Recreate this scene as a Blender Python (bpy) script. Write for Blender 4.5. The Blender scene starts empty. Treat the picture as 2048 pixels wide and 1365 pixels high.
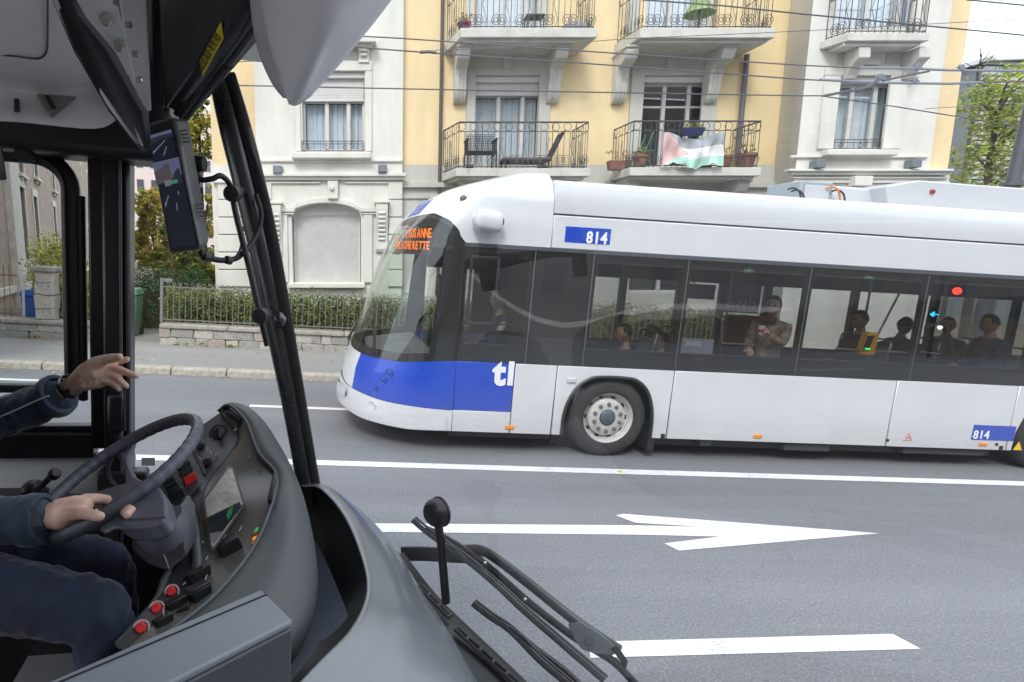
import bpy, bmesh, math, random
import numpy as np
from mathutils import Vector, Matrix
random.seed(7); rng = np.random.default_rng(7)
SC = bpy.context.scene; COL = SC.collection
R = math.radians
# ------------------------------------------------------------------ camera
FP, PX, PY = 1150.0, 745.0, 682.5          # focal length and principal point, in photo pixels (2048 wide)
PITCH = math.atan(172 / 1150.0)
CAM = Vector((0, 0, 2.3))
FW = Vector((0, math.cos(PITCH), -math.sin(PITCH))); RT = Vector((1, 0, 0)); UP = Vector((0, math.sin(PITCH), math.cos(PITCH)))
cd = bpy.data.cameras.new('camera'); cam = bpy.data.objects.new('camera', cd); COL.objects.link(cam)
cd.sensor_width = 36; cd.lens = FP * 36 / 2048; cd.shift_x = (1024 - PX) / 2048; cd.clip_start = .03; cd.clip_end = 2000
cam.matrix_world = Matrix.Translation(CAM) @ Matrix((RT, UP, -FW)).transposed().to_4x4()
SC.camera = cam
# ------------------------------------------------------------------ sky, sun, exposure
SUN_EL, SUN_AZ = R(48), R(200)             # azimuth clockwise from +Y
wd = bpy.data.worlds.new("World"); SC.world = wd; wd.use_nodes = True
nt = wd.node_tree; nt.nodes.clear()
def N(nt, t, **k):
    n = nt.nodes.new(t)
    for a, b in k.items():
        if a.startswith('i_'):
            n.inputs[a[2:].replace('_', ' ')].default_value = b
        else: setattr(n, a, b)
    return n
sky = N(nt, 'ShaderNodeTexSky', sky_type='NISHITA', sun_disc=False, sun_elevation=SUN_EL, sun_rotation=SUN_AZ, dust_density=4.0, air_density=1.0)
tc = N(nt, 'ShaderNodeTexCoord'); nz = N(nt, 'ShaderNodeTexNoise', i_Scale=2.2, i_Detail=5.0, i_Roughness=.6)
cr = N(nt, 'ShaderNodeMapRange'); cr.inputs[1].default_value = .25; cr.inputs[2].default_value = .7; cr.inputs[3].default_value = .78; cr.inputs[4].default_value = 1.0
mx = N(nt, 'ShaderNodeMix', data_type='RGBA'); mx.inputs[7].default_value = (8.0, 8.7, 9.7, 1)    # cloud deck over the blue
bg = N(nt, 'ShaderNodeBackground', i_Strength=.115); ow = N(nt, 'ShaderNodeOutputWorld')
L = nt.links.new
L(tc.outputs['Generated'], nz.inputs['Vector']); L(nz.outputs[0], cr.inputs[0]); L(cr.outputs[0], mx.inputs[0])
L(sky.outputs[0], mx.inputs[6]); L(mx.outputs[2], bg.inputs[0]); L(bg.outputs[0], ow.inputs[0])
sd = bpy.data.lights.new('sun', 'SUN'); sd.energy = 1.1; sd.angle = R(18); sd.color = (1, .96, .9)
sun = bpy.data.objects.new('sun', sd); COL.objects.link(sun)
sv = Vector((math.sin(SUN_AZ) * math.cos(SUN_EL), math.cos(SUN_AZ) * math.cos(SUN_EL), math.sin(SUN_EL)))
sun.rotation_euler = sv.to_track_quat('Z', 'Y').to_euler(); sun.location = (0, -5, 30)
vs = SC.view_settings; vs.view_transform = 'Standard'; vs.look = 'None'; vs.exposure = 1.19; vs.gamma = 1; vs.use_curve_mapping = False
SC.cycles.max_bounces = 10; SC.cycles.transparent_max_bounces = 24; SC.cycles.diffuse_bounces = 4; SC.cycles.glossy_bounces = 4
SC.cycles.sample_clamp_indirect = 6; SC.cycles.use_denoising = True; SC.cycles.caustics_reflective = False; SC.cycles.caustics_refractive = False
# ------------------------------------------------------------------ frames: pixels to places
def ray(px, py): return FW + RT * ((px - PX) / FP) - UP * ((py - PY) / FP)
def at(px, py, z): return CAM + ray(px, py) * z
def hit(px, py, p0, n):
    d = ray(px, py); return CAM + d * ((p0 - CAM).dot(n) / d.dot(n))
XR = ray(15350, 1364).normalized(); YR = Vector((0, 0, 1)).cross(XR).normalized(); ZR = XR.cross(YR)
WHEEL = CAM + ray(1210, 916) * (FP * .96 / 160)
H = (CAM - WHEEL).dot(ZR); G0 = CAM - ZR * H
def frame(o, x, y, z): m = Matrix((x, y, z)).transposed().to_4x4(); m.translation = o; return m
RF = frame(G0, XR, YR, ZR); RFi = RF.inverted()            # road: x along it, y across, z up from the asphalt
BF = frame(WHEEL, XR, YR, ZR); BFi = BF.inverted()         # the bus in the street: y = 0 is its near side
u_ = ray(6433, 870); u_ = (u_ - ZR * u_.dot(ZR)).normalized(); v_ = ZR.cross(u_)
OF = frame(G0, u_, v_, ZR); OFi = OF.inverted()            # our own bus: u forward, v to its left side, w up
D = 14.0
FF = Matrix.Translation((0, D, 0))                         # yellow house, gravity upright
def rd(px, py, z=0): return RFi @ hit(px, py, G0 + ZR * z, ZR)
def rdy(px, py, y): return RFi @ hit(px, py, G0 + YR * y, YR)
def bs(px, py, y=0): return BFi @ hit(px, py, WHEEL + YR * y, YR)
def ob(px, py, z): return OFi @ at(px, py, z)
def obv(px, py, v): return OFi @ hit(px, py, G0 + v_ * v, v_)
def proj(P): d = P - CAM; z = d.dot(FW); return PX + FP*d.dot(RT)/z, PY - FP*d.dot(UP)/z
def fc(px, py, off=0): p = hit(px, py, Vector((0, D - off, 0)), Vector((0, 1, 0))); return p.x, p.z
def fw(px, py, y): return hit(px, py, Vector((0, y, 0)), Vector((0, 1, 0)))
# ------------------------------------------------------------------ materials
MATS = {}
def mat(name, col, rough=.6, metal=0, var=.0, vscale=8, bump=0, bscale=60, spec=.5, coat=0, emit=None, estr=1, alpha=1, var2=None, sheen=0, streak=0, aniso=None):
    if name in MATS: return MATS[name]
    m = bpy.data.materials.new(name); m.use_nodes = True; t = m.node_tree; b = t.nodes['Principled BSDF']
    c = (*col, 1) if len(col) == 3 else col
    b.inputs['Base Color'].default_value = c; b.inputs['Roughness'].default_value = rough; b.inputs['Metallic'].default_value = metal
    b.inputs['Specular IOR Level'].default_value = spec; b.inputs['Coat Weight'].default_value = coat; b.inputs['Coat Roughness'].default_value = .08
    if sheen: b.inputs['Sheen Weight'].default_value = sheen; b.inputs['Sheen Roughness'].default_value = .4
    if emit: b.inputs['Emission Color'].default_value = (*emit, 1); b.inputs['Emission Strength'].default_value = estr
    tcn = N(t, 'ShaderNodeTexCoord'); last = None
    if var:
        n = N(t, 'ShaderNodeTexNoise', i_Scale=vscale, i_Detail=6.0, i_Roughness=.65)
        if streak:
            mp = N(t, 'ShaderNodeMapping'); mp.inputs['Scale'].default_value = (1, 1, streak); t.links.new(tcn.outputs['Object'], mp.inputs[0]); t.links.new(mp.outputs[0], n.inputs['Vector'])
        else: t.links.new(tcn.outputs['Object'], n.inputs['Vector'])
        r = N(t, 'ShaderNodeMapRange'); r.inputs[1].default_value = .3; r.inputs[2].default_value = .72
        t.links.new(n.outputs[0], r.inputs[0])
        x = N(t, 'ShaderNodeMix', data_type='RGBA')
        x.inputs[6].default_value = tuple(max(0, k * (1 - var)) for k in c[:3]) + (1,)
        x.inputs[7].default_value = (*var2, 1) if var2 else tuple(min(1, k * (1 + var * .6)) for k in c[:3]) + (1,)
        t.links.new(r.outputs[0], x.inputs[0]); t.links.new(x.outputs[2], b.inputs['Base Color'])
        rr = N(t, 'ShaderNodeMapRange'); rr.inputs[3].default_value = max(.02, rough - .08); rr.inputs[4].default_value = min(1, rough + .08)
        t.links.new(n.outputs[0], rr.inputs[0]); t.links.new(rr.outputs[0], b.inputs['Roughness'])
    if bump:
        n = N(t, 'ShaderNodeTexNoise', i_Scale=bscale, i_Detail=4.0); t.links.new(tcn.outputs['Object'], n.inputs['Vector'])
        bp = N(t, 'ShaderNodeBump', i_Strength=bump, i_Distance=.01); t.links.new(n.outputs[0], bp.inputs['Height']); t.links.new(bp.outputs[0], b.inputs['Normal'])
    MATS[name] = m; return m
def glass(name, tint=(.9, .95, .93), refl=1.0, rough=0.0, base=.04, dirt_haze=0):
    if name in MATS: return MATS[name]
    m = bpy.data.materials.new(name); m.use_nodes = True; t = m.node_tree; t.nodes.clear()
    o = N(t, 'ShaderNodeOutputMaterial'); a = N(t, 'ShaderNodeBsdfTransparent'); a.inputs[0].default_value = (*tint, 1)
    g = N(t, 'ShaderNodeBsdfGlossy', i_Roughness=rough); g.inputs[0].default_value = (refl, refl, refl, 1)
    f = N(t, 'ShaderNodeFresnel'); ge = N(t, 'ShaderNodeNewGeometry'); io = N(t, 'ShaderNodeMapRange'); io.inputs[3].default_value = 1.5; io.inputs[4].default_value = 1/1.5
    t.links.new(ge.outputs['Backfacing'], io.inputs[0]); t.links.new(io.outputs[0], f.inputs['IOR']); s = N(t, 'ShaderNodeMixShader')
    mr = N(t, 'ShaderNodeMapRange'); mr.inputs[3].default_value = base - .04; mr.inputs[4].default_value = 1.0
    t.links.new(f.outputs[0], mr.inputs[0]); t.links.new(mr.outputs[0], s.inputs[0]); t.links.new(a.outputs[0], s.inputs[1]); t.links.new(g.outputs[0], s.inputs[2])
    if dirt_haze:
        d = N(t, 'ShaderNodeBsdfDiffuse'); d.inputs[0].default_value = (.7, .7, .68, 1); s2 = N(t, 'ShaderNodeMixShader')
        tcn = N(t, 'ShaderNodeTexCoord'); n = N(t, 'ShaderNodeTexNoise', i_Scale=260., i_Detail=2.0); n2 = N(t, 'ShaderNodeTexNoise', i_Scale=3.5, i_Detail=4.0)
        r1 = N(t, 'ShaderNodeMapRange'); r1.inputs[1].default_value = .69; r1.inputs[2].default_value = .76; r1.inputs[4].default_value = dirt_haze
        r2 = N(t, 'ShaderNodeMapRange'); r2.inputs[1].default_value = .45; r2.inputs[2].default_value = .7
        mu = N(t, 'ShaderNodeMath', operation='MULTIPLY_ADD'); fl = N(t, 'ShaderNodeTexNoise', i_Scale=2.2, i_Detail=3.0); mpf = N(t, 'ShaderNodeMapping'); mpf.inputs['Scale'].default_value = (1, .35, 2.5); mpf.inputs['Rotation'].default_value = (.5, 0, 0); rf_ = N(t, 'ShaderNodeMapRange'); rf_.inputs[1].default_value = .35; rf_.inputs[2].default_value = .72; rf_.inputs[3].default_value = dirt_haze*.14; rf_.inputs[4].default_value = dirt_haze*.40  # streaky film over the dirt specks paints the glare veil as diffuse haze
        t.links.new(tcn.outputs['Object'], mpf.inputs[0]); t.links.new(mpf.outputs[0], fl.inputs['Vector']); t.links.new(fl.outputs[0], rf_.inputs[0]); t.links.new(rf_.outputs[0], mu.inputs[2])
        for q in (n, n2): t.links.new(tcn.outputs['Object'], q.inputs['Vector'])
        t.links.new(n.outputs[0], r1.inputs[0]); t.links.new(n2.outputs[0], r2.inputs[0]); t.links.new(r1.outputs[0], mu.inputs[0]); t.links.new(r2.outputs[0], mu.inputs[1])
        t.links.new(mu.outputs[0], s2.inputs[0]); t.links.new(s.outputs[0], s2.inputs[1]); t.links.new(d.outputs[0], s2.inputs[2]); s = s2
    t.links.new(s.outputs[0], o.inputs[0]); MATS[name] = m; return m
# ------------------------------------------------------------------ mesh helpers
class MB:
    """collects pieces and links them as one mesh object"""
    def __init__(s): s.v = []; s.f = []; s.m = []
    def add(s, vs, fs, mi=0):
        b = len(s.v); s.v += [tuple(v) for v in vs]; s.f += [tuple(i + b for i in f) for f in fs]; s.m += [mi] * len(fs); return s
    def box(s, a, b, mi=0, M=None):
        x0, y0, z0 = a; x1, y1, z1 = b
        vs = [Vector(p) for p in ((x0,y0,z0),(x1,y0,z0),(x1,y1,z0),(x0,y1,z0),(x0,y0,z1),(x1,y0,z1),(x1,y1,z1),(x0,y1,z1))]
        if M: vs = [M @ v for v in vs]
        return s.add(vs, [(0,3,2,1),(4,5,6,7),(0,1,5,4),(1,2,6,5),(2,3,7,6),(3,0,4,7)], mi)
    def hexa(s, q0, q1, mi=0):
        """two quads of matching corners -> closed block"""
        return s.add(list(q0) + list(q1), [(3,2,1,0),(4,5,6,7),(0,1,5,4),(1,2,6,5),(2,3,7,6),(3,0,4,7)], mi)
    def prism(s, poly, off, mi=0):
        """polygon (3D points) pushed along off"""
        n = len(poly); off = Vector(off); p = [Vector(q) for q in poly]; q = [a + off for a in p]
        return s.add(p + q, [tuple(range(n))[::-1], tuple(range(n, 2*n))] + [(i, (i+1) % n, n + (i+1) % n, n + i) for i in range(n)], mi)
    def tube(s, pts, r, n=8, mi=0, cap=True, flat=None):
        pts = [Vector(p) for p in pts]; k = len(pts); rs = r if isinstance(r, (list, tuple)) else [r] * k
        b = len(s.v); up = None
        for i, p in enumerate(pts):
            d = (pts[min(i+1, k-1)] - pts[max(i-1, 0)]).normalized()
            if up is None: up = d.orthogonal().normalized() if flat is None else Vector(flat)
            up = (up - d * up.dot(d)); up = up.normalized() if up.length > 1e-5 else d.orthogonal().normalized()
            w = d.cross(up)
            for j in range(n):
                t = 2 * math.pi * (j + .5) / n; e = rs[i] if not isinstance(rs[i], tuple) else None
                ru, rw = (e, e) if e is not None else rs[i]
                s.v.append(tuple(p + up * math.cos(t) * ru + w * math.sin(t) * rw))
        for i in range(k - 1):
            for j in range(n): s.f.append((b+i*n+j, b+i*n+(j+1) % n, b+(i+1)*n+(j+1) % n, b+(i+1)*n+j)); s.m.append(mi)
        if cap: s.f += [tuple(range(b, b+n))[::-1], tuple(range(b+(k-1)*n, b+k*n))]; s.m += [mi, mi]
        return s
    def ring(s, c, n, r, t, seg=24, k=6, mi=0, M=None):
        n = Vector(n).normalized(); a = n.orthogonal().normalized(); w = n.cross(a); c = Vector(c)
        pts = [c + (a*math.cos(2*math.pi*i/seg) + w*math.sin(2*math.pi*i/seg)) * r for i in range(seg + 1)]
        return s.tube(pts, t, k, mi, False)
    def lathe(s, prof, c, ax, n=24, mi=0):
        """profile of (radius, height) turned about ax through c"""
        ax = Vector(ax).normalized(); a = ax.orthogonal().normalized(); w = ax.cross(a); c = Vector(c); b = len(s.v); k = len(prof)
        for r, h in prof:
            for j in range(n):
                t = 2*math.pi*j/n; s.v.append(tuple(c + ax*h + (a*math.cos(t) + w*math.sin(t)) * max(r, 1e-5)))
        for i in range(k-1):
            for j in range(n): s.f.append((b+i*n+j, b+i*n+(j+1) % n, b+(i+1)*n+(j+1) % n, b+(i+1)*n+j)); s.m.append(mi)
        return s
    def grid(s, rows, mi=0, close=False):
        b = len(s.v); n = len(rows[0])
        for r in rows: s.v += [tuple(p) for p in r]
        for i in range(len(rows)-1):
            for j in range(n if close else n-1): s.f.append((b+i*n+j, b+i*n+(j+1) % n, b+(i+1)*n+(j+1) % n, b+(i+1)*n+j)); s.m.append(mi)
        return s
    def build(s, name, mats, parent=None, smooth=None, bevel=0, bseg=2, solid=0, label=None, M=None, sub=0):
        me = bpy.data.meshes.new(name); me.from_pydata(s.v, [], s.f); me.validate()
        if not isinstance(mats, (list, tuple)): mats = [mats]
        for m in mats: me.materials.append(m)
        if max(s.m or [0]): me.polygons.foreach_set('material_index', s.m[:len(me.polygons)])
        bm = bmesh.new(); bm.from_mesh(me); bmesh.ops.recalc_face_normals(bm, faces=bm.faces); bm.to_mesh(me); bm.free()
        if smooth is not None:
            me.shade_smooth(); me.set_sharp_from_angle(angle=R(smooth))
        o = bpy.data.objects.new(name, me); COL.objects.link(o)
        if solid:
            q = o.modifiers.new('s', 'SOLIDIFY'); q.thickness = solid; q.offset = 0
        if sub:
            q = o.modifiers.new('u', 'SUBSURF'); q.levels = sub; q.render_levels = sub
        if bevel:
            q = o.modifiers.new('b', 'BEVEL'); q.width = bevel; q.segments = bseg; q.limit_method = 'ANGLE'; q.angle_limit = R(35)
            me.shade_smooth(); me.set_sharp_from_angle(angle=R(60)); q.harden_normals = False
        if parent is not None: o.parent = parent
        if label: o['label'] = label
        if M is not None: o.matrix_world = M
        return o
def root(name, M, label=None, cat=None, group=None, kind=None):
    o = bpy.data.objects.new(name, None); o.empty_display_size = .1; COL.objects.link(o); o.matrix_world = M; tag(o, label, cat, group, kind); return o
def tag(o, label=None, cat=None, group=None, kind=None):
    for k, val in (('label', label), ('category', cat), ('group', group), ('kind', kind)):
        if val: o[k] = val
    return o
def inst(src, parent, M=None):
    c = src.copy(); COL.objects.link(c); c.parent = parent
    if M is not None: c.matrix_local = M
    return c
def copy_tree(o, parent=None):
    c = o.copy(); COL.objects.link(c)
    if parent is not None: c.parent = parent
    for ch in o.children: copy_tree(ch, c)
    return c
def text(name, body, size, m, parent, M, bold=0, extrude=.002, align='LEFT', sx=1):
    cu = bpy.data.curves.new(name, 'FONT'); cu.body = body; cu.size = size; cu.extrude = extrude; cu.offset = bold; cu.align_x = align; cu.resolution_u = 3; cu.space_character = 1.12
    o = bpy.data.objects.new(name, cu); COL.objects.link(o)
    dg = bpy.context.evaluated_depsgraph_get(); me = bpy.data.meshes.new_from_object(o.evaluated_get(dg)); me.name = name
    bpy.data.objects.remove(o); o = bpy.data.objects.new(name, me); COL.objects.link(o)
    me.materials.clear(); me.materials.append(m); o.parent = parent; o.matrix_local = M @ Matrix.Diagonal((sx, 1, 1, 1)); return o
def basis(o, x, y):
    x = Vector(x).normalized(); y = Vector(y); y = (y - x*y.dot(x)).normalized(); return frame(Vector(o), x, y, x.cross(y))
def smooth_path(pts, k=6):
    """Catmull-Rom through points"""
    p = [Vector(q) for q in pts]; p = [p[0]*2-p[1]] + p + [p[-1]*2-p[-2]]; out = []
    for i in range(1, len(p)-2):
        for j in range(k):
            t = j/k; a, b, c, d = p[i-1], p[i], p[i+1], p[i+2]
            out.append(.5*((2*b) + (c-a)*t + (2*a-5*b+4*c-d)*t*t + (3*b-a-3*c+d)*t**3))
    out.append(p[-2]); return out
def smooth_grid(rows, ku=5, kv=5):
    a = [smooth_path(r, ku) for r in rows]; cols = [smooth_path([r[j] for r in a], kv) for j in range(len(a[0]))]
    return [[c[i] for c in cols] for i in range(len(cols[0]))]
def leaves(name, blobs, size, mats, parent=None, up=.3, weights=None, sizevar=.4):
    """blobs: (centre, (rx,ry,rz), count); leaf-sized quads bent down the middle, clumped in twigs"""
    cs = []
    for c, r, n in blobs:
        k = max(1, n // 9); d = rng.normal(size=(k, 3)); d /= np.linalg.norm(d, axis=1)[:, None]
        rad = rng.uniform(.12, 1, (k, 1)) ** .45; tw = np.array(c) + d * rad * np.array(r)
        cs.append(np.repeat(tw, 9, axis=0) + rng.normal(size=(k*9, 3)) * np.array(r) * .13)
    p = np.concatenate(cs); n = len(p)
    a = rng.normal(size=(n, 3)); a[:, 2] *= .6; a /= np.linalg.norm(a, axis=1)[:, None]
    b = np.cross(a, rng.normal(size=(n, 3)) + np.array([0, 0, up])); b /= np.linalg.norm(b, axis=1)[:, None]
    s = size * rng.uniform(1 - sizevar, 1 + sizevar, (n, 1))
    v = np.stack([p - a*s, p - b*s*.45, p + a*s, p + b*s*.45], axis=1).reshape(-1, 3)
    me = bpy.data.meshes.new(name); me.vertices.add(4*n); me.vertices.foreach_set('co', v.ravel().astype(np.float32))
    me.loops.add(4*n); me.loops.foreach_set('vertex_index', np.arange(4*n, dtype=np.int32))
    me.polygons.add(n); me.polygons.foreach_set('loop_start', np.arange(0, 4*n, 4, dtype=np.int32))
    mi = rng.choice(len(mats), n, p=weights).astype(np.int32); mi = np.repeat(mi[::9], 9)[:n] if n % 9 == 0 else mi
    swap = rng.random(n) < .3; mi[swap] = rng.choice(len(mats), swap.sum())
    for m in mats: me.materials.append(m)
    me.polygons.foreach_set('material_index', mi); me.update(calc_edges=True); me.validate()
    o = bpy.data.objects.new(name, me); COL.objects.link(o)
    if parent is not None: o.parent = parent
    return o
#@@PART2
# ================================================================== STREET
def asphalt(name, c0, c1, speck=.5):
    m = bpy.data.materials.new(name); m.use_nodes = True; t = m.node_tree; b = t.nodes['Principled BSDF']; K = t.links.new
    tcn = N(t, 'ShaderNodeTexCoord')
    n1 = N(t, 'ShaderNodeTexNoise', i_Scale=1.0, i_Detail=8.0, i_Roughness=.66); mpx = N(t, 'ShaderNodeMapping'); mpx.inputs['Scale'].default_value = (.07, .8, 1); n2 = N(t, 'ShaderNodeTexNoise', i_Scale=60., i_Detail=3.0, i_Roughness=.75)
    vo = N(t, 'ShaderNodeTexVoronoi', i_Scale=95.); vr = N(t, 'ShaderNodeTexVoronoi', feature='DISTANCE_TO_EDGE', i_Scale=.33)
    nw = N(t, 'ShaderNodeTexNoise', i_Scale=1.6, i_Detail=5.0); ad = N(t, 'ShaderNodeVectorMath', operation='MULTIPLY_ADD'); ad.inputs[1].default_value = (.9,)*3
    K(tcn.outputs['Object'], mpx.inputs[0]); K(mpx.outputs[0], n1.inputs['Vector'])
    for q in (n2, vo, nw): K(tcn.outputs['Object'], q.inputs['Vector'])
    K(nw.outputs['Color'], ad.inputs[0]); K(tcn.outputs['Object'], ad.inputs[2]); K(ad.outputs[0], vr.inputs['Vector'])
    r1 = N(t, 'ShaderNodeMapRange'); r1.inputs[1].default_value = .3; r1.inputs[2].default_value = .7; K(n1.outputs[0], r1.inputs[0])
    x1 = N(t, 'ShaderNodeMix', data_type='RGBA'); x1.inputs[6].default_value = (*c0, 1); x1.inputs[7].default_value = (*c1, 1); K(r1.outputs[0], x1.inputs[0])
    r2 = N(t, 'ShaderNodeMapRange'); r2.inputs[1].default_value = .3; r2.inputs[2].default_value = .75; r2.inputs[3].default_value = 1-speck*.7; r2.inputs[4].default_value = 1+speck; K(n2.outputs[0], r2.inputs[0])
    x2 = N(t, 'ShaderNodeMix', data_type='RGBA', blend_type='MULTIPLY'); x2.inputs[0].default_value = 1; K(x1.outputs[2], x2.inputs[6]); K(r2.outputs[0], x2.inputs[7])
    r3 = N(t, 'ShaderNodeMapRange'); r3.inputs[1].default_value = .80; r3.inputs[2].default_value = .93; r3.inputs[4].default_value = speck*.7; K(vo.outputs['Color'], r3.inputs[0])
    x3 = N(t, 'ShaderNodeMix', data_type='RGBA'); x3.inputs[7].default_value = (.34, .335, .33, 1); K(r3.outputs[0], x3.inputs[0]); K(x2.outputs[2], x3.inputs[6])
    r4 = N(t, 'ShaderNodeMapRange'); r4.inputs[1].default_value = 0; r4.inputs[2].default_value = .006; r4.inputs[3].default_value = .16; r4.inputs[4].default_value = 0; K(vr.outputs[0], r4.inputs[0])
    x4 = N(t, 'ShaderNodeMix', data_type='RGBA'); x4.inputs[7].default_value = (.05, .05, .052, 1); K(r4.outputs[0], x4.inputs[0]); K(x3.outputs[2], x4.inputs[6])
    K(x4.outputs[2], b.inputs['Base Color']); b.inputs['Roughness'].default_value = .78
    bp = N(t, 'ShaderNodeBump', i_Strength=.55, i_Distance=.008); K(n2.outputs[0], bp.inputs['Height']); K(bp.outputs[0], b.inputs['Normal'])
    return m
M_ASPH = asphalt('asphalt', (.118, .121, .134), (.192, .195, .210), .55); M_PAVE = asphalt('pavement', (.23, .227, .22), (.30, .292, .28), .25)
M_PAINT = mat('road paint', (.70, .70, .705), .6, var=.12, vscale=7, bump=.3, bscale=150)
def wear(m, dark=(.19, .19, .20)):
    t = m.node_tree; b = t.nodes['Principled BSDF']; src = b.inputs['Base Color'].links[0].from_socket; K = t.links.new; tcn = N(t, 'ShaderNodeTexCoord')
    a = N(t, 'ShaderNodeTexNoise', i_Scale=55., i_Detail=3.0, i_Roughness=.7); c = N(t, 'ShaderNodeTexNoise', i_Scale=2.3, i_Detail=5.0, i_Roughness=.6); ad = N(t, 'ShaderNodeMath', operation='MULTIPLY_ADD'); ad.inputs[1].default_value = .55
    r = N(t, 'ShaderNodeMapRange'); r.inputs[1].default_value = .86; r.inputs[2].default_value = 1.0; r.inputs[4].default_value = .75
    for q in (a, c): K(tcn.outputs['Object'], q.inputs['Vector'])
    K(c.outputs[0], ad.inputs[0]); K(a.outputs[0], ad.inputs[2]); K(ad.outputs[0], r.inputs[0]); x = N(t, 'ShaderNodeMix', data_type='RGBA'); x.inputs[7].default_value = (*dark, 1); K(r.outputs[0], x.inputs[0]); K(src, x.inputs[6]); K(x.outputs[2], b.inputs['Base Color'])
wear(M_PAINT)
M_KERB = mat('granite kerb', (.38, .345, .29), .75, var=.3, vscale=14, bump=.4, bscale=90, var2=(.46, .42, .35))
M_COPE = mat('coping stone', (.36, .335, .29), .85, var=.35, vscale=7, bump=.5, bscale=45)
M_STONES = [mat('stone %d' % i, c, .85, var=.4, vscale=6+i, bump=.8, bscale=26, var2=v2) for i, (c, v2) in enumerate(
    [((.46, .44, .40), (.62, .58, .52)), ((.32, .31, .30), (.5, .47, .43)), ((.52, .48, .42), (.62, .56, .48)), ((.38, .34, .31), (.54, .46, .40)), ((.27, .265, .26), (.46, .44, .41))])]
M_MORTAR = mat('mortar', (.25, .24, .225), .9, var=.3, vscale=9, bump=.5, bscale=60)
M_IRON = mat('weathered iron', (.24, .23, .22), .55, metal=.3, var=.3, vscale=25)
M_RUST = mat('rusty iron', (.20, .09, .055), .8, var=.4, vscale=20)
M_EARTH = mat('garden earth', (.13, .10, .07), .95, var=.4, vscale=4, bump=.6, bscale=30)
def leafmat(name, c, tr=.35):
    m = bpy.data.materials.new(name); m.use_nodes = True; t = m.node_tree; b = t.nodes['Principled BSDF']; o = t.nodes['Material Output']
    b.inputs['Base Color'].default_value = (*c, 1); b.inputs['Roughness'].default_value = .55
    l = N(t, 'ShaderNodeBsdfTranslucent'); l.inputs[0].default_value = (*[min(1, k*1.25) for k in c], 1); s = N(t, 'ShaderNodeMixShader'); s.inputs[0].default_value = tr
    t.links.new(b.outputs[0], s.inputs[1]); t.links.new(l.outputs[0], s.inputs[2]); t.links.new(s.outputs[0], o.inputs[0]); return m
G = {k: leafmat('leaf ' + k, c) for k, c in dict(dark=(.045,.085,.028), mid=(.12,.19,.055), olive=(.27,.30,.075), yellow=(.74,.62,.14), lime=(.44,.50,.09), rust=(.58,.33,.13), brown=(.46,.36,.20), ivy=(.045,.12,.05), pale=(.3,.3,.1)).items()}
M_BARK = mat('bark', (.085, .065, .05), .9, var=.4, vscale=12, bump=.8, bscale=25)
# the ground, the carriageway and its paint
q = MB(); q.add([(-150, -60, -.03), (160, -60, -.03), (160, 200, -.03), (-150, 200, -.03)], [(0,1,2,3)]); tag(q.build('ground', M_EARTH, M=RF), kind='structure')
q = MB(); q.add([(-60, -5.0, 0), (80, -5.0, 0), (80, 10.0, 0), (-60, 10.0, 0)], [(0,1,2,3)]); road = q.build('road', M_ASPH, M=RF); tag(road, kind='structure')
def paint(name, pts, z=.004):
    q = MB(); q.add([(x, y, z) for x, y in pts], [tuple(range(len(pts)))]); return q.build(name, M_PAINT, road)
paint('lane_line', [(-14, 5.87), (30, 5.87), (30, 6.02), (-14, 6.02)])
paint('lane_line', [(-9, 8.10), (-6.3, 8.10), (-6.3, 8.22), (-9, 8.22)]); paint('lane_line', [(-1.07, 8.10), (1.95, 8.10), (1.95, 8.22), (-1.07, 8.22)])
paint('lane_line', [(5, 8.10), (8, 8.10), (8, 8.22), (5, 8.22)]); paint('lane_line', [(11, 8.10), (14, 8.10), (14, 8.22), (11, 8.22)])
e0, e1 = rd(-120, 755), rd(84, 762); paint('edge_line', [(e0.x, e0.y-.06), (e1.x, e1.y-.06), (e1.x, e1.y+.06), (e0.x, e0.y+.06)])
def rq(*px): return [tuple(rd(a, b, .004).xy) for a, b in px]
paint('straight_arrow_marking', rq((740, 1064), (1285, 1070), (1440, 1073.5), (1328, 1087), (1358, 1101.5), (1760, 1067), (1246, 1028), (1232, 1031), (1270, 1046), (1405, 1054), (1280, 1051), (740, 1047)))
paint('dash_line', [tuple(p) for p in rq((1180, 1284), (1785, 1268), (1842, 1298), (1180, 1316))]); paint('dash_line', [(-4.6, 2.9), (-1.6, 2.9), (-1.6, 3.06), (-4.6, 3.06)])
paint('dash_line', [(9.8, 2.9), (12.8, 2.9), (12.8, 3.06), (9.8, 3.06)])
# kerb of single stones, pavement, drive
kerb = root('kerb', RF, kind='structure'); x = -14.0; kv = []
for k in range(5):
    q = MB(); hb = .005*k
    q.prism([(.008, 0, -.05), (.008, .18, -.05), (.008, .18, .125), (.008, .05, .125), (.008, .012, .10)], (.984, 0, 0)); o = q.build('kerb_stone', M_KERB, kerb, bevel=.012); kv.append(o)
i = 0
while x < 26:
    l = random.uniform(.85, 1.25)
    o = kv[i] if i < 5 else inst(kv[i % 5], kerb); o.location = (x, 10.0 + random.uniform(-.006, .006), random.uniform(-.006, .004)); o.scale = (l, 1, 1); o.rotation_euler = (0, 0, random.uniform(-.004, .004)); x += l; i += 1
q = MB(); q.add([(-60, 10.16, .12), (80, 10.16, .12), (80, 12.75, .13), (-60, 12.75, .13)], [(0,1,2,3)]); tag(q.build('pavement', M_PAVE, M=RF), kind='structure')
q = MB(); q.add([(-5.2, 12.7, .134), (-2.9, 12.7, .134), (-2.9, 30, .3), (-5.2, 30, .3)], [(0,1,2,3)]); tag(q.build('path', asphalt('drive gravel', (.2, .185, .165), (.27, .25, .22), .4), M=RF), kind='structure')
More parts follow.
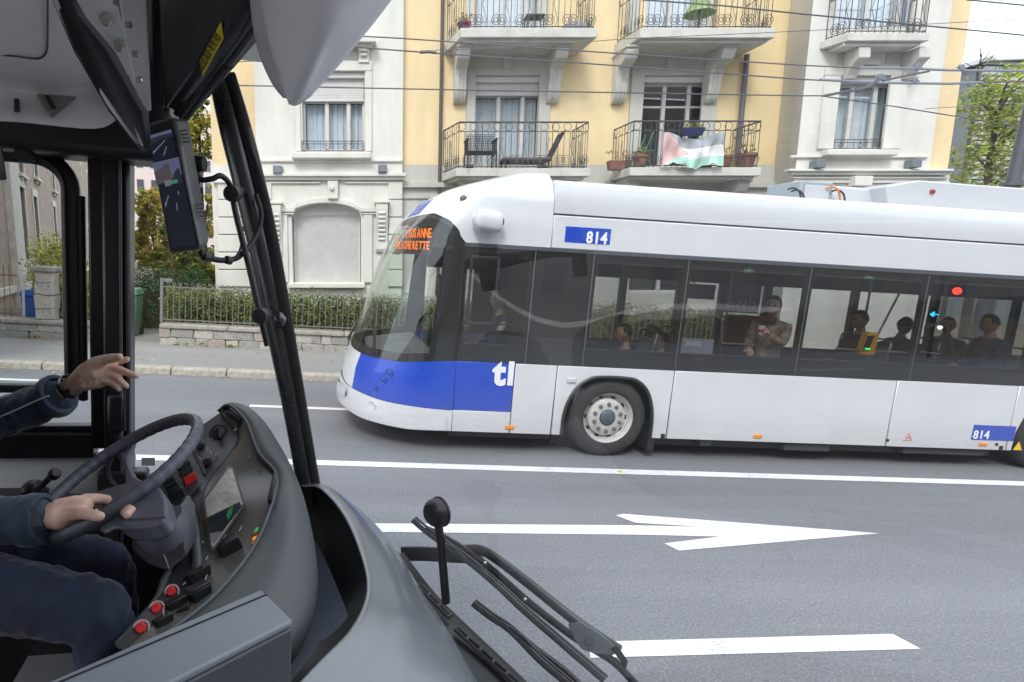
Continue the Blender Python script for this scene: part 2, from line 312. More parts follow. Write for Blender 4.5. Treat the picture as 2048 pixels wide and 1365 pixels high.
for a, b in ((-2.9, 60), (-60, -5.2)):
    q = MB(); q.box((a, 12.8, -.2), (b, 15 if a < -5 else 60, .45)); tag(q.build('garden', M_EARTH, M=RF), kind='structure')
# stone walls: every stone on its own
stone_src = []
for k in range(10):
    bm = bmesh.new(); bmesh.ops.create_cube(bm, size=1); bmesh.ops.bevel(bm, geom=bm.edges[:], offset=.09, segments=1, affect='EDGES')
    for v in bm.verts: v.co += Vector((random.uniform(-.06, .06), random.uniform(-.05, .05), random.uniform(-.07, .07)))
    me = bpy.data.meshes.new('stone'); bm.to_mesh(me); bm.free(); me.materials.append(M_STONES[k % 5]); stone_src.append(me)
def stone_wall(name, x0, x1, y, z1, rows, lw, label, cope=.09, seed=1, depth=.36, xs=None):
    rr = random.Random(seed); w = root(name, RF @ Matrix.Translation((x0, y, .1)), label, 'wall'); l = x1 - x0
    MB().box((0, .03, -.1), (l, depth, z1 - .1)).build('core', M_MORTAR, w)
    h = (z1 - .1) / rows; zz = 0
    for r in range(rows):
        hh = h * rr.uniform(.88, 1.12) if r < rows-1 else z1 - .1 - zz; x = 0
        while x < l - .02:
            ww = min(rr.uniform(*lw), l - x)
            if l - x - ww < .12: ww = l - x
            o = bpy.data.objects.new('stone', rr.choice(stone_src)); COL.objects.link(o); o.parent = w
            o.location = (x + ww/2, .06 + rr.uniform(-.012, .008), zz + hh/2); o.scale = (ww - .006, .14, hh - .004); o.rotation_euler = (0, 0, rr.choice((0, math.pi))); x += ww
        zz += hh
    x = 0
    while x < l - .02:
        ww = min(rr.uniform(.9, 1.5), l - x); MB().box((x + .004, -.05, z1 - .1), (x + ww - .004, depth + .03, z1 - .1 + cope)).build('coping_stone', M_COPE, w, bevel=.02); x += ww
    return w
zt = rdy(340, 657, 12.4).z; WX0 = rdy(319, 680, 12.4).x
stone_wall('stone_wall', WX0, 4.0, 12.4, zt, 2, (.2, .5), 'low wall of squared grey stones under the scrolled iron fence', seed=3)
stone_wall('stone_wall', 4.0, 15.0, 12.4, zt, 2, (.6, 1.1), 'low stone wall hidden behind the oncoming bus, seen through its windows', seed=4)
zl = rdy(60, 648, 12.4).z; LX1 = rdy(181, 660, 12.4).x
stone_wall('stone_wall', -10.5, LX1 + .25, 12.4, zl, 2, (.3, .7), 'low rubble stone wall under the rusty fence, seen through the driver side window', seed=5)
# fence with a scroll on every bar
zf = rdy(340, 563, 12.55).z; zc = zt + .09
fence = root('iron_fence', RF @ Matrix.Translation((WX0, 12.55, zc)), 'grey iron fence of thin bars topped by scrolls before the clipped hedge', 'fence')
fl = 12.5; fh = zf - zc
MB().box((0, -.012, .07), (fl, .012, .09)).box((0, -.012, fh - .13), (fl, .012, fh - .11)).build('rail', M_IRON, fence)
MB().box((-.03, -.03, 0), (.03, .03, fh + .06)).box((.03, -.01, fh - .02), (.22, .01, fh + .05)).build('end_post', M_IRON, fence, bevel=.006)
bar = MB().tube([(0, 0, 0), (0, 0, fh - .11)], .0085, 6).build('bar', M_IRON, fence)
pts = [(.0 + .055*math.cos(a)*(1 - .08*k), 0, fh - .055 + .055*math.sin(a)*(1 - .08*k)) for k, a in enumerate(np.linspace(-1.5, 4.6, 12))]
scr = MB().tube(pts, .007, 5).build('scroll', M_IRON, fence); k = 0; x = .12
while x < fl:
    a, b = (bar, scr) if k == 0 else (inst(bar, fence), inst(scr, fence)); a.location = (x, 0, 0); b.location = (x, 0, 0); x += .125; k += 1
# hedge behind the fence
leaves('hedge', [((WX0 + .25 + i*.42, 13.05 + random.uniform(-.06, .06), zc + .34), (.36, .32, .45 + random.uniform(-.02, .03)), 2300) for i in range(17)] , .033,
       [G['olive'], G['mid'], G['dark'], G['pale'], G['brown']], weights=[.40, .38, .10, .10, .02]).matrix_world = RF
h1 = bpy.data.objects['hedge']; tag(h1, 'clipped olive green hedge growing behind the scrolled iron fence', 'hedge')
h2 = leaves('hedge', [((WX0 + 7.2 + i*.5, 13.1, zc + .42), (.45, .32, .5), 1300) for i in range(13)], .032, [G['olive'], G['mid'], G['dark']], weights=[.3, .4, .3]); h2.matrix_world = RF
tag(h2, 'green hedge behind the oncoming bus, seen through its windows', 'hedge')
MB().box((.2, .50, -.2), (7.2, .72, .45)).build('woody_core', mat('hedge core', (.10, .10, .04), .9), h1, M=RF @ Matrix.Translation((WX0, 12.55, zc)))
# ivy bank, bins, gate pillar, rusty fence, shrubs on the left
iv = leaves('ivy_bank', [((WX0 - .95 + i*.3, 14.6 + i*.35, .95), (.5, .5, .75), 1500) for i in range(4)], .042, [G['ivy'], G['mid'], G['dark']], weights=[.6, .15, .25]); iv.matrix_world = RF
tag(iv, 'dense dark green ivy bush at the side of the garden drive', 'bush')
MB().box((-1.3, 14.6, .1), (.4, 16, 1.2)).build('woody_core', M_BARK, iv, M=RF @ Matrix.Translation((WX0, 0, 0)))
def wheelie(name, x, y, w, h, m, label, sticker):
    b = root(name, RF @ Matrix.Translation((x, y, .14)), label, 'bin')
    MB().hexa([(-w*.42, -w*.42, .06), (w*.42, -w*.42, .06), (w*.42, w*.42, .06), (-w*.42, w*.42, .06)], [(-w*.5, -w*.5, h*.86), (w*.5, -w*.5, h*.86), (w*.5, w*.5, h*.86), (-w*.5, w*.5, h*.86)]).build('body', m, b, bevel=.03)
    MB().hexa([(-w*.56, -w*.58, h*.865), (w*.56, -w*.58, h*.865), (w*.56, w*.6, h*.865), (-w*.56, w*.6, h*.865)], [(-w*.46, -w*.46, h), (w*.46, -w*.46, h), (w*.46, w*.5, h), (-w*.46, w*.5, h)]).build('lid', m, b, bevel=.025)
    for s in (-1, 1): MB().lathe([(.0, -.03), (.09, -.03), (.09, .03), (0, .03)], (s*w*.44, w*.4, .09), (1, 0, 0), 14).build('wheel', MATS['black rubber'], b)
    if sticker: MB().box((-.02, -w*.475, h*.3), (.14, -w*.47-.03, h*.62)).build('sticker', mat('white print', (.7, .7, .7), .5), b)
mat('black rubber', (.018, .018, .019), .7, var=.3, vscale=30, bump=.2, bscale=80)
gp = rdy(272, 640, 13.4); wheelie('wheeled_bin', gp.x - .16, 13.4, .50, 1.08, mat('green plastic', (.10, .20, .125), .45, var=.2), 'dark green wheeled bin with white sticker in front of the ivy bush', True)
bp_ = rdy(62, 620, 13.0); wheelie('wheeled_bin', bp_.x, 13.1, .36, .95, mat('blue plastic', (.02, .10, .42), .4), 'small blue wheeled bin beside the stone gate pillar', False)
a0, a1 = rdy(70, 640, 12.45), rdy(107, 545, 12.45)
gpil = root('gate_pillar', RF @ Matrix.Translation((a0.x, 12.42, zl + .09)), 'rough square stone gate pillar with flat cap standing on the low rubble wall', 'pillar'); pw = a1.x - a0.x; ph = a1.z - zl - .09
zz = 0
for k in range(4):
    hh = ph * (.22, .3, .26, .22)[k]; o = bpy.data.objects.new('stone', stone_src[(0, 7, 5, 2)[k]]); COL.objects.link(o); o.parent = gpil; o.location = (pw/2, .16, zz + hh/2); o.scale = (pw*1.0, .30, hh + .01); zz += hh
MB().box((-.05, -.04, ph), (pw + .04, .36, ph + .11)).build('cap', M_COPE, gpil, bevel=.025)
wp = rdy(46, 560, 12.9); po = root('marker_post', RF @ Matrix.Translation((wp.x, 12.9, .3)), 'thin white marker post beside the blue bin', 'post')
MB().tube([(0, 0, 0), (0, 0, 1.15)], .03, 10).build('post', mat('white paint', (.7, .71, .72), .5), po); MB().lathe([(0, -.012), (.07, -.012), (.07, .012), (0, .012)], (0, -.03, 1.12), (0, 1, 0), 16).build('reflector', mat('white paint', (.7,.7,.7)), po)
rf = root('rusty_fence', RF @ Matrix.Translation((-10.4, 12.55, zl + .09)), 'leaning rusty iron fence in front of the brown stone house', 'fence')
MB().box((0, -.01, .08), (3.9, .01, .1)).box((0, -.01, .88), (3.9, .01, .9)).build('rail', M_RUST, rf)
for k in range(30): MB().tube([(k*.128 + .05, 0, 0), (k*.128 + .05 + random.uniform(-.06, .06), random.uniform(-.03, .03), 1.0 + random.uniform(-.06, .1))], .008, 5).build('bar', M_RUST, rf)
rf2 = root('iron_fence', RF @ Matrix.Translation((a1.x + .1, 12.55, zl + .09)), 'plain thin iron fence between the gate pillar and the bright green shrub', 'fence')
MB().box((0, -.01, .08), (1.2, .01, .1)).box((0, -.01, .88), (1.2, .01, .9)).build('rail', M_IRON, rf2)
for k in range(10): MB().tube([(k*.125 + .03, 0, 0), (k*.125 + .03, 0, 1.0)], .008, 5).build('bar', M_IRON, rf2)
def bush(name, px, py, y, rx, rz, n, size, mats, w, label, cat='shrub', ry=None):
    c = rdy(px, py, y); b = root(name, RF @ Matrix.Translation((c.x, y, .2)), label, cat); hz = c.z - .2
    leaves('foliage', [((random.uniform(-.35, .35)*rx, random.uniform(-.3, .3)*rx, hz + random.uniform(-.45, .5)*rz), (rx*random.uniform(.45, .75), (ry or rx)*.7, rz*random.uniform(.4, .65)), n//7) for _ in range(7)], size, mats, b, weights=w)
    st = MB()
    for k in range(6):
        a = random.uniform(0, 6.28); st.tube([(0, 0, 0), (math.cos(a)*rx*.25, math.sin(a)*rx*.25, hz*.6), (math.cos(a)*rx*.6, math.sin(a)*rx*.6, hz + rz*.35)], [.03, .022, .01], 5)
    st.build('stem', M_BARK, b); return b
bush('shrub', 142, 572, 13.6, .95, 1.1, 9000, .05, [G['lime'], G['mid'], G['yellow'], G['pale']], [.5, .15, .2, .15], 'bright yellow green shrub behind the gate pillar')
# houses across the street behind our own bus (they show in the bus windows; unseen, enlarged to block sky reflections)
oh = root('house', RF @ Matrix.Translation((-14, -26, 0)), 'ochre house on the opposite pavement behind our own bus, enlarged to block sky reflections', 'house'); MB().box((0, 0, -1), (80, 9, 14.5)).build('wall', mat('ochre wall', (.17, .13, .10), .9, var=.2, vscale=1), oh)
MB().prism([(-.5, 9.4, 14.5), (80.5, 9.4, 14.5), (80.5, 4.5, 17), (-.5, 4.5, 17)], (0, -.3, .2)).build('roof', mat('brown tiles', (.12, .07, .05), .8, var=.3), oh)
for i in range(26):
    for j in range(5): MB().box((1.2 + i*3, 8.98, .9 + j*2.7), (2.4 + i*3, 9.03, 2.7 + j*2.7)).build('window', mat('opposite pane', (.05, .055, .06), .1), oh)
# ================================================================== TREES AND HOUSES BEHIND
def tree(px0, px1, ytop, ybot, z, base_py, n, size, mats, w, label, gapy=1.0, seed=0, nb=16, trunk=.16):
    rr = random.Random(seed); cx = (px0 + px1)/2; c = at(cx, (ytop+ybot)/2, z); rx = (px1-px0)/2/FP*z; rz = (ybot-ytop)/2/FP*z
    t = root('tree', Matrix.Translation((c.x, c.y, 0)), label, 'tree'); cz = c.z
    bl = []; lim = MB(); lim.tube([(0, 0, -1.5), (.05, 0, cz - rz*.7), (0, .05, cz), (.06, 0, cz + rz*.7)], [trunk, trunk*.8, trunk*.5, trunk*.15], 9)
    for k in range(nb):
        f = rr.uniform(-.92, .95); wr = math.sqrt(max(.12, 1 - abs(f)**2.2)); a = rr.uniform(0, 6.28); d = rr.uniform(.2, .85)
        p = Vector((math.cos(a)*rx*wr*d, math.sin(a)*rx*wr*d, cz + f*rz)); s = rr.uniform(.26, .42)
        bl.append((tuple(p), (rx*s*1.15, rx*s*1.15, min(rz, rx*1.3)*s), n//nb)); lim.tube([(0, 0, max(cz - rz*.8, p.z - rz*.35)), p*.6 + Vector((0, 0, p.z*.38)), p], [trunk*.35, trunk*.2, .015], 5)
    leaves('crown', bl, size, mats, t, weights=w); lim.build('trunk', M_BARK, t); return t
tree(352, 452, 200, 610, 19, 600, 7500, .085, [G['yellow'], G['lime'], G['olive'], G['mid']], [.45, .2, .2, .15], 'tall slender tree with golden yellow autumn leaves behind the camera monitor', seed=1, nb=22)
tree(262, 358, 385, 620, 21, 600, 6500, .085, [G['rust'], G['lime'], G['pale'], G['olive'], G['yellow']], [.14, .18, .22, .24, .22], 'rust and brown autumn tree in front of the pale tower block', seed=2)
tree(300, 420, 450, 640, 17.5, 600, 6000, .075, [G['lime'], G['olive'], G['mid'], G['yellow']], [.25, .35, .2, .2], 'green bushy tree with a few yellow leaves behind the iron fence end', seed=3)
tree(1885, 2085, 160, 420, 21, 500, 6000, .082, [G['lime'], G['olive'], G['mid'], G['pale']], [.35, .25, .2, .2], 'sparse yellow green tree in front of the louvred building', seed=5, nb=20)
tree(1905, 2010, 92, 190, 30, 500, 160, .06, [G['brown'], G['olive']], [.7, .3], 'almost bare thin tree rising above the yellow green tree', seed=6, nb=14, trunk=.1)
for k, (tx, ty, s, m, lab) in enumerate([(-3.4, 13.3, .09, 'mid', ''), ]): pass
# weeds at the foot of the walls, fallen leaves in the gutter
wv = []
for px, py in ((325, 706), (358, 702), (385, 707), (440, 712), (452, 708), (33, 683), (165, 691), (30, 690)):
    p = rd(px, py, .13); wv.append(((p.x, 12.37, .15), (.09, .025, .05), 72))
w_ = leaves('weeds', wv, .016, [G['mid'], G['lime']], weights=[.7, .3], up=.0); w_.matrix_world = RF; tag(w_, 'small green weeds sprouting at the foot of the stone walls', 'weeds', kind='stuff')
fv = []; ff = []
for k in range(240):
    u = rng.random()
    if u < .45: x, y, z = rng.uniform(-7, 3), rng.normal(12.25, .12), .14
    elif u < .8: x, y, z = rng.uniform(-7, 8), rng.normal(9.9, .08), .012
    elif u < .93: x, y, z = rng.uniform(-5, 3), rng.uniform(10.3, 12.2), .135
    elif u < .955: x, y, z = rng.uniform(2, 6), rng.uniform(5.2, 6.8), .008
    else: continue
    if y > 12.36: y = 12.3
    if y > 10 and z < .1: y = 9.97
    s = rng.uniform(.02, .05); a = rng.uniform(0, 6.28); b = len(fv)
    for dx, dy, dz in ((-1, 0, 0), (0, -.5, .25), (1, 0, .1), (0, .5, .3)): fv.append((x + s*(dx*math.cos(a) - dy*math.sin(a)), y + s*(dx*math.sin(a) + dy*math.cos(a)), z + dz*s))
    ff.append((b, b+1, b+2, b+3))
q = MB(); q.add(fv, ff); q.m = [int(k) for k in rng.integers(0, 3, len(ff))]; o = q.build('fallen_leaves', [G['rust'], G['yellow'], G['brown']], M=RF); tag(o, 'scattered orange and brown fallen leaves on the road and pavement', 'leaves', kind='stuff')
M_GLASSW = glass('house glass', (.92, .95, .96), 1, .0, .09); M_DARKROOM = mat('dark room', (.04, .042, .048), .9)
M_CURT = mat('net curtain', (.86, .88, .93), .9, var=.12, vscale=5); M_WHITEF = mat('white window frame', (.60, .59, .57), .5, var=.1, vscale=6)
# --- brown stone house on the left, seen at a slant
BX0 = at(-60, 560, 13.5); bd = Vector((-.404, 1, 0)).normalized()
BH = frame(Vector((BX0.x, BX0.y, 0)), bd, Vector((-bd.y, bd.x, 0)), Vector((0, 0, 1)))
M_BROWN = mat('brown roughcast', (.42, .33, .265), .95, var=.3, vscale=3, bump=.9, bscale=22); M_TRIM = mat('pale stone trim', (.66, .62, .56), .85, var=.25, vscale=5, bump=.3, bscale=40)
bh = root('stone_house', BH, 'brown roughcast house with tall pale stone window surrounds on the far left', 'house')
def bhl(px, py):
    n = (BH @ Vector((0, 1, 0)) - BH @ Vector((0, 0, 0))); p = hit(px, py, BH.translation, n); return BH.inverted() @ p
def wall_holes(q, x0, x1, z0, z1, holes, y=0, deep=.25, mi=0, mr=0):
    xs = sorted({x0, x1, *[h[0] for h in holes], *[h[1] for h in holes]}); zs = sorted({z0, z1, *[h[2] for h in holes], *[h[3] for h in holes]})
    for a, b in zip(xs, xs[1:]):
        if a < x0 or b > x1: continue
        for c, d in zip(zs, zs[1:]):
            if c < z0 or d > z1 or any(h[0] <= a and b <= h[1] and h[2] <= c and d <= h[3] for h in holes): continue
            q.add([(a, y, c), (b, y, c), (b, y, d), (a, y, d)], [(0,1,2,3)], mi)
    for h in holes:
        a, b, c, d = h[:4]
        q.add([(a,y,c),(b,y,c),(b,y,d),(a,y,d),(a,y+deep,c),(b,y+deep,c),(b,y+deep,d),(a,y+deep,d)], [(0,1,5,4),(1,2,6,5),(2,3,7,6),(3,0,4,7)], mr)
q = MB(); holes = []
for (l, t_, b_, w) in ((36, 372, 520, .95), (64, 392, 500, .95), (104, 413, 515, .95), (28, 250, 335, .95), (62, 285, 345, .95), (98, 300, 372, .95), (158, 440, 510, .95), (158, 330, 400, .95), (172, 345, 410, .95), (174, 455, 520, .95), (42, 545, 575, .9), (70, 543, 570, .9), (108, 545, 565, .9)):
    p = bhl(l, t_); r_ = bhl(l, b_); holes.append((p.x, p.x + w, r_.z, p.z))
wall_holes(q, -6, 46, -2, 14, holes, 0, .3); q.box((-6, .31, -2), (46, 9, 14.2)); q.build('wall', M_BROWN, bh)
for a, b, c, d in holes:
    f = MB(); t = .16
    f.box((a-t, -.05, c-.1), (a, .25, d)); f.box((b, -.05, c-.1), (b+t, .25, d)); f.box((a-t, -.06, d), (b+t, .25, d+.3)); f.box((a-t-.06, -.16, c-.22), (b+t+.06, .2, c-.1)); f.box((a+.02, -.12, c-.36), (a+.16, 0, c-.22)); f.box((b-.16, -.12, c-.36), (b-.02, 0, c-.22))
    w = f.build('window', M_TRIM, bh, bevel=.015)
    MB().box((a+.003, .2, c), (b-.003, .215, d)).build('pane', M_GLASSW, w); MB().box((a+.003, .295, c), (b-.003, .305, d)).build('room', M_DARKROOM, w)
    MB().box((a+.003, .15, c), (a+.05, .23, d)).box((b-.05, .15, c), (b-.003, .23, d)).box(((a+b)/2-.03, .15, c), ((a+b)/2+.03, .23, d)).box((a+.05, .15, c + (d-c)*.7), (b-.05, .228, c + (d-c)*.7+.05)).build('sash', M_WHITEF, w)
p0 = bhl(10, 400).x; p1 = bhl(28, 400).x; MB().box((p0, -.2, -2), (p1, .05, 14)).build('pilaster', M_TRIM, bh, bevel=.02)
MB().box((-6, -.12, bhl(0, 585).z - .1), (46, .02, bhl(0, 585).z + .1)).build('plinth', M_TRIM, bh)
# --- pale tower block
tb = root('tower_block', Matrix.Translation(at(250, 682, 75)) @ Matrix.Rotation(R(28), 4, 'Z'), 'pale pinkish tower block far behind the autumn trees', 'building')
M_PINK = mat('pink render', (.66, .55, .51), .9, var=.08, vscale=.3); M_DW = mat('dark window', (.06, .06, .07), .3)
MB().box((0, 0, -10), (16, 14, 30)).build('wall', M_PINK, tb)
q = MB()
for i in range(9):
    for j in range(10): q.box((.9 + i*1.7, -.06, -4 + j*2.9), (1.7 + i*1.7, .0, -2.6 + j*2.9))
o = q.build('window', M_DW, tb); o['kind'] = 'stuff'
# --- louvred building on the right
z0 = 32; L0, L1 = at(1935, 400, z0), at(2120, 400, z0); LT = at(1935, 143, z0).z
lb = root('louvred_building', Matrix.Translation((L0.x, L0.y, 0)) @ Matrix.Rotation(R(6), 4, 'Z'), 'grey building clad in horizontal louvres behind the yellow green tree', 'building')
M_LOUV = mat('grey louvre', (.42, .44, .44), .55, metal=.1, var=.15, vscale=2)
MB().box((0, .2, -2), (14, 10, LT)).build('wall', mat('grey backing', (.18, .2, .21), .8), lb)
k = 0; z = .5
while z < LT + .2:
    o = MB().box((-.05, 0, z), (14, .2, z + .17)).build('louvre', M_LOUV, lb, bevel=.01) if k == 0 else inst(src, lb, Matrix.Translation((0, 0, z - .5)))
    if k == 0: src = o
    z += .26; k += 1
MB().hexa([(-.2, -.3, LT+.15), (14, -.3, LT+1.0), (14, 10, LT+1.0), (-.2, 10, LT+.15)], [(-.2, -.3, LT+.4), (14, -.3, LT+1.25), (14, 10, LT+1.25), (-.2, 10, LT+.4)]).build('roof', mat('pale roof edge', (.6, .62, .64), .5), lb)
for (px, py) in ((1918, 196), (1912, 280)):
    a = at(px, py, 34); w_ = root('house', Matrix.Translation((a.x, a.y, 0)), 'white house with green shutters glimpsed between the yellow house and the louvred building, %s part' % ('upper' if py < 250 else 'lower'), 'house') if py > 250 else None
    if w_ is None: continue
    w_['label'] = 'white house with green shutters glimpsed between the yellow house and the louvred building'
    MB().box((-1.5, 0, -2), (1.6, 6, a.z + 3.0)).build('wall', mat('white render', (.62, .6, .58), .8), w_)
    for k in range(3): MB().box((-1.2, -.06, a.z - 2 + k*2.2), (1.2, .01, a.z - 1.7 + k*2.2)).build('shutter', mat('green paint', (.05, .2, .13), .5), w_)
p = rdy(2036, 300, 11.2); b_ = rdy(2020, 372, 11.2)
lp = root('lamp_post', RF @ Matrix.Translation((p.x + .02, 11.2, .12)), 'dark grey steel catenary post at the right edge behind the bus roof', 'post')
MB().tube([(-.0, 0, 0), (0, 0, 2.0), (.05, 0, 5), (.1, 0, 8)], [.17, .15, .12, .1], 14).build('shaft', mat('dark steel', (.10, .105, .125), .5, metal=.3), lp, smooth=40)
MB().lathe([(.15, 0), (.17, 0), (.17, .08), (.15, .08)], (.03, 0, 4.3), (0, 0, 1), 14).build('clamp', MATS['dark steel'], lp)
# --- overhead wires
M_WIRE = mat('wire', (.11, .11, .12), .5, metal=.5); M_RAILW = mat('grey switch rail', (.22, .24, .28), .45, metal=.4)
def wire(pts, y, r, label, name='overhead_wire', m=None, sag=0):
    P = [RF @ Vector(rdy(a, b, y)) for a, b in pts]; o = MB().tube(P, r, 6).build(name, m or M_WIRE); tag(o, label, 'wire', 'overhead wires above the street'); return o
wire([(380, 12), (727, 73), (800, 77), (1200, 105), (1600, 131), (1755, 138)], 7.6, .009, 'trolley wire crossing the facade just under the upper balconies, ending at the upper switch rail')
wire([(400, 50), (727, 96), (886, 108), (1140, 125), (1600, 159), (1640, 161)], 7.2, .009, 'trolley wire running just below the upper balcony brackets to the lower switch rail')
wire([(380, 168), (468, 171), (900, 180), (1600, 192), (1650, 192)], 6.6, .008, 'lowest trolley wire crossing both middle floor door heads')
wire([(1284, 0), (1448, 12), (1600, 28), (2080, 74)], 7.0, .009, 'trolley wire crossing the topmost part of the right hand bay')
wire([(1934, 0), (2080, 14)], 6.8, .009, 'short wire across the white sky in the top right corner')
wire([(1640, 192), (1793, 214), (2040, 254)], 6.6, .007, 'thin wire falling from the insulator to the steel post')
wire([(870, 101), (1030, 96), (1250, 78), (1530, 66), (1690, 58), (2080, 36)], 8.4, .005, 'thin span wire rising to the right past the upper balcony slabs')
wire([(1850, 218), (2060, 205)], 8.4, .005, 'thin span wire crossing the yellow strip at the right end of the house')
wire([(300, 124), (470, 124), (620, 118)], 8.0, .006, 'faint wire on the left half hidden behind the grey sun visor')
wire([(1717, 136), (1812, 137), (1900, 141), (2080, 143)], 7.6, .017, 'grey upper switch rail hanging in front of the right hand window head', 'switch_rail', M_RAILW)
wire([(1640, 160), (1758, 166), (1900, 168), (1965, 165)], 7.2, .017, 'grey lower switch rail hanging in front of the right hand window', 'switch_rail', M_RAILW)
wire([(1965, 165), (2060, 163)], 7.2, .012, 'red brown wire continuing the lower switch rail at the right edge', 'overhead_wire', mat('copper wire', (.14, .07, .06), .5))
o = wire([(1648, 192), (1690, 184), (1712, 181)], 6.9, .016, 'dark rod insulator left of the switch rails', 'insulator'); wire([(1712, 182), (1738, 174), (1756, 160)], 6.95, .022, 'dark insulator hanging from the lower switch rail', 'insulator')
wire([(1765, 162), (1820, 150), (1858, 143)], 7.4, .014, 'short cross link joining the two switch rails', 'insulator')
for (px, py, y) in ((1760, 158, 7.2), (1834, 138, 7.6), (1922, 139, 7.6), (1828, 165, 7.2)):
    P = rdy(px, py, y); c = MB().box((-.03, -.02, -.02), (.03, .02, .06)).box((-.07, -.01, .01), (.07, .01, .03)).build('clamp', M_RAILW, M=RF @ Matrix.Translation(P), bevel=.008)
    tag(c, {1760: 'clamp at the left on the lower switch rail above the dark insulator', 1834: 'left clamp on the upper switch rail', 1922: 'right clamp on the upper switch rail over the yellow strip', 1828: 'right clamp on the lower switch rail beside the window edge'}[px], 'clamp')
wire([(840, 105), (858, 104), (872, 106)], 7.2, .02, 'splice sleeve on the trolley wire left of the left balcony', 'wire_splice')
# ================================================================== YELLOW HOUSE
M_YEL = mat('yellow render', (.82, .655, .385), .9, var=.13, vscale=1.6, bump=.25, bscale=60, streak=.35); M_PALE = mat('cream stone', (.70, .69, .63), .85, var=.16, vscale=1.5, bump=.2, bscale=50, streak=.3)
M_GREY = mat('grey stone', (.54, .53, .48), .85, var=.16, vscale=1.2, bump=.25, bscale=50, streak=.3); M_SLAB = mat('balcony concrete', (.60, .59, .54), .85, var=.2, vscale=3, bump=.2, bscale=40)
M_RAIL = mat('balcony iron', (.10, .10, .105), .55, metal=.3, var=.3, vscale=20); M_SHUT = mat('roller shutter', (.62, .61, .59), .6, var=.08)
hs = root('apartment_house', FF, 'yellow rendered apartment house with cream stone bays and iron balconies behind the bus', 'building')
f = lambda px, py, o=0: fc(px, py, o)
ZB, ZT = -4.0, 11.0; z33 = f(900, 331)[1]; z37 = f(900, 372)[1]
XL0, XL1 = f(425, 330)[0], f(515, 330)[0]; XA1 = f(805, 330, .2)[0]; XM1 = f(1550, 330)[0]; XR0, XR1 = f(1592, 330, 1.1)[0], f(1860, 330, 1.1)[0]; XE = f(1893, 330, 1.0)[0]
CH, BAY, BAR = [], .2, 1.1
dz = f(900, 62, 1)[1] - f(900, 338, 1)[1]                          # one storey
def R4(px0, px1, py0, py1, off=0): x0, zt = f(px0, py0, off); x1, zb = f(px1, py1, off); return (x0, x1, zb, zt)
dl = R4(948, 1078, 152, 352); dr = R4(1283, 1408, 152, 352); dl = (dl[0], dl[1], f(900, 338, 1)[1] + .02, dl[3]); dr = (dr[0], dr[1], dl[2], dr[3])
up = lambda h: (h[0], h[1], h[2] + dz, h[3] + dz)
dn = lambda h: (h[0], h[1], h[2] - dz, h[3] - dz)
q = MB(); wall_holes(q, XA1 - .3, XM1 + .6, z33, ZT, [dl, dr, up(dl), up(dr)], 0, .3); q.build('wall', M_YEL, hs)
q = MB(); wall_holes(q, XA1 - .3, XM1 + .6, ZB, z33 - .001, [dn(dl), dn(dr)], -.06, .35); q.box((XA1 - .3, -.11, z33 - .5), (XM1 + .3, -.06, z33 - .38)); q.box((XA1-.3, -.16, z37 - .05), (XM1 + .3, -.06, z37 + .06)); q.box((XA1-.3, -.10, z37 - .3), (XM1 + .3, -.06, z37 - .22)); q.build('base_wall', M_GREY, hs)
q = MB(); q.box((XL0, .0, z33), (XL1 + .1, 10, ZT)); q.build('wall', M_YEL, hs); q = MB(); q.box((XL0 - .02, -.06, ZB), (XL1 + .2, 10, z33 - .001)); q.build('base_wall', M_PALE, hs)
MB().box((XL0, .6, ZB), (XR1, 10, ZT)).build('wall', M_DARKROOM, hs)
# left bay
wl = R4(603, 729, 143, 304, BAY); wa = R4(582, 722, 404, 566, BAY); BL0, BL1 = f(513, 330, BAY)[0], XA1
q = MB(); arch_z = f(650, 432, BAY)[1]
wa = (wa[0], wa[1], wa[2], wa[3]); wup = up(wl)
wall_holes(q, BL0, BL1, ZB, ZT, [wl, wup, wa], -BAY, .3); q.add([(BL0, -BAY, ZB), (BL0, .3, ZB), (BL0, .3, ZT), (BL0, -BAY, ZT)], [(0,1,2,3)]); q.add([(BL1, -BAY, ZB), (BL1, .3, ZB), (BL1, .3, ZT), (BL1, -BAY, ZT)], [(0,1,2,3)]); q.build('bay_wall', M_PALE, hs)
# arched top of the ground floor window: filler with a curved underside
xm = (wa[0]+wa[1])/2; wd2 = (wa[1]-wa[0])/2; rise = .34; poly = [(wa[0], -BAY+.002, wa[3]+.002)] + [(xm - wd2*math.cos(t), -BAY+.002, wa[3] - rise + rise*math.sin(t)*.92) for t in np.linspace(0, math.pi, 15)] + [(wa[1], -BAY+.002, wa[3]+.002)]
MB().prism(poly, (0, .28, 0)).build('arch', M_PALE, hs)
q = MB(); ro, ri = 1.13, 1.0
pts = [(xm - wd2*math.cos(t)*1.05, wa[3] - rise + rise*math.sin(t)*.92) for t in np.linspace(0, math.pi, 15)]
for (a, b), (c, d) in zip(pts, pts[1:]): q.hexa([(a, -BAY-.05, b), (c, -BAY-.05, d), (c, -BAY-.05, d+.12), (a, -BAY-.05, b+.12)], [(a, -BAY+.01, b), (c, -BAY+.01, d), (c, -BAY+.01, d+.12), (a, -BAY+.01, b+.12)])
q.build('arch_moulding', M_PALE, hs, bevel=.01)
def px_box(name, px0, px1, py0, py1, off, thick, m, bevel=.012, parent=None):
    x0, x1, a, b = R4(px0, px1, py0, py1, off + thick); return MB().box((x0, -off - thick, a), (x1, -off + .02, b)).build(name, m, parent or hs, bevel=bevel)
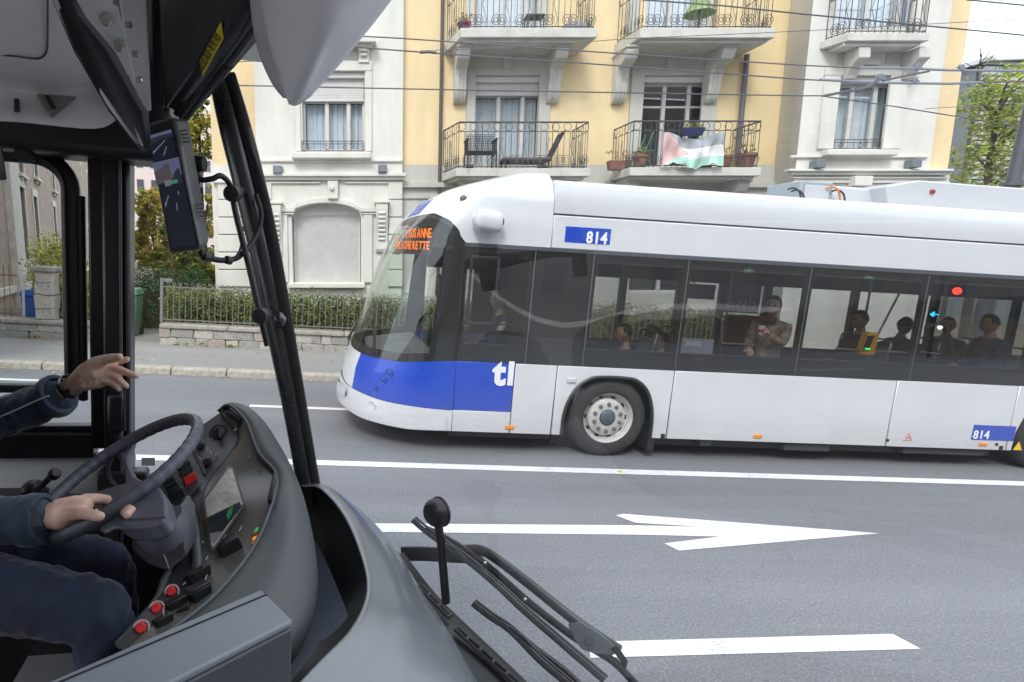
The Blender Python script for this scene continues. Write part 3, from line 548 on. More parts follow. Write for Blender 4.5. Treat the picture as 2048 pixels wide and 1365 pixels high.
def console(px0, px1, py0, py1, off, proj, m, n=7):
    """scrolled console: S profile with a ribbed face"""
    x0, x1, a, b = R4(px0, px1, py0, py1, off); h = b - a; prof = [(0, b), (-proj, b), (-proj*1.05, b-.12*h), (-proj*.85, b-.3*h), (-proj*.5, b-.55*h), (-proj*.42, b-.8*h), (-proj*.5, b-.93*h), (-proj*.3, a), (0, a)]
    q = MB().prism([(x0, -off + p, z) for p, z in prof], (x1-x0, 0, 0)); w = (x1-x0)*.6
    for k in range(n): z = b - h*(.2 + .62*k/n); q.lathe([(0, -w/2), (.035, -w/2), (.035, w/2), (0, w/2)], ((x0+x1)/2, -off - proj*(.95 - .55*k/n), z), (1, 0, 0), 8)
    q.box((x0 - .04, -off - proj*1.15, b), (x1 + .04, -off, b + .06)); return q.build('console', m, hs, bevel=.008)
console(546, 566, 410, 515, BAY, .22, M_PALE); console(752, 775, 408, 505, BAY, .22, M_PALE)
px_box('keystone', 655, 676, 362, 398, BAY, .12, M_PALE); MB().lathe([(0, -.06), (.05, -.04), (.06, 0), (.05, .04), (0, .06)], (f(665, 378, BAY)[0], -BAY-.13, f(665, 378, BAY)[1]), (0, 0, 1), 12).build('keystone_boss', M_PALE, hs, smooth=50)
px_box('cornice', 508, 812, 346, 353, BAY, .16, M_PALE); px_box('cornice', 510, 808, 353.5, 360, BAY, .10, M_PALE); px_box('cornice', 512, 640, 364, 367, BAY, .05, M_PALE, .004); px_box('cornice', 690, 806, 364, 367, BAY, .05, M_PALE, .004)
px_box('string_course', 512, 805, 318, 324, BAY, .05, M_PALE)
px_box('window_sill', 583, 742, 304, 317, BAY, .22, M_PALE, .02); px_box('window_sill', 575, 730, 567, 577, BAY, .16, M_PALE, .02)
px_box('window_surround', 588, 602, 130, 303, BAY, .05, M_PALE); px_box('window_surround', 730, 744, 130, 303, BAY, .05, M_PALE); px_box('window_surround', 588, 744, 122, 142, BAY, .06, M_PALE)
px_box('window_hood', 575, 752, 72, 84, BAY, .3, M_PALE); px_box('window_hood', 582, 746, 84.5, 92, BAY, .2, M_PALE)
px_box('panel', 600, 716, 96, 120, BAY, .02, M_GREY)
console(717, 738, 88, 130, BAY, .2, M_PALE, 3); console(590, 611, 88, 130, BAY, .2, M_PALE, 3)
for a, b in ((560, 577), (727, 745)):
    px_box('pilaster', a, b, 430, 566, BAY, .06, M_PALE); px_box('band', a-4, b+12, 415, 424, BAY, .09, M_PALE, .006); px_box('band', a-2, b+10, 426, 429, BAY, .07, M_PALE, .004)
for side, (a, b) in enumerate(((434, 545), (778, 806))):          # rusticated courses with recessed joints
    y = 366
    while y < 575:
        off = BAY if side else .06
        if side == 0: px_box('ashlar_block', 434, 513, y, min(y+33, 580), .06, .05, M_PALE, .015); px_box('ashlar_block', 514, 543, y, min(y+33, 580), BAY, .05, M_PALE, .015)
        else: px_box('ashlar_block', 777, 805, y, min(y+33, 580), BAY, .05, M_PALE, .015)
        y += 35
px_box('cornice', 424, 512, 360, 366, .0, .16, M_PALE)
# right bay
wr = R4(1668, 1784, 152, 300, BAR); wru = R4(1690, 1850, -130, 56, BAR)
q = MB(); wall_holes(q, XR0, XR1, ZB, ZT, [wr, wru], -BAR, .35); q.build('bay_wall', M_PALE, hs)
c0 = XM1; rows = []
MB().add([(c0, .05, ZB), (XR0, -BAR, ZB), (XR0, -BAR, ZT), (c0 , .05, ZT)], [(0,1,2,3)]).build('bay_side', M_GREY, hs)  # greyer stone than the bay front puts shade into this side's colour
MB().box((XR1, -BAR + .06, z33 - .35), (XE, 10, ZT)).build('wall', M_YEL, hs); MB().box((XR1, -BAR + .03, ZB), (XE + .03, 10, z33 - .352)).build('base_wall', M_PALE, hs)
px_box('cornice', 1580, 1908, 338, 343, BAR, .16, M_PALE); px_box('cornice', 1583, 1902, 343.5, 350, BAR, .10, M_PALE); px_box('cornice', 1586, 1900, 354, 357, BAR, .05, M_PALE, .004); px_box('cornice', 1586, 1900, 363, 366, BAR, .05, M_PALE, .004)
px_box('string_course', 1583, 1857, 311, 316, BAR, .05, M_PALE)
px_box('window_sill', 1657, 1796, 299, 311, BAR, .22, M_PALE, .02); px_box('window_surround', 1653, 1667, 140, 298, BAR, .05, M_PALE); px_box('window_surround', 1785, 1800, 140, 298, BAR, .05, M_PALE); px_box('window_surround', 1653, 1800, 132, 151, BAR, .06, M_PALE)
px_box('keystone', 1736, 1760, 90, 130, BAR, .04, M_PALE); px_box('window_surround', 1836, 1842, -60, 70, BAR, .05, M_PALE); px_box('keystone', 1712, 1745, 352, 372, BAR, .2, M_PALE)
px_box('panel', 1775, 1830, 96, 128, BAR, .02, M_GREY); px_box('panel', 1676, 1730, 96, 128, BAR, .02, M_GREY)
# door surrounds on the main wall
for a, b in ((935, 1095), (1265, 1424)):
    for t in (0, -274.0):
        px_box('door_surround', a, a+13, 140+t, 340+t, 0, .06, M_GREY); px_box('door_surround', b-14, b, 140+t, 340+t, 0, .06, M_GREY); px_box('door_surround', a, b, 104+t, 151+t, 0, .05, M_GREY); px_box('keystone', (a+b)/2-8, (a+b)/2+8, 108+t, 138+t, .05, .05, M_GREY)
# windows and doors
def window(h, y, name='window', leaves_=2, shutter=0., curtain=True, bars=None, dark=False, side=.12, rail=False, tran=0):
    a, b, c, d = h; y0 = y + .16; fr = MB(); t = .055; w = b - a; top = d - .14 - shutter*(d-c)
    fr.box((a, y0, c), (a+t, y0+.07, top)); fr.box((b-t, y0, c), (b, y0+.07, top)); fr.box((a+t, y0, top-t), (b-t, y0+.07, top)); fr.box((a+t, y0, c), (b-t, y0+.07, c+t+.03))
    xs = [a + t + (w - 2*t)*k for k in ((.38, .76) if leaves_ == 3 else (.5,) if leaves_ == 2 else ())]
    for x in xs: fr.box((x-.045, y0-.012, c+.02), (x+.045, y0+.06, top-.01))
    if tran: fr.box((a+t, y0+.003, c + (top-c)*tran), (b-t, y0+.062, c + (top-c)*tran + .05))
    o = fr.build(name, M_WHITEF, hs, bevel=.008)
    MB().box((a+t*.5, y0+.03, c+.02), (b-t*.5, y0+.038, top-.01)).build('pane', M_GLASSW, o)
    MB().box((a+.003, y + .02, d-.14), (b-.003, y + .2, d - .003)).build('shutter_box', M_SHUT, o, bevel=.01)
    if shutter:
        s = MB(); z = d - .14; n = max(2, int(shutter*(d-c)/.05))
        for k in range(n): s.box((a+.015, y+.10, z - (k+1)*shutter*(d-c)/n + .004), (b-.015, y+.118, z - k*shutter*(d-c)/n))
        s.box((a+.01, y+.085, top-.03), (b-.01, y+.13, top+.004)); s.build('roller_shutter', M_SHUT, o)
    if curtain:
        xs = np.linspace(a+.05, b-.05, 90); rows = [[(x, y0 + .17 + .022*math.sin(x*38) + .015*math.sin(x*91+z), z) for x in xs] for z in (c, (c+top)/2, top - (.05 if not dark else .8*(top-c)))]
        MB().grid(rows).build('curtain', M_CURT, o, smooth=80)
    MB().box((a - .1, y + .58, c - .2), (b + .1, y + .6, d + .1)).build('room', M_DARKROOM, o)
    return o
window(wl, -BAY, leaves_=3, shutter=.26); window(wup, -BAY, leaves_=3, shutter=.2)
window(dl, 0, 'balcony_door', 3, shutter=.11); window(dr, 0, 'balcony_door', 3, curtain=False, tran=.74)
window(up(dl), 0, 'balcony_door', 3); window(up(dr), 0, 'balcony_door', 3); window(dn(dl), 0, 'window', 2); window(dn(dr), 0, 'window', 2, curtain=False)
window(wr, -BAR, leaves_=3); window(wru, -BAR, leaves_=3)  # lower window's curtain is added in place of a bright sky reflection
# blind of the arched window
bl = MB(); a, b, c, d = wa
bl.box((a+.02, -BAY+.22, c), (a+.07, -BAY+.27, d-.1)).box((b-.07, -BAY+.22, c), (b-.02, -BAY+.27, d-.1)); w_ = bl.build('window', M_WHITEF, hs)
s = MB(); n = 46
for k in range(n): z = c + (d-.14-c)*k/n; s.hexa([(a+.07, -BAY+.255, z), (b-.07, -BAY+.255, z), (b-.07, -BAY+.265, z), (a+.07, -BAY+.265, z)], [(a+.07, -BAY+.247, z+(d-.14-c)/n*.96), (b-.07, -BAY+.247, z+(d-.14-c)/n*.96), (b-.07, -BAY+.257, z+(d-.14-c)/n*.96), (a+.07, -BAY+.257, z+(d-.14-c)/n*.96)])
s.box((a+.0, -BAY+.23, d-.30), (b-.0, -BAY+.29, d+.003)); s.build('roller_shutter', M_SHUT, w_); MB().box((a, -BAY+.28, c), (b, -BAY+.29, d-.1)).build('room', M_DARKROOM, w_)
# small iron guards on the window sills
def guard(px0, px1, py0, py1, off):
    x0, x1, a, b = R4(px0, px1, py0, py1, off); q = MB()
    for z in (a+.01, b-.06, b): q.tube([(x0, 0, z), (x1, 0, z)], .009, 5)
    n = int((x1-x0)/.13)
    for k in range(n+1):
        x = x0 + (x1-x0)*k/n; q.tube([(x, 0, a), (x, 0, b)], .006, 5)
        if k % 3 == 1: q.ring((x, 0, (a+b)/2 - .03), (0, 1, 0), .045, .006, 12, 5)
    for v in range(len(q.v)): p = q.v[v]; q.v[v] = (p[0], p[1] - off - .01, p[2])
    q.build('window_guard', M_RAIL, hs)
guard(604, 727, 283, 303, BAY); guard(1669, 1783, 280, 298, BAR)
# balconies
def rail_run(q, pts, z0, h, belly=.0):
    L_ = [Vector((*p, 0)) for p in pts]; 
    for zz, r in ((z0 + h, .018), (z0 + .05, .011), (z0 + h*.80, .009)): q.tube([(p.x, p.y, zz) for p in L_], r, 6)
    for a, b in zip(L_, L_[1:]):
        l = (b-a).length; n = max(1, round(l/.125)); d = (b-a).normalized(); nrm = Vector((d.y, -d.x, 0))
        for k in range(n+1):
            p = a + (b-a)*k/n; big = k % 4 == 0
            q.tube([(p.x, p.y, z0), (p.x, p.y, z0 + h*(1 if big else .8))], .0085 if big else .007, 5)
            if k < n:
                m = a + (b-a)*(k+.5)/n
                if k % 2 == 0: q.ring((m.x, m.y, z0 + h*.9), nrm, h*.085, .0065, 12, 5)
                if k % 4 in (1, 2): q.ring((m.x, m.y, z0 + .05 + h*.14), nrm, h*.105, .0065, 12, 5); q.ring((m.x, m.y, z0 + .05 + h*.14), nrm, h*.05, .0065, 10, 5)
                if k % 4 == 3: q.tube([m + Vector((0, 0, z0 + h*.05)) , m + d*.045 + Vector((0, 0, z0+h*.2)), m - d*.045 + Vector((0, 0, z0+h*.5)), m + Vector((0, 0, z0+h*.68))], .006, 5)
def balcony(px0, px1, y_top, y_bot, wl_px, off=1.0, brk=None, hgt=.98, t=None):
    x0, x1, zb, ztop = R4(px0, px1, y_top, y_bot, off); xw = f(*wl_px)[0]; xw1 = x1 - .05
    b = MB().prism([(xw, 0, zb), (x0, -off, zb), (x1, -off, zb), (xw1, 0, zb)], (0, 0, ztop - zb)).build('balcony', M_SLAB, hs, bevel=.012)
    MB().prism([(xw+.12, 0, zb-.06), (x0+.08, -off+.1, zb-.06), (x1-.1, -off+.1, zb-.06), (xw1-.1, 0, zb-.06)], (0, 0, .0595)).build('slab_moulding', M_SLAB, b)
    q = MB(); rail_run(q, [(xw + .06, -.04), (x0 + .06, -off + .07), (x1 - .07, -off + .07), (xw1 - .06, -.04)], ztop, hgt); q.build('railing', M_RAIL, b)
    for bx in brk or ():
        prof = [(0, zb-.06), (-.72, zb-.06), (-.74, zb-.16), (-.66, zb-.30), (-.5, zb-.36), (-.34, zb-.42), (-.28, zb-.62), (-.26, zb-.8), (-.2, zb-1.0), (-.1, zb-1.1), (0, zb-1.1)]
        o = MB().prism([(bx, y, z) for y, z in prof], (.27, 0, 0)); o.box((bx-.03, -.78, zb-.1), (bx+.30, 0, zb-.062))
        for e in (.06, .15): o.tube(smooth_path([(bx+e+.03, y-.008, z) for y, z in prof[5:10]], 3), .018, 6)
        o.build('bracket', M_SLAB, b, bevel=.015)
    return b, x0, x1, ztop
bk = lambda px: f(px, 120, .4)[0]
bLU = balcony(922, 1195, 56, 75, (888, 100), brk=(bk(912), bk(1104))); bRU = balcony(1281, 1550, 56, 76, (1228, 92), brk=(bk(1240), bk(1429)))
bLL = balcony(912, 1180, 337, 353, (880, 372), brk=(f(918, 400, .4)[0], f(1110, 400, .4)[0])); bRL = balcony(1260, 1522, 335, 352, (1216, 366), brk=(f(1240, 400, .4)[0], f(1455, 400, .4)[0]))
x0, x1, zb, ztop = R4(1686, 1858, 66, 82, BAR + .5); b = MB().prism([(x0-.08, -BAR, zb), (x0+.12, -BAR-.5, zb), (x1, -BAR-.5, zb), (x1+.02, -BAR, zb)], (0, 0, ztop-zb)).build('balcony', M_SLAB, hs, bevel=.012)
MB().box((x0+.1, -BAR-.42, zb-.07), (x1-.1, -BAR, zb-.001)).build('slab_moulding', M_SLAB, b); q = MB(); rail_run(q, [(x0+.02, -BAR-.03), (x0 + .16, -BAR-.45), (x1-.05, -BAR-.45), (x1-.05, -BAR-.03)], ztop, .95); q.build('railing', M_RAIL, b)
for px in (1703, 1822):
    bx = f(px, 100, BAR+.2)[0]; prof = [(0, 0), (-.4, 0), (-.42, -.22), (-.3, -.3), (-.16, -.44), (-.12, -.55), (0, -.55)]
    MB().prism([(bx, -BAR+y, zb-.07+z) for y, z in prof], (.24, 0, 0)).build('bracket', M_SLAB, b, bevel=.015)
# drainpipes, spotlights
xp, _ = f(882, 200, .1); MB().tube([(xp, -.1, ZB), (xp, -.1, ZT)], .04, 10).build('drainpipe', mat('brown pipe', (.10, .075, .065), .5), hs, smooth=40)
xp, _ = f(1486, 200, .1); MB().tube([(xp, -.1, z33-.3), (xp, -.1, f(1486, 110, .1)[1])], .055, 10).build('drainpipe', mat('grey pipe', (.13, .13, .15), .5), hs, smooth=40)
for px, py, off in ((556, 340, BAY), (765, 338, BAY), (1634, 329, BAR), (1825, 328, BAR)):
    x, z = f(px, py, off + .1); MB().box((x-.1, -off-.22, z-.09), (x+.1, -off, z+.08)).box((x-.05, -off-.02, z-.04), (x+.05, -off+.01, z+.04)).build('spotlight', mat('spotlight grey', (.17, .19, .22), .5), hs, bevel=.012)
# things standing on the balconies
def balc(bal, px, py, off): x, z = f(px, py, off); return Vector((x, -off, bal[3]))
M_RATTAN = mat('dark rattan', (.055, .055, .06), .7, var=.5, vscale=60, bump=.6, bscale=140)
def weave(q, o, ux, uz, w, h, n=9, m=8, r=.006):
    o, ux, uz = Vector(o), Vector(ux), Vector(uz)
    for i in range(n+1): q.tube([o + ux*w*i/n, o + ux*w*i/n + uz*h], r, 4)
    for j in range(m+1): q.tube([o + uz*h*j/m, o + uz*h*j/m + ux*w], r, 4)
p = balc(bLL, 955, 320, .6); c = root('rattan_armchair', FF @ Matrix.Translation((p.x-.3, -.62, p.z)), 'dark rattan armchair on the left balcony behind the railing', 'chair')
q = MB(); weave(q, (0, 0, .36), (1, 0, 0), (.1, .1, .95), .62, .45, 14, 11); q.build('backrest', M_RATTAN, c); q = MB(); weave(q, (0, -.5, .34), (1, 0, 0), (0, 1, 0), .62, .5, 12, 10); q.build('seat', M_RATTAN, c)
for x in (0, .62):
    q = MB(); weave(q, (x, -.5, .3), (0, 1, 0), (0, 0, 1), .5, .3, 8, 6); q.tube([(x, -.5, .6), (x, .03, .62)], .025, 6); q.build('armrest', M_RATTAN, c)
    for y in (-.48, 0): MB().tube([(x, y, 0), (x, y, .34)], .02, 6).build('leg', M_RATTAN, c)
c = root('rattan_lounger', FF @ Matrix.Translation((f(1005, 325, .6)[0], -.75, p.z)), 'dark rattan sun lounger with raised back at the right of the left balcony', 'lounger'); q = MB(); weave(q, (0, -.0, .22), (1, 0, 0), (0, 1, 0), 1.05, .55, 16, 9, .008); q.tube([(0, -.02, .22), (1.05, -.02, .22)], .03, 6); q.tube([(0, .55, .22), (1.05, .55, .22)], .03, 6); q.build('bed', M_RATTAN, c)
q = MB(); weave(q, (1.05, 0, .24), (.4, 0, .85), (0, 1, 0), .72, .55, 12, 9, .008); q.build('backrest', M_RATTAN, c); MB().box((.0, .02, .235), (1.04, .5, .29)).build('cushion', mat('grey cloth', (.22, .22, .23), .9, var=.2), c, bevel=.02)
for x in (.05, 1.0):
    for y in (.02, .5): MB().tube([(x, y, 0), (x, y, .22)], .02, 6).build('leg', M_RATTAN, c)
# flag, pots, flower box on the right balcony
flx0, flx1, flb, flt = R4(1326, 1443, 266, 338, 1.03); rows = []; nx, nz = 130, 80
for j in range(nz+1):
    v = j/nz; r_ = []
    for i in range(nx+1):
        t = i/nx; sag = .22*math.sin(math.pi*min(1, t*1.05))**1.5*(1-v)*.6; bot = .16*abs(math.sin(t*5.2+.4))**1.5 + .02*math.sin(t*40)
        x = flx0 + (flx1-flx0)*(t*(.985 if v > .3 else 1)) - .03*v*(1-t); z = flt - (flt-flb)*(v*(1-bot*v)) - sag - .04*t*v
        r_.append((x, -1.07 - .03*math.sin(9*t + 5*v) - .045*math.sin(t*15 - v*5 + 2*t*t)*(1-.4*v) - .02*math.sin(t*34+v*3) - .05*v, z))
    rows.append(r_)
q = MB().grid(rows); q.m = []
for j in range(nz):
    for i in range(nx):
        t, v = (i+.5)/nx, (j+.5)/nz; q.m.append(3 if t < .42*(1 - abs(2*v-1)) + .05 else 0 if v < .34 else 1 if v < .68 else 2)
fg = q.build('flag', [mat('flag black', (.36, .385, .42), .9), mat('flag white', (.76, .76, .77), .9), mat('flag green', (.40, .64, .54), .9), mat('flag red', (.68, .46, .45), .9)], smooth=80, M=FF); tag(fg, 'faded black, white, green and red flag tied over the right balcony railing', 'flag')
fg.data.transform(Matrix.Identity(4))
M_TERRA = mat('terracotta', (.23, .105, .075), .8, var=.25, vscale=10)
def pot(px, off, label, s=1, plant=True, col=None, name='plant_pot', long=0, bal=bRL):
    x, _ = f(px, 330, off); r_ = root(name, FF @ Matrix.Translation((x, -off, bal[3] + .002)), label, 'pot')
    if long: MB().hexa([(-long*.45, -.09, 0), (long*.45, -.09, 0), (long*.45, .09, 0), (-long*.45, .09, 0)], [(-long*.5, -.12, .2), (long*.5, -.12, .2), (long*.5, .12, .2), (-long*.5, .12, .2)]).build('tub', col or M_TERRA, r_, bevel=.01)
    else: MB().lathe([(0, 0), (.11*s, 0), (.15*s, .22*s), (.17*s, .22*s), (.17*s, .27*s), (.145*s, .27*s), (.13*s, .2*s), (0, .2*s)], (0, 0, 0), (0, 0, 1), 20).build('tub', col or M_TERRA, r_, smooth=40)
    if plant: leaves('foliage', [((k*.12 - .06 if not long else (k-.5)*long*.5, 0, .3*s + .06), (.13 + long*.15, .1, .12), 60) for k in range(2)], .03, [G['mid'], G['lime'], G['rust']], r_)
pot(1238, .55, 'long terracotta trough at the left corner of the right balcony', long=.5); pot(1280, .8, 'terracotta pot behind the left part of the right balcony railing', 1.05); pot(1448, .8, 'terracotta pot just right of the flag', 1.0); pot(1492, .75, 'broad terracotta pot at the right end of the right balcony', 1.2, plant=True); pot(1466, .5, 'small yellow pot between two terracotta pots', .7, False, mat('yellow glaze', (.5, .36, .04), .4))
xb, zb_ = f(1387, 262, 1.1); fb = root('flower_box', FF @ Matrix.Translation((xb, -1.02, zb_)), 'dark blue flower box with yellow flowers hung on the right balcony rail above the flag', 'flower box')
MB().hexa([(-.2, -.12, -.1), (.18, -.12, -.1), (.18, .02, -.1), (-.2, .02, -.1)], [(-.23, -.15, .06), (.23, -.15, .06), (.23, .03, .06), (-.23, .03, .06)]).build('tub', mat('dark blue plastic', (.02, .03, .10), .4), fb, bevel=.01)
leaves('flowers', [((-.1, -.06, .11), (.12, .08, .06), 90), ((.1, -.06, .12), (.12, .08, .07), 90)], .022, [G['yellow'], G['lime'], G['mid']], fb)
gx, _ = f(1290, 300, .5); gc = root('folding_chair', FF @ Matrix.Translation((gx-.15, -.5, bRL[3])), 'green metal folding chair on the right balcony left of the flag', 'chair'); M_GCH = mat('green metal', (.07, .25, .19), .5)
q = MB(); q.tube([(0, 0, 0), (.32, .0, .85)], .012, 6); q.tube([(.42, 0, 0), (.05, 0, .5)], .012, 6); q.tube([(0, .38, 0), (.32, .38, .85)], .012, 6); q.tube([(.42, .38, 0), (.05, .38, .5)], .012, 6); q.build('frame', M_GCH, gc)
for k in range(5): MB().box((.02 + k*.08, 0, .44), (.075 + k*.08, .38, .455)).build('slat', M_GCH, gc)
# upper balconies
tx, _ = f(1068, 50, .6); tb_ = root('stool', FF @ Matrix.Translation((tx, -.6, bLU[3])), 'small dark stool on the upper left balcony', 'stool'); MB().box((-.2, -.15, .34), (.2, .15, .38)).build('seat', M_RATTAN, tb_, bevel=.01)
for x in (-.17, .17):
    for y in (-.12, .12): MB().tube([(x*1.1, y, 0), (x, y, .34)], .014, 6).build('leg', M_RATTAN, tb_)
pot(922, .6, 'magenta planter at the left end of the upper left balcony', .9, True, mat('magenta plastic', (.25, .03, .09), .5), bal=bLU)
cx, _ = f(1150, 45, .55); cu = leaves('cushion_heap', [((0, 0, .1), (.3, .2, .1), 12)], .02, [G['brown']]); bpy.data.objects.remove(cu)
q = MB(); rows = [[(.32*math.cos(a)*math.cos(e), .2*math.sin(a)*math.cos(e), .12 + .14*math.sin(e) + .03*math.sin(5*a+e*3)) for a in np.linspace(0, 2*math.pi, 20)] for e in np.linspace(-1.5, 1.5, 9)]
o = q.grid(rows).build('floor_cushion', mat('mauve cloth', (.3, .29, .34), .9, var=.3, vscale=12), smooth=80, M=FF @ Matrix.Translation((cx, -.55, bLU[3]))); tag(o, 'grey mauve floor cushion at the right end of the upper left balcony', 'cushion')
ux, uz = f(1400, 12, .6); pr = root('parasol', FF @ Matrix.Translation((ux, -.6, bRU[3])), 'green parasol standing on the upper right balcony', 'parasol'); MB().tube([(0, 0, 0), (0, 0, 1.0)], .02, 8).build('pole', M_RAIL, pr)
MB().lathe([(.34, .42), (.2, .6), (.05, .8), (0, .86)], (0, 0, 0), (0, 0, 1), 8).build('canopy', mat('green cloth', (.26, .36, .14), .8, var=.2), pr); MB().lathe([(.0, 0), (.16, 0), (.15, .08), (0, .1)], (0, 0, 0), (0, 0, 1), 16).build('base', M_RAIL, pr)
# ================================================================== THE BUS IN THE STREET
M_WHITE = mat('white bus paint', (.62, .635, .655), .30, var=.05, vscale=1.3, coat=.6); M_BLUE = mat('blue bus paint', (.012, .062, .47), .28, var=.06, vscale=2, coat=.7)
def grime(m, zlo, zhi, amt):
    t = m.node_tree; b = t.nodes['Principled BSDF']; src = b.inputs['Base Color'].links[0].from_socket; K = t.links.new
    tcn = N(t, 'ShaderNodeTexCoord'); sp = N(t, 'ShaderNodeSeparateXYZ'); mp = N(t, 'ShaderNodeMapping'); mp.inputs['Scale'].default_value = (2.2, 1, 9); n = N(t, 'ShaderNodeTexNoise', i_Scale=1.3, i_Detail=7.0, i_Roughness=.7); n2 = N(t, 'ShaderNodeTexNoise', i_Scale=40., i_Detail=3.0)
    K(tcn.outputs['Object'], sp.inputs[0]); K(tcn.outputs['Object'], mp.inputs[0]); K(mp.outputs[0], n.inputs['Vector']); K(tcn.outputs['Object'], n2.inputs['Vector'])
    r = N(t, 'ShaderNodeMapRange', interpolation_type='SMOOTHSTEP'); r.inputs[1].default_value = zhi; r.inputs[2].default_value = zlo; r.inputs[3].default_value = .06; K(sp.outputs['Z'], r.inputs[0])
    a = N(t, 'ShaderNodeMath', operation='MULTIPLY'); a2 = N(t, 'ShaderNodeMath', operation='MULTIPLY'); a3 = N(t, 'ShaderNodeMath', operation='MULTIPLY'); a3.inputs[1].default_value = amt*4; K(r.outputs[0], a.inputs[0]); K(n.outputs[0], a.inputs[1]); K(a.outputs[0], a2.inputs[0]); K(n2.outputs[0], a2.inputs[1]); K(a2.outputs[0], a3.inputs[0])
    x = N(t, 'ShaderNodeMix', data_type='RGBA'); x.inputs[7].default_value = (.20, .185, .165, 1); K(a3.outputs[0], x.inputs[0]); K(src, x.inputs[6]); K(x.outputs[2], b.inputs['Base Color'])
grime(M_WHITE, .24, .75, .2); grime(M_BLUE, .4, .9, .16)
M_BLK = mat('black trim', (.02, .02, .022), .45, var=.2, vscale=10); M_BLKG = mat('black glass', (.012, .012, .014), .08, spec=.6); M_SEAM = mat('dark seam', (.05, .05, .055), .6)
M_TINT = glass('tinted bus glass', (.77, .78, .785), 1.0, .0, .07); M_FARG = glass('far bus glass', (.9, .91, .9), 1, 0, .04); M_WSG = glass('bus windscreen glass', (.84, .89, .86), 1, 0, .07)
M_IN = mat('bus interior dark', (.10, .10, .105), .7, var=.2, vscale=4); M_CEIL = mat('bus ceiling', (.42, .41, .40), .6); M_FLOOR = mat('bus floor', (.16, .16, .17), .8, var=.3, vscale=20)
M_STEEL = mat('brushed steel', (.42, .41, .39), .3, metal=.9); M_ORNG = mat('orange lamp', (.75, .26, .02), .3, coat=.5); M_CHROME = mat('chrome', (.6, .6, .6), .12, metal=1)
bus = root('trolleybus', BF, 'white and blue articulated trolleybus numbered 814 driving past in the opposite lane', 'bus')
npx = [(683, 822), (678, 800), (677, 785), (684, 745), (690, 715), (700, 690), (725, 620), (760, 520), (800, 447), (850, 402), (900, 377), (1000, 352), (1100, 347)]
NP = [bs(a, b, 1.27 if a < 820 else .75) for a, b in npx]; nz_ = [p.z for p in NP]; nx_ = [p.x for p in NP]
_nz = np.array(nz_[::1]); _nx = np.array(nx_); od = np.argsort(_nz); _nz, _nx = _nz[od], _nx[od]
SX = -1.9; YC = 1.275; ZTOP = float(_nz[-1]); XJ = -.93
bz = ([0, .3, 2.7, ZTOP-.40, ZTOP-.22, ZTOP-.10, ZTOP-.03, ZTOP], [1.255, 1.275, 1.275, 1.25, 1.17, 1.02, .75, .35])
sz_ = ([0, 2.5, ZTOP-.40, ZTOP-.22, ZTOP-.1, ZTOP], [SX, SX, -1.72, -1.5, -1.2, -1.0])
def nose(t, z, off=0):
    """t: 90 = near side seam, 0 = centre of the nose, -90 = far side seam"""
    b = float(np.interp(z, *bz)) + off; xs = float(np.interp(z, *sz_)); a = max(.02, xs - float(np.interp(z, _nz, _nx))) + off
    c, s = math.cos(R(t)), math.sin(R(t)); e = 2/2.25
    return Vector((xs - a*abs(c)**e, YC - b*math.copysign(abs(s)**e, s), z))
def nose_px(px, py):
    return min(((a, b) for a in np.arange(0, 90, 1.5) for b in np.arange(.25, ZTOP-.06, .03)), key=lambda q: (lambda e: (e[0]-px)**2 + (e[1]-py)**2)(proj(BF @ nose(*q))))
zt_ = lambda t: float(np.interp(abs(t), [0, 20, 50, 70, 82, 90], [2.70, 2.73, 2.76, 2.68, 2.58, 2.44]))
zb_l = lambda t: float(np.interp(abs(t), [0, 30, 60, 90], [1.06, 1.03, 1.03, 1.10]))
TT = list(np.linspace(90, -90, 73))
def nose_patch(name, m, t0, t1, za, zb, nzs=10, off=0, parent=None, smooth=40, nt=None):
    ts = np.linspace(t0, t1, nt or max(4, int(abs(t1-t0)/2.5)))
    return MB().grid([[nose(t, za(t) + (zb(t)-za(t))*k/nzs, off) for t in ts] for k in range(nzs+1)]).build(name, m, parent or bus, smooth=smooth)
K_ = lambda v: (lambda t: v)
zbl = lambda t: float(np.interp(abs(t), [0, 20, 55, 90], [.66, .60, .545, .515])); z0_ = lambda t: float(np.interp(abs(t), [0, 40, 70, 90], [.36, .27, .25, .27]))
nose_patch('bumper', M_WHITE, 90, -90, z0_, zbl, 8, .012); nose_patch('bumper_lip', M_WHITE, 88, -88, lambda t: z0_(t)+.01, lambda t: z0_(t)+.16, 5, .03)
nose_patch('front_panel', M_BLUE, 90, 27, zbl, zb_l, 10); nose_patch('front_panel', M_WHITE, 27, -27, zbl, zb_l, 8, label='white') if False else nose_patch('front_panel', M_WHITE, 27, -27, zbl, zb_l, 8)
nose_patch('front_panel', M_BLUE, -27, -90, zbl, zb_l, 8)
nose_patch('windscreen', M_WSG, 89, -89, zb_l, zt_, 12); nose_patch('windscreen_pillar', M_BLK, 90, 76, zb_l, zt_, 10, -.02); nose_patch('windscreen_pillar', M_BLK, -77, -90, zb_l, zt_, 10, -.02)
nose_patch('windscreen_border', M_BLK, 77, -77, zb_l, lambda t: zb_l(t)+.10, 3, -.015); nose_patch('windscreen_border', M_BLK, 77, -77, lambda t: zt_(t)-.05, zt_, 3, -.015)
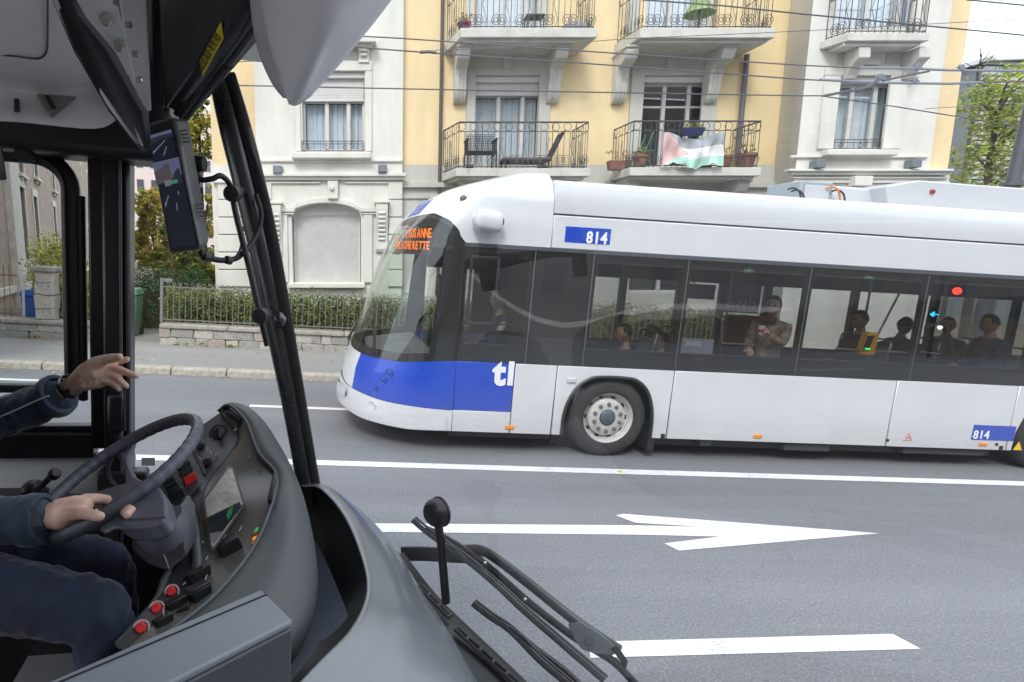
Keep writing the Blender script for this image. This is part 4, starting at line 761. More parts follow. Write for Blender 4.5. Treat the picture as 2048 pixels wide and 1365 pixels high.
# dome over the windscreen: front curve plus the straight flanks back to the roof joint
rows = []
for k in range(22):
    w = k/21; row = []
    zf_ = lambda t: zt_(t) + (ZTOP - zt_(t))*(1-(1-w)**1.35)
    zc_ = zf_(90); flank = [Vector((XJ, nose(90, zc_).y, zc_)), Vector(((XJ+nose(90, zc_).x)/2, nose(90, zc_).y, zc_))]
    row = flank + [nose(t, zf_(t)) for t in np.linspace(90, -90, 49)] + [Vector((p.x, 2*YC - p.y, p.z)) for p in flank[::-1]]; rows.append(row)
n_ = len(rows[-1]); rows.append([Vector((p.x*.3 + XJ*.7, YC + (p.y-YC)*.2, ZTOP + .004)) for p in rows[-1]]); rows.append([Vector((XJ, YC, ZTOP+.005)) for p in rows[-1]])
MB().grid(rows).build('dome', M_WHITE, bus, smooth=45)
MB().grid([[Vector((XJ - .004 + .0*k, nose(90, z).y + .006 + k*.02, z - .01)) for z in np.linspace(2.82, ZTOP, 14)] for k in range(2)]).build('seam', M_SEAM, bus)
t_, z_ = nose_px(928, 399); p = nose(t_, z_); n = (nose(t_, z_, .1) - p).normalized(); MB().lathe([(0, .010), (.028, .009), (.042, 0), (0, 0)], p, n, 14).build('marker_lamp', mat('marker grey', (.10, .10, .11), .4), bus, smooth=50)
# blue stripe rising on the far half of the dome front
nose_patch('roof_stripe', M_BLUE, 28, 8, lambda t: zt_(t)+.03, lambda t: zt_(t) + .22, 6, .008)
# lamps and dents in the front panel, plate, fog lamp
def disc(name, t, z, r, m, d=.012, parent=None, ex=1.0):
    p = nose(t, z, .004); n = (nose(t, z, .1) - nose(t, z)).normalized()
    return MB().lathe([(0, d*.4), (r*.7, d*.3), (r*.92, d*.5), (r, 0)], p, n, 20).build(name, m, parent or bus, smooth=50)
M_BLUED = mat('dark blue recess', (.012, .06, .38), .25, coat=.6); M_LAMP = mat('lamp glass', (.55, .58, .6), .08, spec=.8, coat=1)
for px, py, r in ((777, 746, .055), (765, 760, .05), (751, 779, .04)):
    t, z = nose_px(px, py); a = disc('headlight', t, z, r, M_BLUED); p = nose(t, z, .006); n = (nose(t, z, .1) - nose(t, z)).normalized(); MB().lathe([(0, .012), (r*.36, .012), (r*.46, 0)], p + Vector((0, 0, .012)), n, 16).build('lens', mat('headlight lens', (.05, .09, .30), .08, coat=1), a, smooth=50)
t, z = nose_px(745, 812); disc('fog_light', t, z, .06, M_LAMP, .035)
pl = MB().grid([[nose(t, z, .05) for t in np.linspace(24, 5, 6)] for z in (.46, .57)]).build('number_plate', mat('plate white', (.5, .5, .52), .4), bus, smooth=60); text('plate_lettering', 'VD', .08, M_BLK, pl, basis(nose(22, .475, .055), nose(10, .475, .055)-nose(22, .475, .055), (0, 0, 1))) if False else None
# side panels with recessed seams
def sidepanel(name, x0, x1, z0, z1, m=M_WHITE, y=0, th=.03, poly=None, b=.006):
    g = .006; pts = poly or [(x0+g, z0), (x1-g, z0), (x1-g, z1), (x0+g, z1)]
    return MB().prism([(x, y, z) for x, z in pts], (0, th, 0)).build(name, m, bus, bevel=b, bseg=1)
ZS, ZW = .262, 1.095
sidepanel('side_panel', SX, -1.20, .518, ZW, M_BLUE); sidepanel('side_panel', SX, -1.20, ZS, .516); 
sidepanel('side_panel', -1.203, -.70, ZS, ZW)
arch = [(-.694, ZS), (-.575, ZS), (-.57, .5), (-.53, .68), (-.44, .85), (-.30, .955), (-.15, .985), (.12, .985), (.27, .96), (.40, .86), (.48, .70), (.52, .5), (.525, ZS), (.724, ZS), (.724, ZW), (-.694, ZW)]
sidepanel('side_panel', 0, 0, 0, 0, poly=arch)
MB().tube([(x, -.006, z) for x, z in smooth_path(arch[1:13], 4)], .02, 6).build('wheel_arch_trim', M_BLK, bus, smooth=50)
for a, b in ((.73, 3.58), (3.58, 5.22)): sidepanel('side_panel', a, b, ZS, ZW)
arch2 = [(5.226, ZS), (5.30, ZS), (5.31, .5), (5.42, .82), (5.6, .96), (6.1, .96), (6.3, .8), (6.4, .5), (6.41, ZS), (6.6, ZS), (6.6, ZW), (5.226, ZW)]
sidepanel('side_panel', 0, 0, 0, 0, poly=arch2); sidepanel('side_panel', 6.6, 10, ZS, ZW)
MB().box((SX+.02, .032, ZS), (10, .036, ZW)).build('seam_backing', M_SEAM, bus).location = (0, 0, 0)
bpy.data.objects.remove(bpy.data.objects['seam_backing'])
for x in (-1.2, -.697, .727, 3.58, 5.223): MB().box((x-.012, .012, ZS+.01), (x+.012, .026, ZW-.01)).build('seam', M_SEAM, bus)
MB().box((SX-.012, .012, ZS+.02), (SX+.012, .04, 2.45)).build('seam', M_SEAM, bus)
sidepanel('upper_panel', XJ, 10, 2.435, 2.80, b=.01)
fz = 3.18
prof = [(0.012, 2.822), (.006, 2.9), (.012, fz-.05), (.035, fz-.01), (.075, fz+.008), (.2, fz+.014), (.5, fz+.016), (1.275, fz+.018)]
prof = prof + [(2*YC - y, z) for y, z in prof[::-1]][1:]
MB().grid([[(x, y, z) for y, z in prof] for x in (XJ+.004, 4, 10)]).build('roof_fairing', M_WHITE, bus, smooth=40)
MB().grid([[(XJ+.004, y, z), (XJ+.004, y, 2.82)] for y, z in prof]).build('fairing_end', M_WHITE, bus)
MB().box((XJ, .02, 2.79), (10, .06, 2.83)).build('seam', M_SEAM, bus); MB().box((XJ-.3, .03, 2.3), (10, .2, 2.44)).build('cant_rail', M_IN, bus)
# window band: frameless panes over black edges
wx = [SX, -1.09, -.405, .725, 2.235, 3.735, 5.26, 6.7, 8.2, 10]
for i, (a, b) in enumerate(zip(wx, wx[1:])):
    pane = MB().box((a+.006, .0, 1.10), (b-.006, .008, 2.40)).build('side_window', M_TINT, bus)
    q = MB(); e = .045; q.box((a-.03, .012, 1.10), (a+e, .05, 2.40)); q.box((b-e, .012, 1.10), (b-.001+.0, .05, 2.40)); q.box((a+e, .012, 2.335), (b-e, .05, 2.40)); q.box((a+e, .012, 1.10), (b-e, .05, 1.30 if i != 1 else 2.335)); q.build('frame', M_BLK, pane)
    MB().box((b-.006, .006, 1.10), (b+.006, .014, 2.40)).build('divider', mat('grey rubber', (.12, .125, .14), .6), pane)
MB().box((SX, -.004, 2.398), (10, .02, 2.436)).build('window_rail', mat('dark grey rail', (.06, .065, .08), .5), bus)
# driver's sliding window
q = MB(); a, b = bs(943, 497).x, bs(1003, 497).x; za, zb_ = bs(960, 650).z, bs(960, 512).z
for (x0, x1, z0, z1) in ((a, b, zb_-.03, zb_), (a, b, za, za+.03), (a, a+.03, za, zb_), (b-.03, b, za, zb_)): q.box((x0, -.008, z0), (x1, .011, z1))
q.build('driver_window_frame', M_BLK, bus, bevel=.004); MB().box((a, .05, za), (bs(1062, 600).x, .06, za+.02)).build('driver_window_rail', M_BLK, bus)
# far side, floor, ceiling, inside walls
YF = 2.55
q = MB(); q.box((SX, YF-.04, ZS), (10, YF, 1.12)).box((SX, YF-.04, 2.17), (10, YF, 2.80)); q.build('far_side_panel', M_WHITE, bus)
q = MB(); q.box((SX, YF-.08, .35), (10, YF-.045, 1.14)).box((SX, YF-.09, 2.12), (10, YF-.045, 2.45)); q.build('far_lining', M_IN, bus)
for i, (a, b) in enumerate(zip(wx, wx[1:])):
    pane = MB().box((a+.04, YF-.02, 1.12), (b-.04, YF-.012, 2.17)).build('far_window', M_FARG, bus); MB().box((b-.05, YF-.08, 1.12), (b+.05, YF, 2.17)).build('pillar', M_IN, pane)
MB().box((-1.15, YF-.085, 1.14), (-.2, YF-.05, 2.12)).build('far_door_panel', M_IN, bus); MB().box((1.22, YF-.1, .4), (1.32, YF-.02, 2.3)).box((2.9, YF-.1, .4), (2.98, YF-.02, 2.3)).build('door_post', M_IN, bus)
MB().box((-2.6, .38, .30), (10, YF-.05, .36)).build('floor', M_FLOOR, bus); MB().box((SX, .06, 2.42), (10, YF-.05, 2.46)).build('ceiling', M_CEIL, bus)
q = MB()
for y in (.5, 2.0): q.box((-.3, y-.14, 2.34), (10, y+.14, 2.42))
q.build('ceiling_duct', M_CEIL, bus); MB().box((SX+.06, .05, .99), (10, .10, 1.30)).build('inside_wall', M_IN, bus)
MB().box((-.44, .06, .36), (-.38, 1.5, 2.40)).build('cab_partition', M_IN, bus); MB().box((-.9, .5, .36), (-.5, 1.1, 1.05)).box((-.62, .5, 1.05), (-.5, 1.1, 1.85)).build('driver_seat', M_IN, bus, bevel=.05)
q = MB(); q.hexa([(-2.75, .35, .4), (-2.0, .12, .4), (-2.0, 2.4, .4), (-2.75, 2.2, .4)], [(-2.85, .45, 1.05), (-2.05, .14, 1.12), (-2.05, 2.4, 1.12), (-2.85, 2.1, 1.05)]); q.build('cab_dashboard', M_IN, bus, bevel=.05)
q = MB(); q.ring((-1.55, .75, 1.22), (.75, 0, 1), .21, .017, 28, 8); q.tube([(-1.62, .75, 1.16), (-1.9, .75, .9)], .04, 8); q.tube([(-1.55-.15, .6, 1.32), (-1.55+.1, .9, 1.14)], .014, 6); q.build('cab_steering_wheel', M_BLK, bus, smooth=50)
# outside wiper and cable on the windscreen
def wipe(t0, t1, z0, z1):
    P = [nose(t0+(t1-t0)*k/8, z0+(z1-z0)*k/8, .03) for k in range(9)]; return MB().tube(P, .011, 5).tube([P[0]+Vector((0, 0, -.05)), nose(t0, z0, .05), nose((t0+t1)/2, (z0+z1)/2, .06)], .016, 6)
wipe(42, 30, 1.1, 1.7).build('wiper', M_BLK, bus); wipe(-10, -40, 1.1, 1.5).build('wiper', M_BLK, bus)
# destination display
M_LED = mat('orange led', (.6, .15, .01), .5, emit=(1, .16, .01), estr=.42)
dsp = MB().grid([[nose(t, z, -.10) for t in np.linspace(62, -50, 22)] for z in (2.28, 2.62)]).build('destination_display', M_BLKG, bus, smooth=60)
def ledtext(body, t0, z, size):
    p = nose(t0, z, -.085); p2 = nose(t0 + 9, z, -.085); return text('led_lettering', body, size, M_LED, dsp, basis(p, (p2-p), (0, 0, 1)), .004, .002, sx=.62)
# route lettering bends round the screen one character at a time
def led_line(body, t0, z, size, step):
    for k, ch in enumerate(body):
        if ch != ' ': ledtext(ch, t0 + k*step, z, size)
led_line('LAUSANNE', 22, 2.48, .15, 4.6); led_line('BLECHERETTE', 16, 2.34, .135, 4.1); led_line('21', 2, 2.37, .22, 6)
# inner rear view mirror, blind strip
MB().box((-2.05, .55, 1.78), (-1.98, .85, 2.05)).build('cab_screen', M_BLK, bus, bevel=.02)
# camera pod above the driver
pm = bs(975, 442, -.10); q = MB(); rows = []
for k in range(9):
    e = -1 + 2*k/8; s = (1-abs(e)**5)**.3 if abs(e) < 1 else .05
    rows.append([(pm.x + e*.175, pm.y + .13*s*math.copysign(abs(math.cos(a))**.6, math.cos(a)), pm.z + .115*s*math.copysign(abs(math.sin(a))**.6, math.sin(a)) - .02*e) for a in np.linspace(0, 2*math.pi, 17)[:-1]])
q.grid(rows, close=True); q.build('camera_pod', M_WHITE, bus, smooth=60); MB().box((pm.x-.05, -.06, pm.z-.03), (pm.x+.08, .01, pm.z+.05)).build('pod_arm', M_WHITE, bus, bevel=.01); MB().lathe([(0, .01), (.04, .01), (.045, 0)], (pm.x+.165, pm.y, pm.z-.01), (1, 0, -.1), 14).build('pod_lens', M_BLKG, bus)
# blue number fields, logo, lamps, marks
def field(px0, px1, py0, py1, m=M_BLUE, th=.004): a, b = bs(px0, py0), bs(px1, py1); return MB().box((a.x, -th, b.z), (b.x, .001, a.z)).build('number_field', m, bus)
M_WPRINT = mat('white lettering', (.78, .78, .79), .5)
def sidetext(body, px, py, size, bold, y=-.007, sx=1): p = bs(px, py); return text('lettering', body, size, M_WPRINT, bus, basis((p.x, y, p.z), (1, 0, 0), (0, 0, 1)), bold, .002, sx=sx)
field(1132, 1219, 453, 490); sidetext('814', 1171, 486, .18, .006, sx=.84)
a = bs(1948, 850); b = bs(1950, 880); MB().box((a.x, -.004, b.z), (5.295, .001, a.z)).build('number_field', M_BLUE, bus); sidetext('814', 1944, 877, .15, .003, sx=.9)
for ch, px, sz in (('t', 985, .42), ('l', 1013, .365)): p = bs(px, 768); text('logo_lettering', ch, sz, M_WPRINT, bus, basis((p.x, -.006, p.z), (1, 0, 0), (0, 0, 1)), .018, .003, sx=.95)
for px, py in ((1019, 855), (1515, 873), (1965, 889)): p = bs(px, py); MB().box((p.x-.055, -.012, p.z-.022), (p.x+.055, .002, p.z+.022)).build('side_marker', M_ORNG, bus, bevel=.006)
p = bs(1143, 761); MB().box((p.x-.055, -.02, p.z-.03), (p.x+.055, .002, p.z+.03)).build('side_handle', mat('pale grey plastic', (.5, .5, .5), .4), bus, bevel=.012)
p = bs(1815, 876)
q = MB()
for k in range(3): a0_, a1_ = math.pi/2 + k*2*math.pi/3, math.pi/2 + (k+1)*2*math.pi/3; q.tube([(p.x+.065*math.cos(a0_), -.003, p.z+.06*math.sin(a0_)), (p.x+.065*math.cos(a1_), -.003, p.z+.06*math.sin(a1_))], .006, 4)
q.box((p.x-.02, -.004, p.z-.012), (p.x+.02, -.001, p.z+.012)); q.build('warning_triangle', mat('faded red print', (.55, .25, .25), .6), bus)
p = bs(2036, 893); MB().prism([(p.x-.06, -.004, p.z-.05), (p.x+.06, -.004, p.z-.05), (p.x, -.004, p.z+.06)], (0, .005, 0)).build('hazard_triangle', mat('yellow print', (.7, .5, .03), .5), bus)
for px, py in ((1775, 881), (1993, 889)): p = bs(px, py); MB().lathe([(0, .006), (.018, .006), (.02, 0)], (p.x, -.001, p.z), (0, -1, 0), 12).build('lock', M_BLK, bus)
for px, py in ((1326, 873), (2002, 897)): p = bs(px, py); MB().box((p.x-.03, -.006, p.z-.03), (p.x+.02, .002, p.z+.03)).build('bracket', M_BLK, bus)
MB().box((10, .02, ZS), (10.06, YF, 3.1)).build('rear_panel', M_WHITE, bus, bevel=.02)
# wheels
M_TYRE = mat('bus tyre', (.035, .034, .034), .85, var=.3, vscale=14, bump=.2, bscale=70); M_RIM = mat('rim steel', (.56, .55, .53), .42, metal=.15, var=.2, vscale=12)
def wheel(x):
    c = Vector((x, .05, .48)); w = MB().lathe([(.29, .02), (.31, -.015), (.36, -.03), (.43, -.02), (.465, .01), (.48, .05), (.48, .23), (.46, .28), (.3, .28)], c, (0, 1, 0), 56).build('wheel', M_TYRE, bus, smooth=40)
    q = MB()
    for r in (.335, .40): q.ring(c + Vector((0, -.026 if r < .38 else -.024, 0)), (0, 1, 0), r, .004, 48, 4)
    q.build('tyre_ribs', M_TYRE, w)
    MB().lathe([(.305, -.012), (.30, .0), (.285, .02), (.275, .06), (.235, .085), (.225, .03), (.19, .01), (.10, .005), (.095, .05), (.0, .05)], c, (0, 1, 0), 48).build('rim', M_RIM, w, smooth=35)
    MB().lathe([(.0, -.02), (.07, -.018), (.092, -.002), (.095, .05)], c, (0, 1, 0), 28).build('hub', mat('hub grey', (.10, .12, .15), .5, metal=.4), w, smooth=35)
    for k in range(10):
        a = 2*math.pi*(k+.5)/10; MB().lathe([(0, -.03), (.013, -.028), (.016, -.005), (.024, -.002), (.024, .014)], c + Vector((.165*math.cos(a), 0, .165*math.sin(a))), (0, 1, 0), 10).build('wheel_nut', mat('nut grey', (.2, .2, .2), .5, metal=.6), w)
        a = 2*math.pi*k/10; MB().lathe([(0, 0), (.026, 0), (.028, .02)], c + Vector((.256*math.cos(a), .066, .256*math.sin(a))), (0, 1, 0), 12).build('hand_hole', M_BLK, w)
wheel(0); wheel(5.86); MB().box((-.7, .30, .2), (.7, .34, 1.1)).build('wheel_well', M_BLK, bus); MB().box((5.2, .30, .2), (6.6, .34, 1.1)).build('wheel_well', M_BLK, bus)
MB().box((SX, .12, .17), (-.65, YF-.1, .28)).box((.62, .15, .14), (5.2, YF-.1, .27)).box((6.5, .15, .14), (10, YF-.1, .27)).build('chassis', M_BLK, bus)
MB().box((.52, .02, .10), (.60, .34, .42)).build('mud_flap', M_BLK, bus); q = MB(); q.box((1.2, .05, .17), (1.35, .2, .262)).box((2.3, .05, .15), (2.9, .2, .262)).box((3.9, .06, .16), (5.0, .2, .262)); q.build('underbody_box', mat('dusty black', (.045, .045, .047), .8), bus, bevel=.01)
# roof equipment
def rp(px, py, y=.9): return bs(px, py, y)
M_RWH = mat('roof box white', (.50, .515, .54), .4, coat=.2); M_RGR = mat('roof box grey', (.30, .34, .38), .5)
a, b = rp(1603, 361), rp(1664, 395); MB().box((a.x, .9, 3.1), (b.x, 1.5, a.z)).build('roof_frame', M_RGR, bus, bevel=.02); MB().box((a.x+.06, .885, 3.1), (b.x-.06, .902, a.z-.05)).build('roof_cover', M_RWH, bus, bevel=.008)
a2, b2 = rp(1668, 370), rp(1800, 400); MB().hexa([(a2.x, .9, 3.1), (b2.x+.1, .9, 3.1), (b2.x+.1, 1.9, 3.1), (a2.x, 1.9, 3.1)], [(a2.x+.05, .95, a2.z), (b2.x-.15, .95, a2.z), (b2.x-.15, 1.9, a2.z), (a2.x+.05, 1.9, a2.z)]).build('roof_cover', M_RWH, bus, bevel=.03)
for k in range(3): MB().box((a2.x+.2+k*.33, 1.1, a2.z), (a2.x+.4+k*.33, 1.13, a2.z+.03)).build('roof_bracket', M_STEEL, bus)
a3, b3 = rp(1838, 361, .7), rp(1790, 400, .7)
MB().prism([(b3.x-.15, .7, a3.z-.10), (a3.x, .7, a3.z), (10, .7, a3.z-.0), (10, .7, 3.1), (b3.x, .7, 3.1)], (0, 1.2, 0)).build('roof_pod', M_RWH, bus, bevel=.02)
p = rp(1865, 384, .69); MB().lathe([(0, .03), (.024, .028), (.032, .0)], (p.x, .70, p.z), (0, -1, 0), 14).build('roof_lamp', mat('dark red lamp', (.25, .03, .02), .3), bus, smooth=50)
for px, py, m in ((1590, 380, 'black trim'), (1597, 384, 'black trim'), (1668, 378, 'orange cable'), (1678, 384, 'black trim')):
    p = rp(px, py, .85); MB().tube(smooth_path([(p.x-.08, .88, p.z+.0), (p.x-.03, .84, p.z+.02), (p.x+.05, .83, p.z-.03), (p.x+.11, .85, p.z-.14)], 4), .012, 7).build('roof_hose', MATS.get(m) or mat('orange cable', (.6, .17, .02), .5), bus, smooth=60)
# inside fittings
def pole(x, y, z0=.36, z1=2.42, m=M_STEEL): return MB().tube([(x, y, z0), (x, y, z1)], .017, 8).build('grab_pole', m, bus, smooth=50)
for x, y in ((1.3, 1.0), (2.5, 1.7), (3.1, 1.0), (4.4, 1.4), (.35, 1.9)): pole(x, y)
def rail(pts, r=.016): return MB().tube(smooth_path([bs(a, b, y) for a, b, y in pts], 4), r, 8).build('grab_rail', M_STEEL, bus, smooth=50)
rail([(1397, 632, .5), (1430, 633, .5), (1443, 645, .5), (1441, 695, .5)]); rail([(1441, 687, .45), (1500, 690, .45)]); rail([(1672, 698, .4), (1740, 702, .4), (1812, 706, .4)]); rail([(1842, 704, .4), (1878, 709, .4)])
rail([(1800, 585, .6), (1745, 690, .6)], .013); rail([(1850, 655, .8), (1890, 650, .8), (1910, 715, .8)])
M_SEATR = mat('red seat cloth', (.22, .02, .04), .9, var=.2); M_SEATG = mat('grey seat cloth', (.10, .10, .12), .9, var=.2)
def seat(x, y, m, face=-1):
    s = MB().box((x-.22, y-.22, .78), (x+.22, y+.22, .86)).build('seat', m, bus, bevel=.03); MB().hexa([(x+.2, y-.21, .84), (x+.27, y-.21, .84), (x+.27, y+.21, .84), (x+.2, y+.21, .84)], [(x+.27, y-.19, 1.42), (x+.32, y-.19, 1.42), (x+.32, y+.19, 1.42), (x+.27, y+.19, 1.42)]).build('backrest', m, s, bevel=.03)
    MB().tube(smooth_path([(x+.28, y-.19, 1.36), (x+.30, y-.17, 1.49), (x+.30, y, 1.51), (x+.30, y+.17, 1.49), (x+.28, y+.19, 1.36)], 4), .014, 6).build('handle', M_STEEL, s, smooth=50); MB().box((x-.15, y-.15, .36), (x+.15, y+.15, .78)).build('base', M_IN, s); return s
for px, y, m in ((1250, .55, M_SEATG), (1292, 1.1, M_SEATG), (1665, 1.5, M_SEATR), (1715, .9, M_SEATG), (1815, 1.3, M_SEATG), (1990, .6, M_SEATG), (1905, 1.6, M_SEATR)): p = bs(px, 690, y); seat(p.x, y, m)
seat(1.35, 2.1, M_SEATG); seat(7.2, .6, M_SEATG)
p = bs(1737, 690, .38); v = MB().hexa([(p.x-.10, .33, p.z-.14), (p.x+.07, .33, p.z-.14), (p.x+.07, .47, p.z-.14), (p.x-.10, .47, p.z-.14)], [(p.x-.04, .35, p.z+.16), (p.x+.10, .35, p.z+.16), (p.x+.10, .47, p.z+.16), (p.x-.04, .47, p.z+.16)]).build('ticket_validator', mat('yellow plastic', (.62, .30, .02), .4), bus, bevel=.025)
MB().hexa([(p.x-.11, .325, p.z-.06), (p.x-.04, .325, p.z-.06), (p.x-.04, .332, p.z-.06), (p.x-.11, .332, p.z-.06)], [(p.x-.06, .34, p.z+.12), (p.x+.02, .34, p.z+.12), (p.x+.02, .348, p.z+.12), (p.x-.06, .348, p.z+.12)]).build('screen', M_BLKG, v); p = bs(1729, 697, .36); MB().box((p.x-.03, .31, p.z-.01), (p.x+.03, .32, p.z+.01)).build('ready_lamp', mat('green led', (.02, .4, .06), .4, emit=(.03, .8, .12), estr=1.2), v)
# posters and stickers
def inplace(name, px0, px1, py0, py1, y, m, th=.006): a, b = bs(px0, py0, y), bs(px1, py1, y); return MB().box((a.x, y, b.z), (b.x, y+th, a.z)).build(name, m, bus)
ad = inplace('advert_panel', 1450, 1516, 566, 628, 1.7, mat('advert blue', (.03, .10, .55), .4)); a = bs(1512, 617, 1.69); t_ = text('advert_lettering', 'tisse', .21, mat('advert white', (.8, .82, .88), .5), ad, basis((a.x, 1.692, a.z), (-1, 0, 0), (0, 0, 1)), .002, .001); 
inplace('advert_panel', 1450, 1516, 629, 690, 1.7, mat('advert brown', (.30, .10, .06), .5), .005); inplace('notice', 1362, 1420, 676, 738, .13, mat('pale notice', (.30, .31, .36), .6)); inplace('notice', 1366, 1428, 567, 600, 1.2, mat('blue grey notice', (.16, .18, .26), .6))
nt_ = inplace('notice', 1372, 1402, 682, 694, .125, mat('notice white', (.5, .5, .52), .6), .003)
for px, py in ((1498, 539), (1739, 552)):
    st = inplace('exit_sticker', px-9, px+9, py-7, py+7, .02, mat('green sticker', (.16, .40, .24), .5), .003); p = bs(px, py, .017); MB().box((p.x-.018, .015, p.z-.022), (p.x+.02, .019, p.z+.022)).build('sticker_symbol', mat('sticker pale', (.55, .62, .56), .5), st)

# signal on our own pavement whose lamps show mirrored in the bus windows
tl0 = root('traffic_light', RF @ Matrix.Translation((19.0, -3.6, .1)), 'traffic signal with red lamp and blue arrow mirrored in the bus side window', 'traffic light')
fdir = (RF.inverted().to_3x3() @ ((BF @ bs(1915, 582)) - RF @ Vector((19.12, -3.5, 2.23)))).normalized(); fside = Vector((0, 0, 1)).cross(fdir).normalized()
MB().tube([(0, -.25, 0), (0, -.25, 3.0)], .06, 10).build('pole', M_BLK, tl0)
def lamp(x, y, z, r, m, name='lamp'): return MB().lathe([(0, .02), (r*.7, .015), (r, 0)], Vector((x, y, z)) + fdir*.13, fdir, 18).build(name, m, tl0)
def hous(x, y, z0, z1, w): c = Vector((x, y, 0)); MB().hexa([c + fside*-w + fdir*.11 + Vector((0, 0, z0)), c + fside*w + fdir*.11 + Vector((0, 0, z0)), c + fside*w + fdir*.11 + Vector((0, 0, z1)), c + fside*-w + fdir*.11 + Vector((0, 0, z1))], [c + fside*-w - fdir*.1 + Vector((0, 0, z0)), c + fside*w - fdir*.1 + Vector((0, 0, z0)), c + fside*w - fdir*.1 + Vector((0, 0, z1)), c + fside*-w - fdir*.1 + Vector((0, 0, z1))]).build('housing', M_BLK, tl0, bevel=.03)
hous(.12, .1, 1.35, 2.45, .2); hous(-.48, .1, 1.15, 1.62, .17); hous(-.2, .1, .8, 1.14, .14)
lamp(.12, .1, 2.13, .105, mat('red signal', (.5, .02, .01), .3, emit=(1, .03, .02), estr=11)); lamp(.12, .1, 1.75, .13, M_BLKG)
A_ = lambda a, b: Vector((-.48, .1, 1.38)) + fdir*.125 + fside*a + Vector((0, 0, b))
MB().prism([A_(.10, 0), A_(.015, .085), A_(-.015, .055), A_(.02, .018), A_(-.09, .018), A_(-.09, -.018), A_(.02, -.018), A_(-.015, -.055), A_(.015, -.085)], fdir*.006).build('arrow_lamp', mat('blue signal', (.02, .3, .5), .3, emit=(.03, .5, 1), estr=6), tl0); lamp(-.2, .1, .99, .06, mat('white signal', (.6, .6, .6), .3, emit=(.8, .9, 1), estr=7))
# ================================================================== PEOPLE
def skin_obj(name, verts, edges, m, parent, sub=2, smooth=True, rootv=0, keep=None):
    me = bpy.data.meshes.new(name); me.from_pydata([v[0] for v in verts], edges, []); o = bpy.data.objects.new(name, me); COL.objects.link(o)
    o.modifiers.new('k', 'SKIN'); sv_ = me.skin_vertices[0].data
    for i, v in enumerate(verts):
        r = v[1]; sv_[i].radius = (r, r) if not isinstance(r, tuple) else r; sv_[i].use_root = (i == rootv)
    s = o.modifiers.new('u', 'SUBSURF'); s.levels = sub; s.render_levels = sub
    dg = bpy.context.evaluated_depsgraph_get(); me2 = bpy.data.meshes.new_from_object(o.evaluated_get(dg)); me2.name = name
    bpy.data.objects.remove(o); o = bpy.data.objects.new(name, me2); COL.objects.link(o); me2.materials.clear(); me2.materials.append(m); me2.shade_smooth(); o.parent = parent; return o
def chain(*pts):
    """list of (point, radius) -> verts, edges"""
    return [(Vector(p), r) for p, r in pts], [(i, i+1) for i in range(len(pts)-1)]
def joined(*chains, roots=()):
    v, e = [], []
    for (cv, ce), a in chains:
        b = len(v); v += cv; e += [(i+b, j+b) for i, j in ce]
        if a is not None: e.append((a, b))
    return v, e
M_SKIN = mat('skin', (.68, .43, .33), .5, var=.12, vscale=18, bump=.15, bscale=120); M_SKIN2 = mat('darker skin', (.40, .22, .15), .5, var=.12, vscale=18)
M_HAIR = mat('dark hair', (.018, .013, .011), .55, var=.4, vscale=40, bump=.4, bscale=90); M_HAIR2 = mat('brown hair', (.05, .03, .018), .55, var=.4, vscale=40, bump=.4, bscale=90)
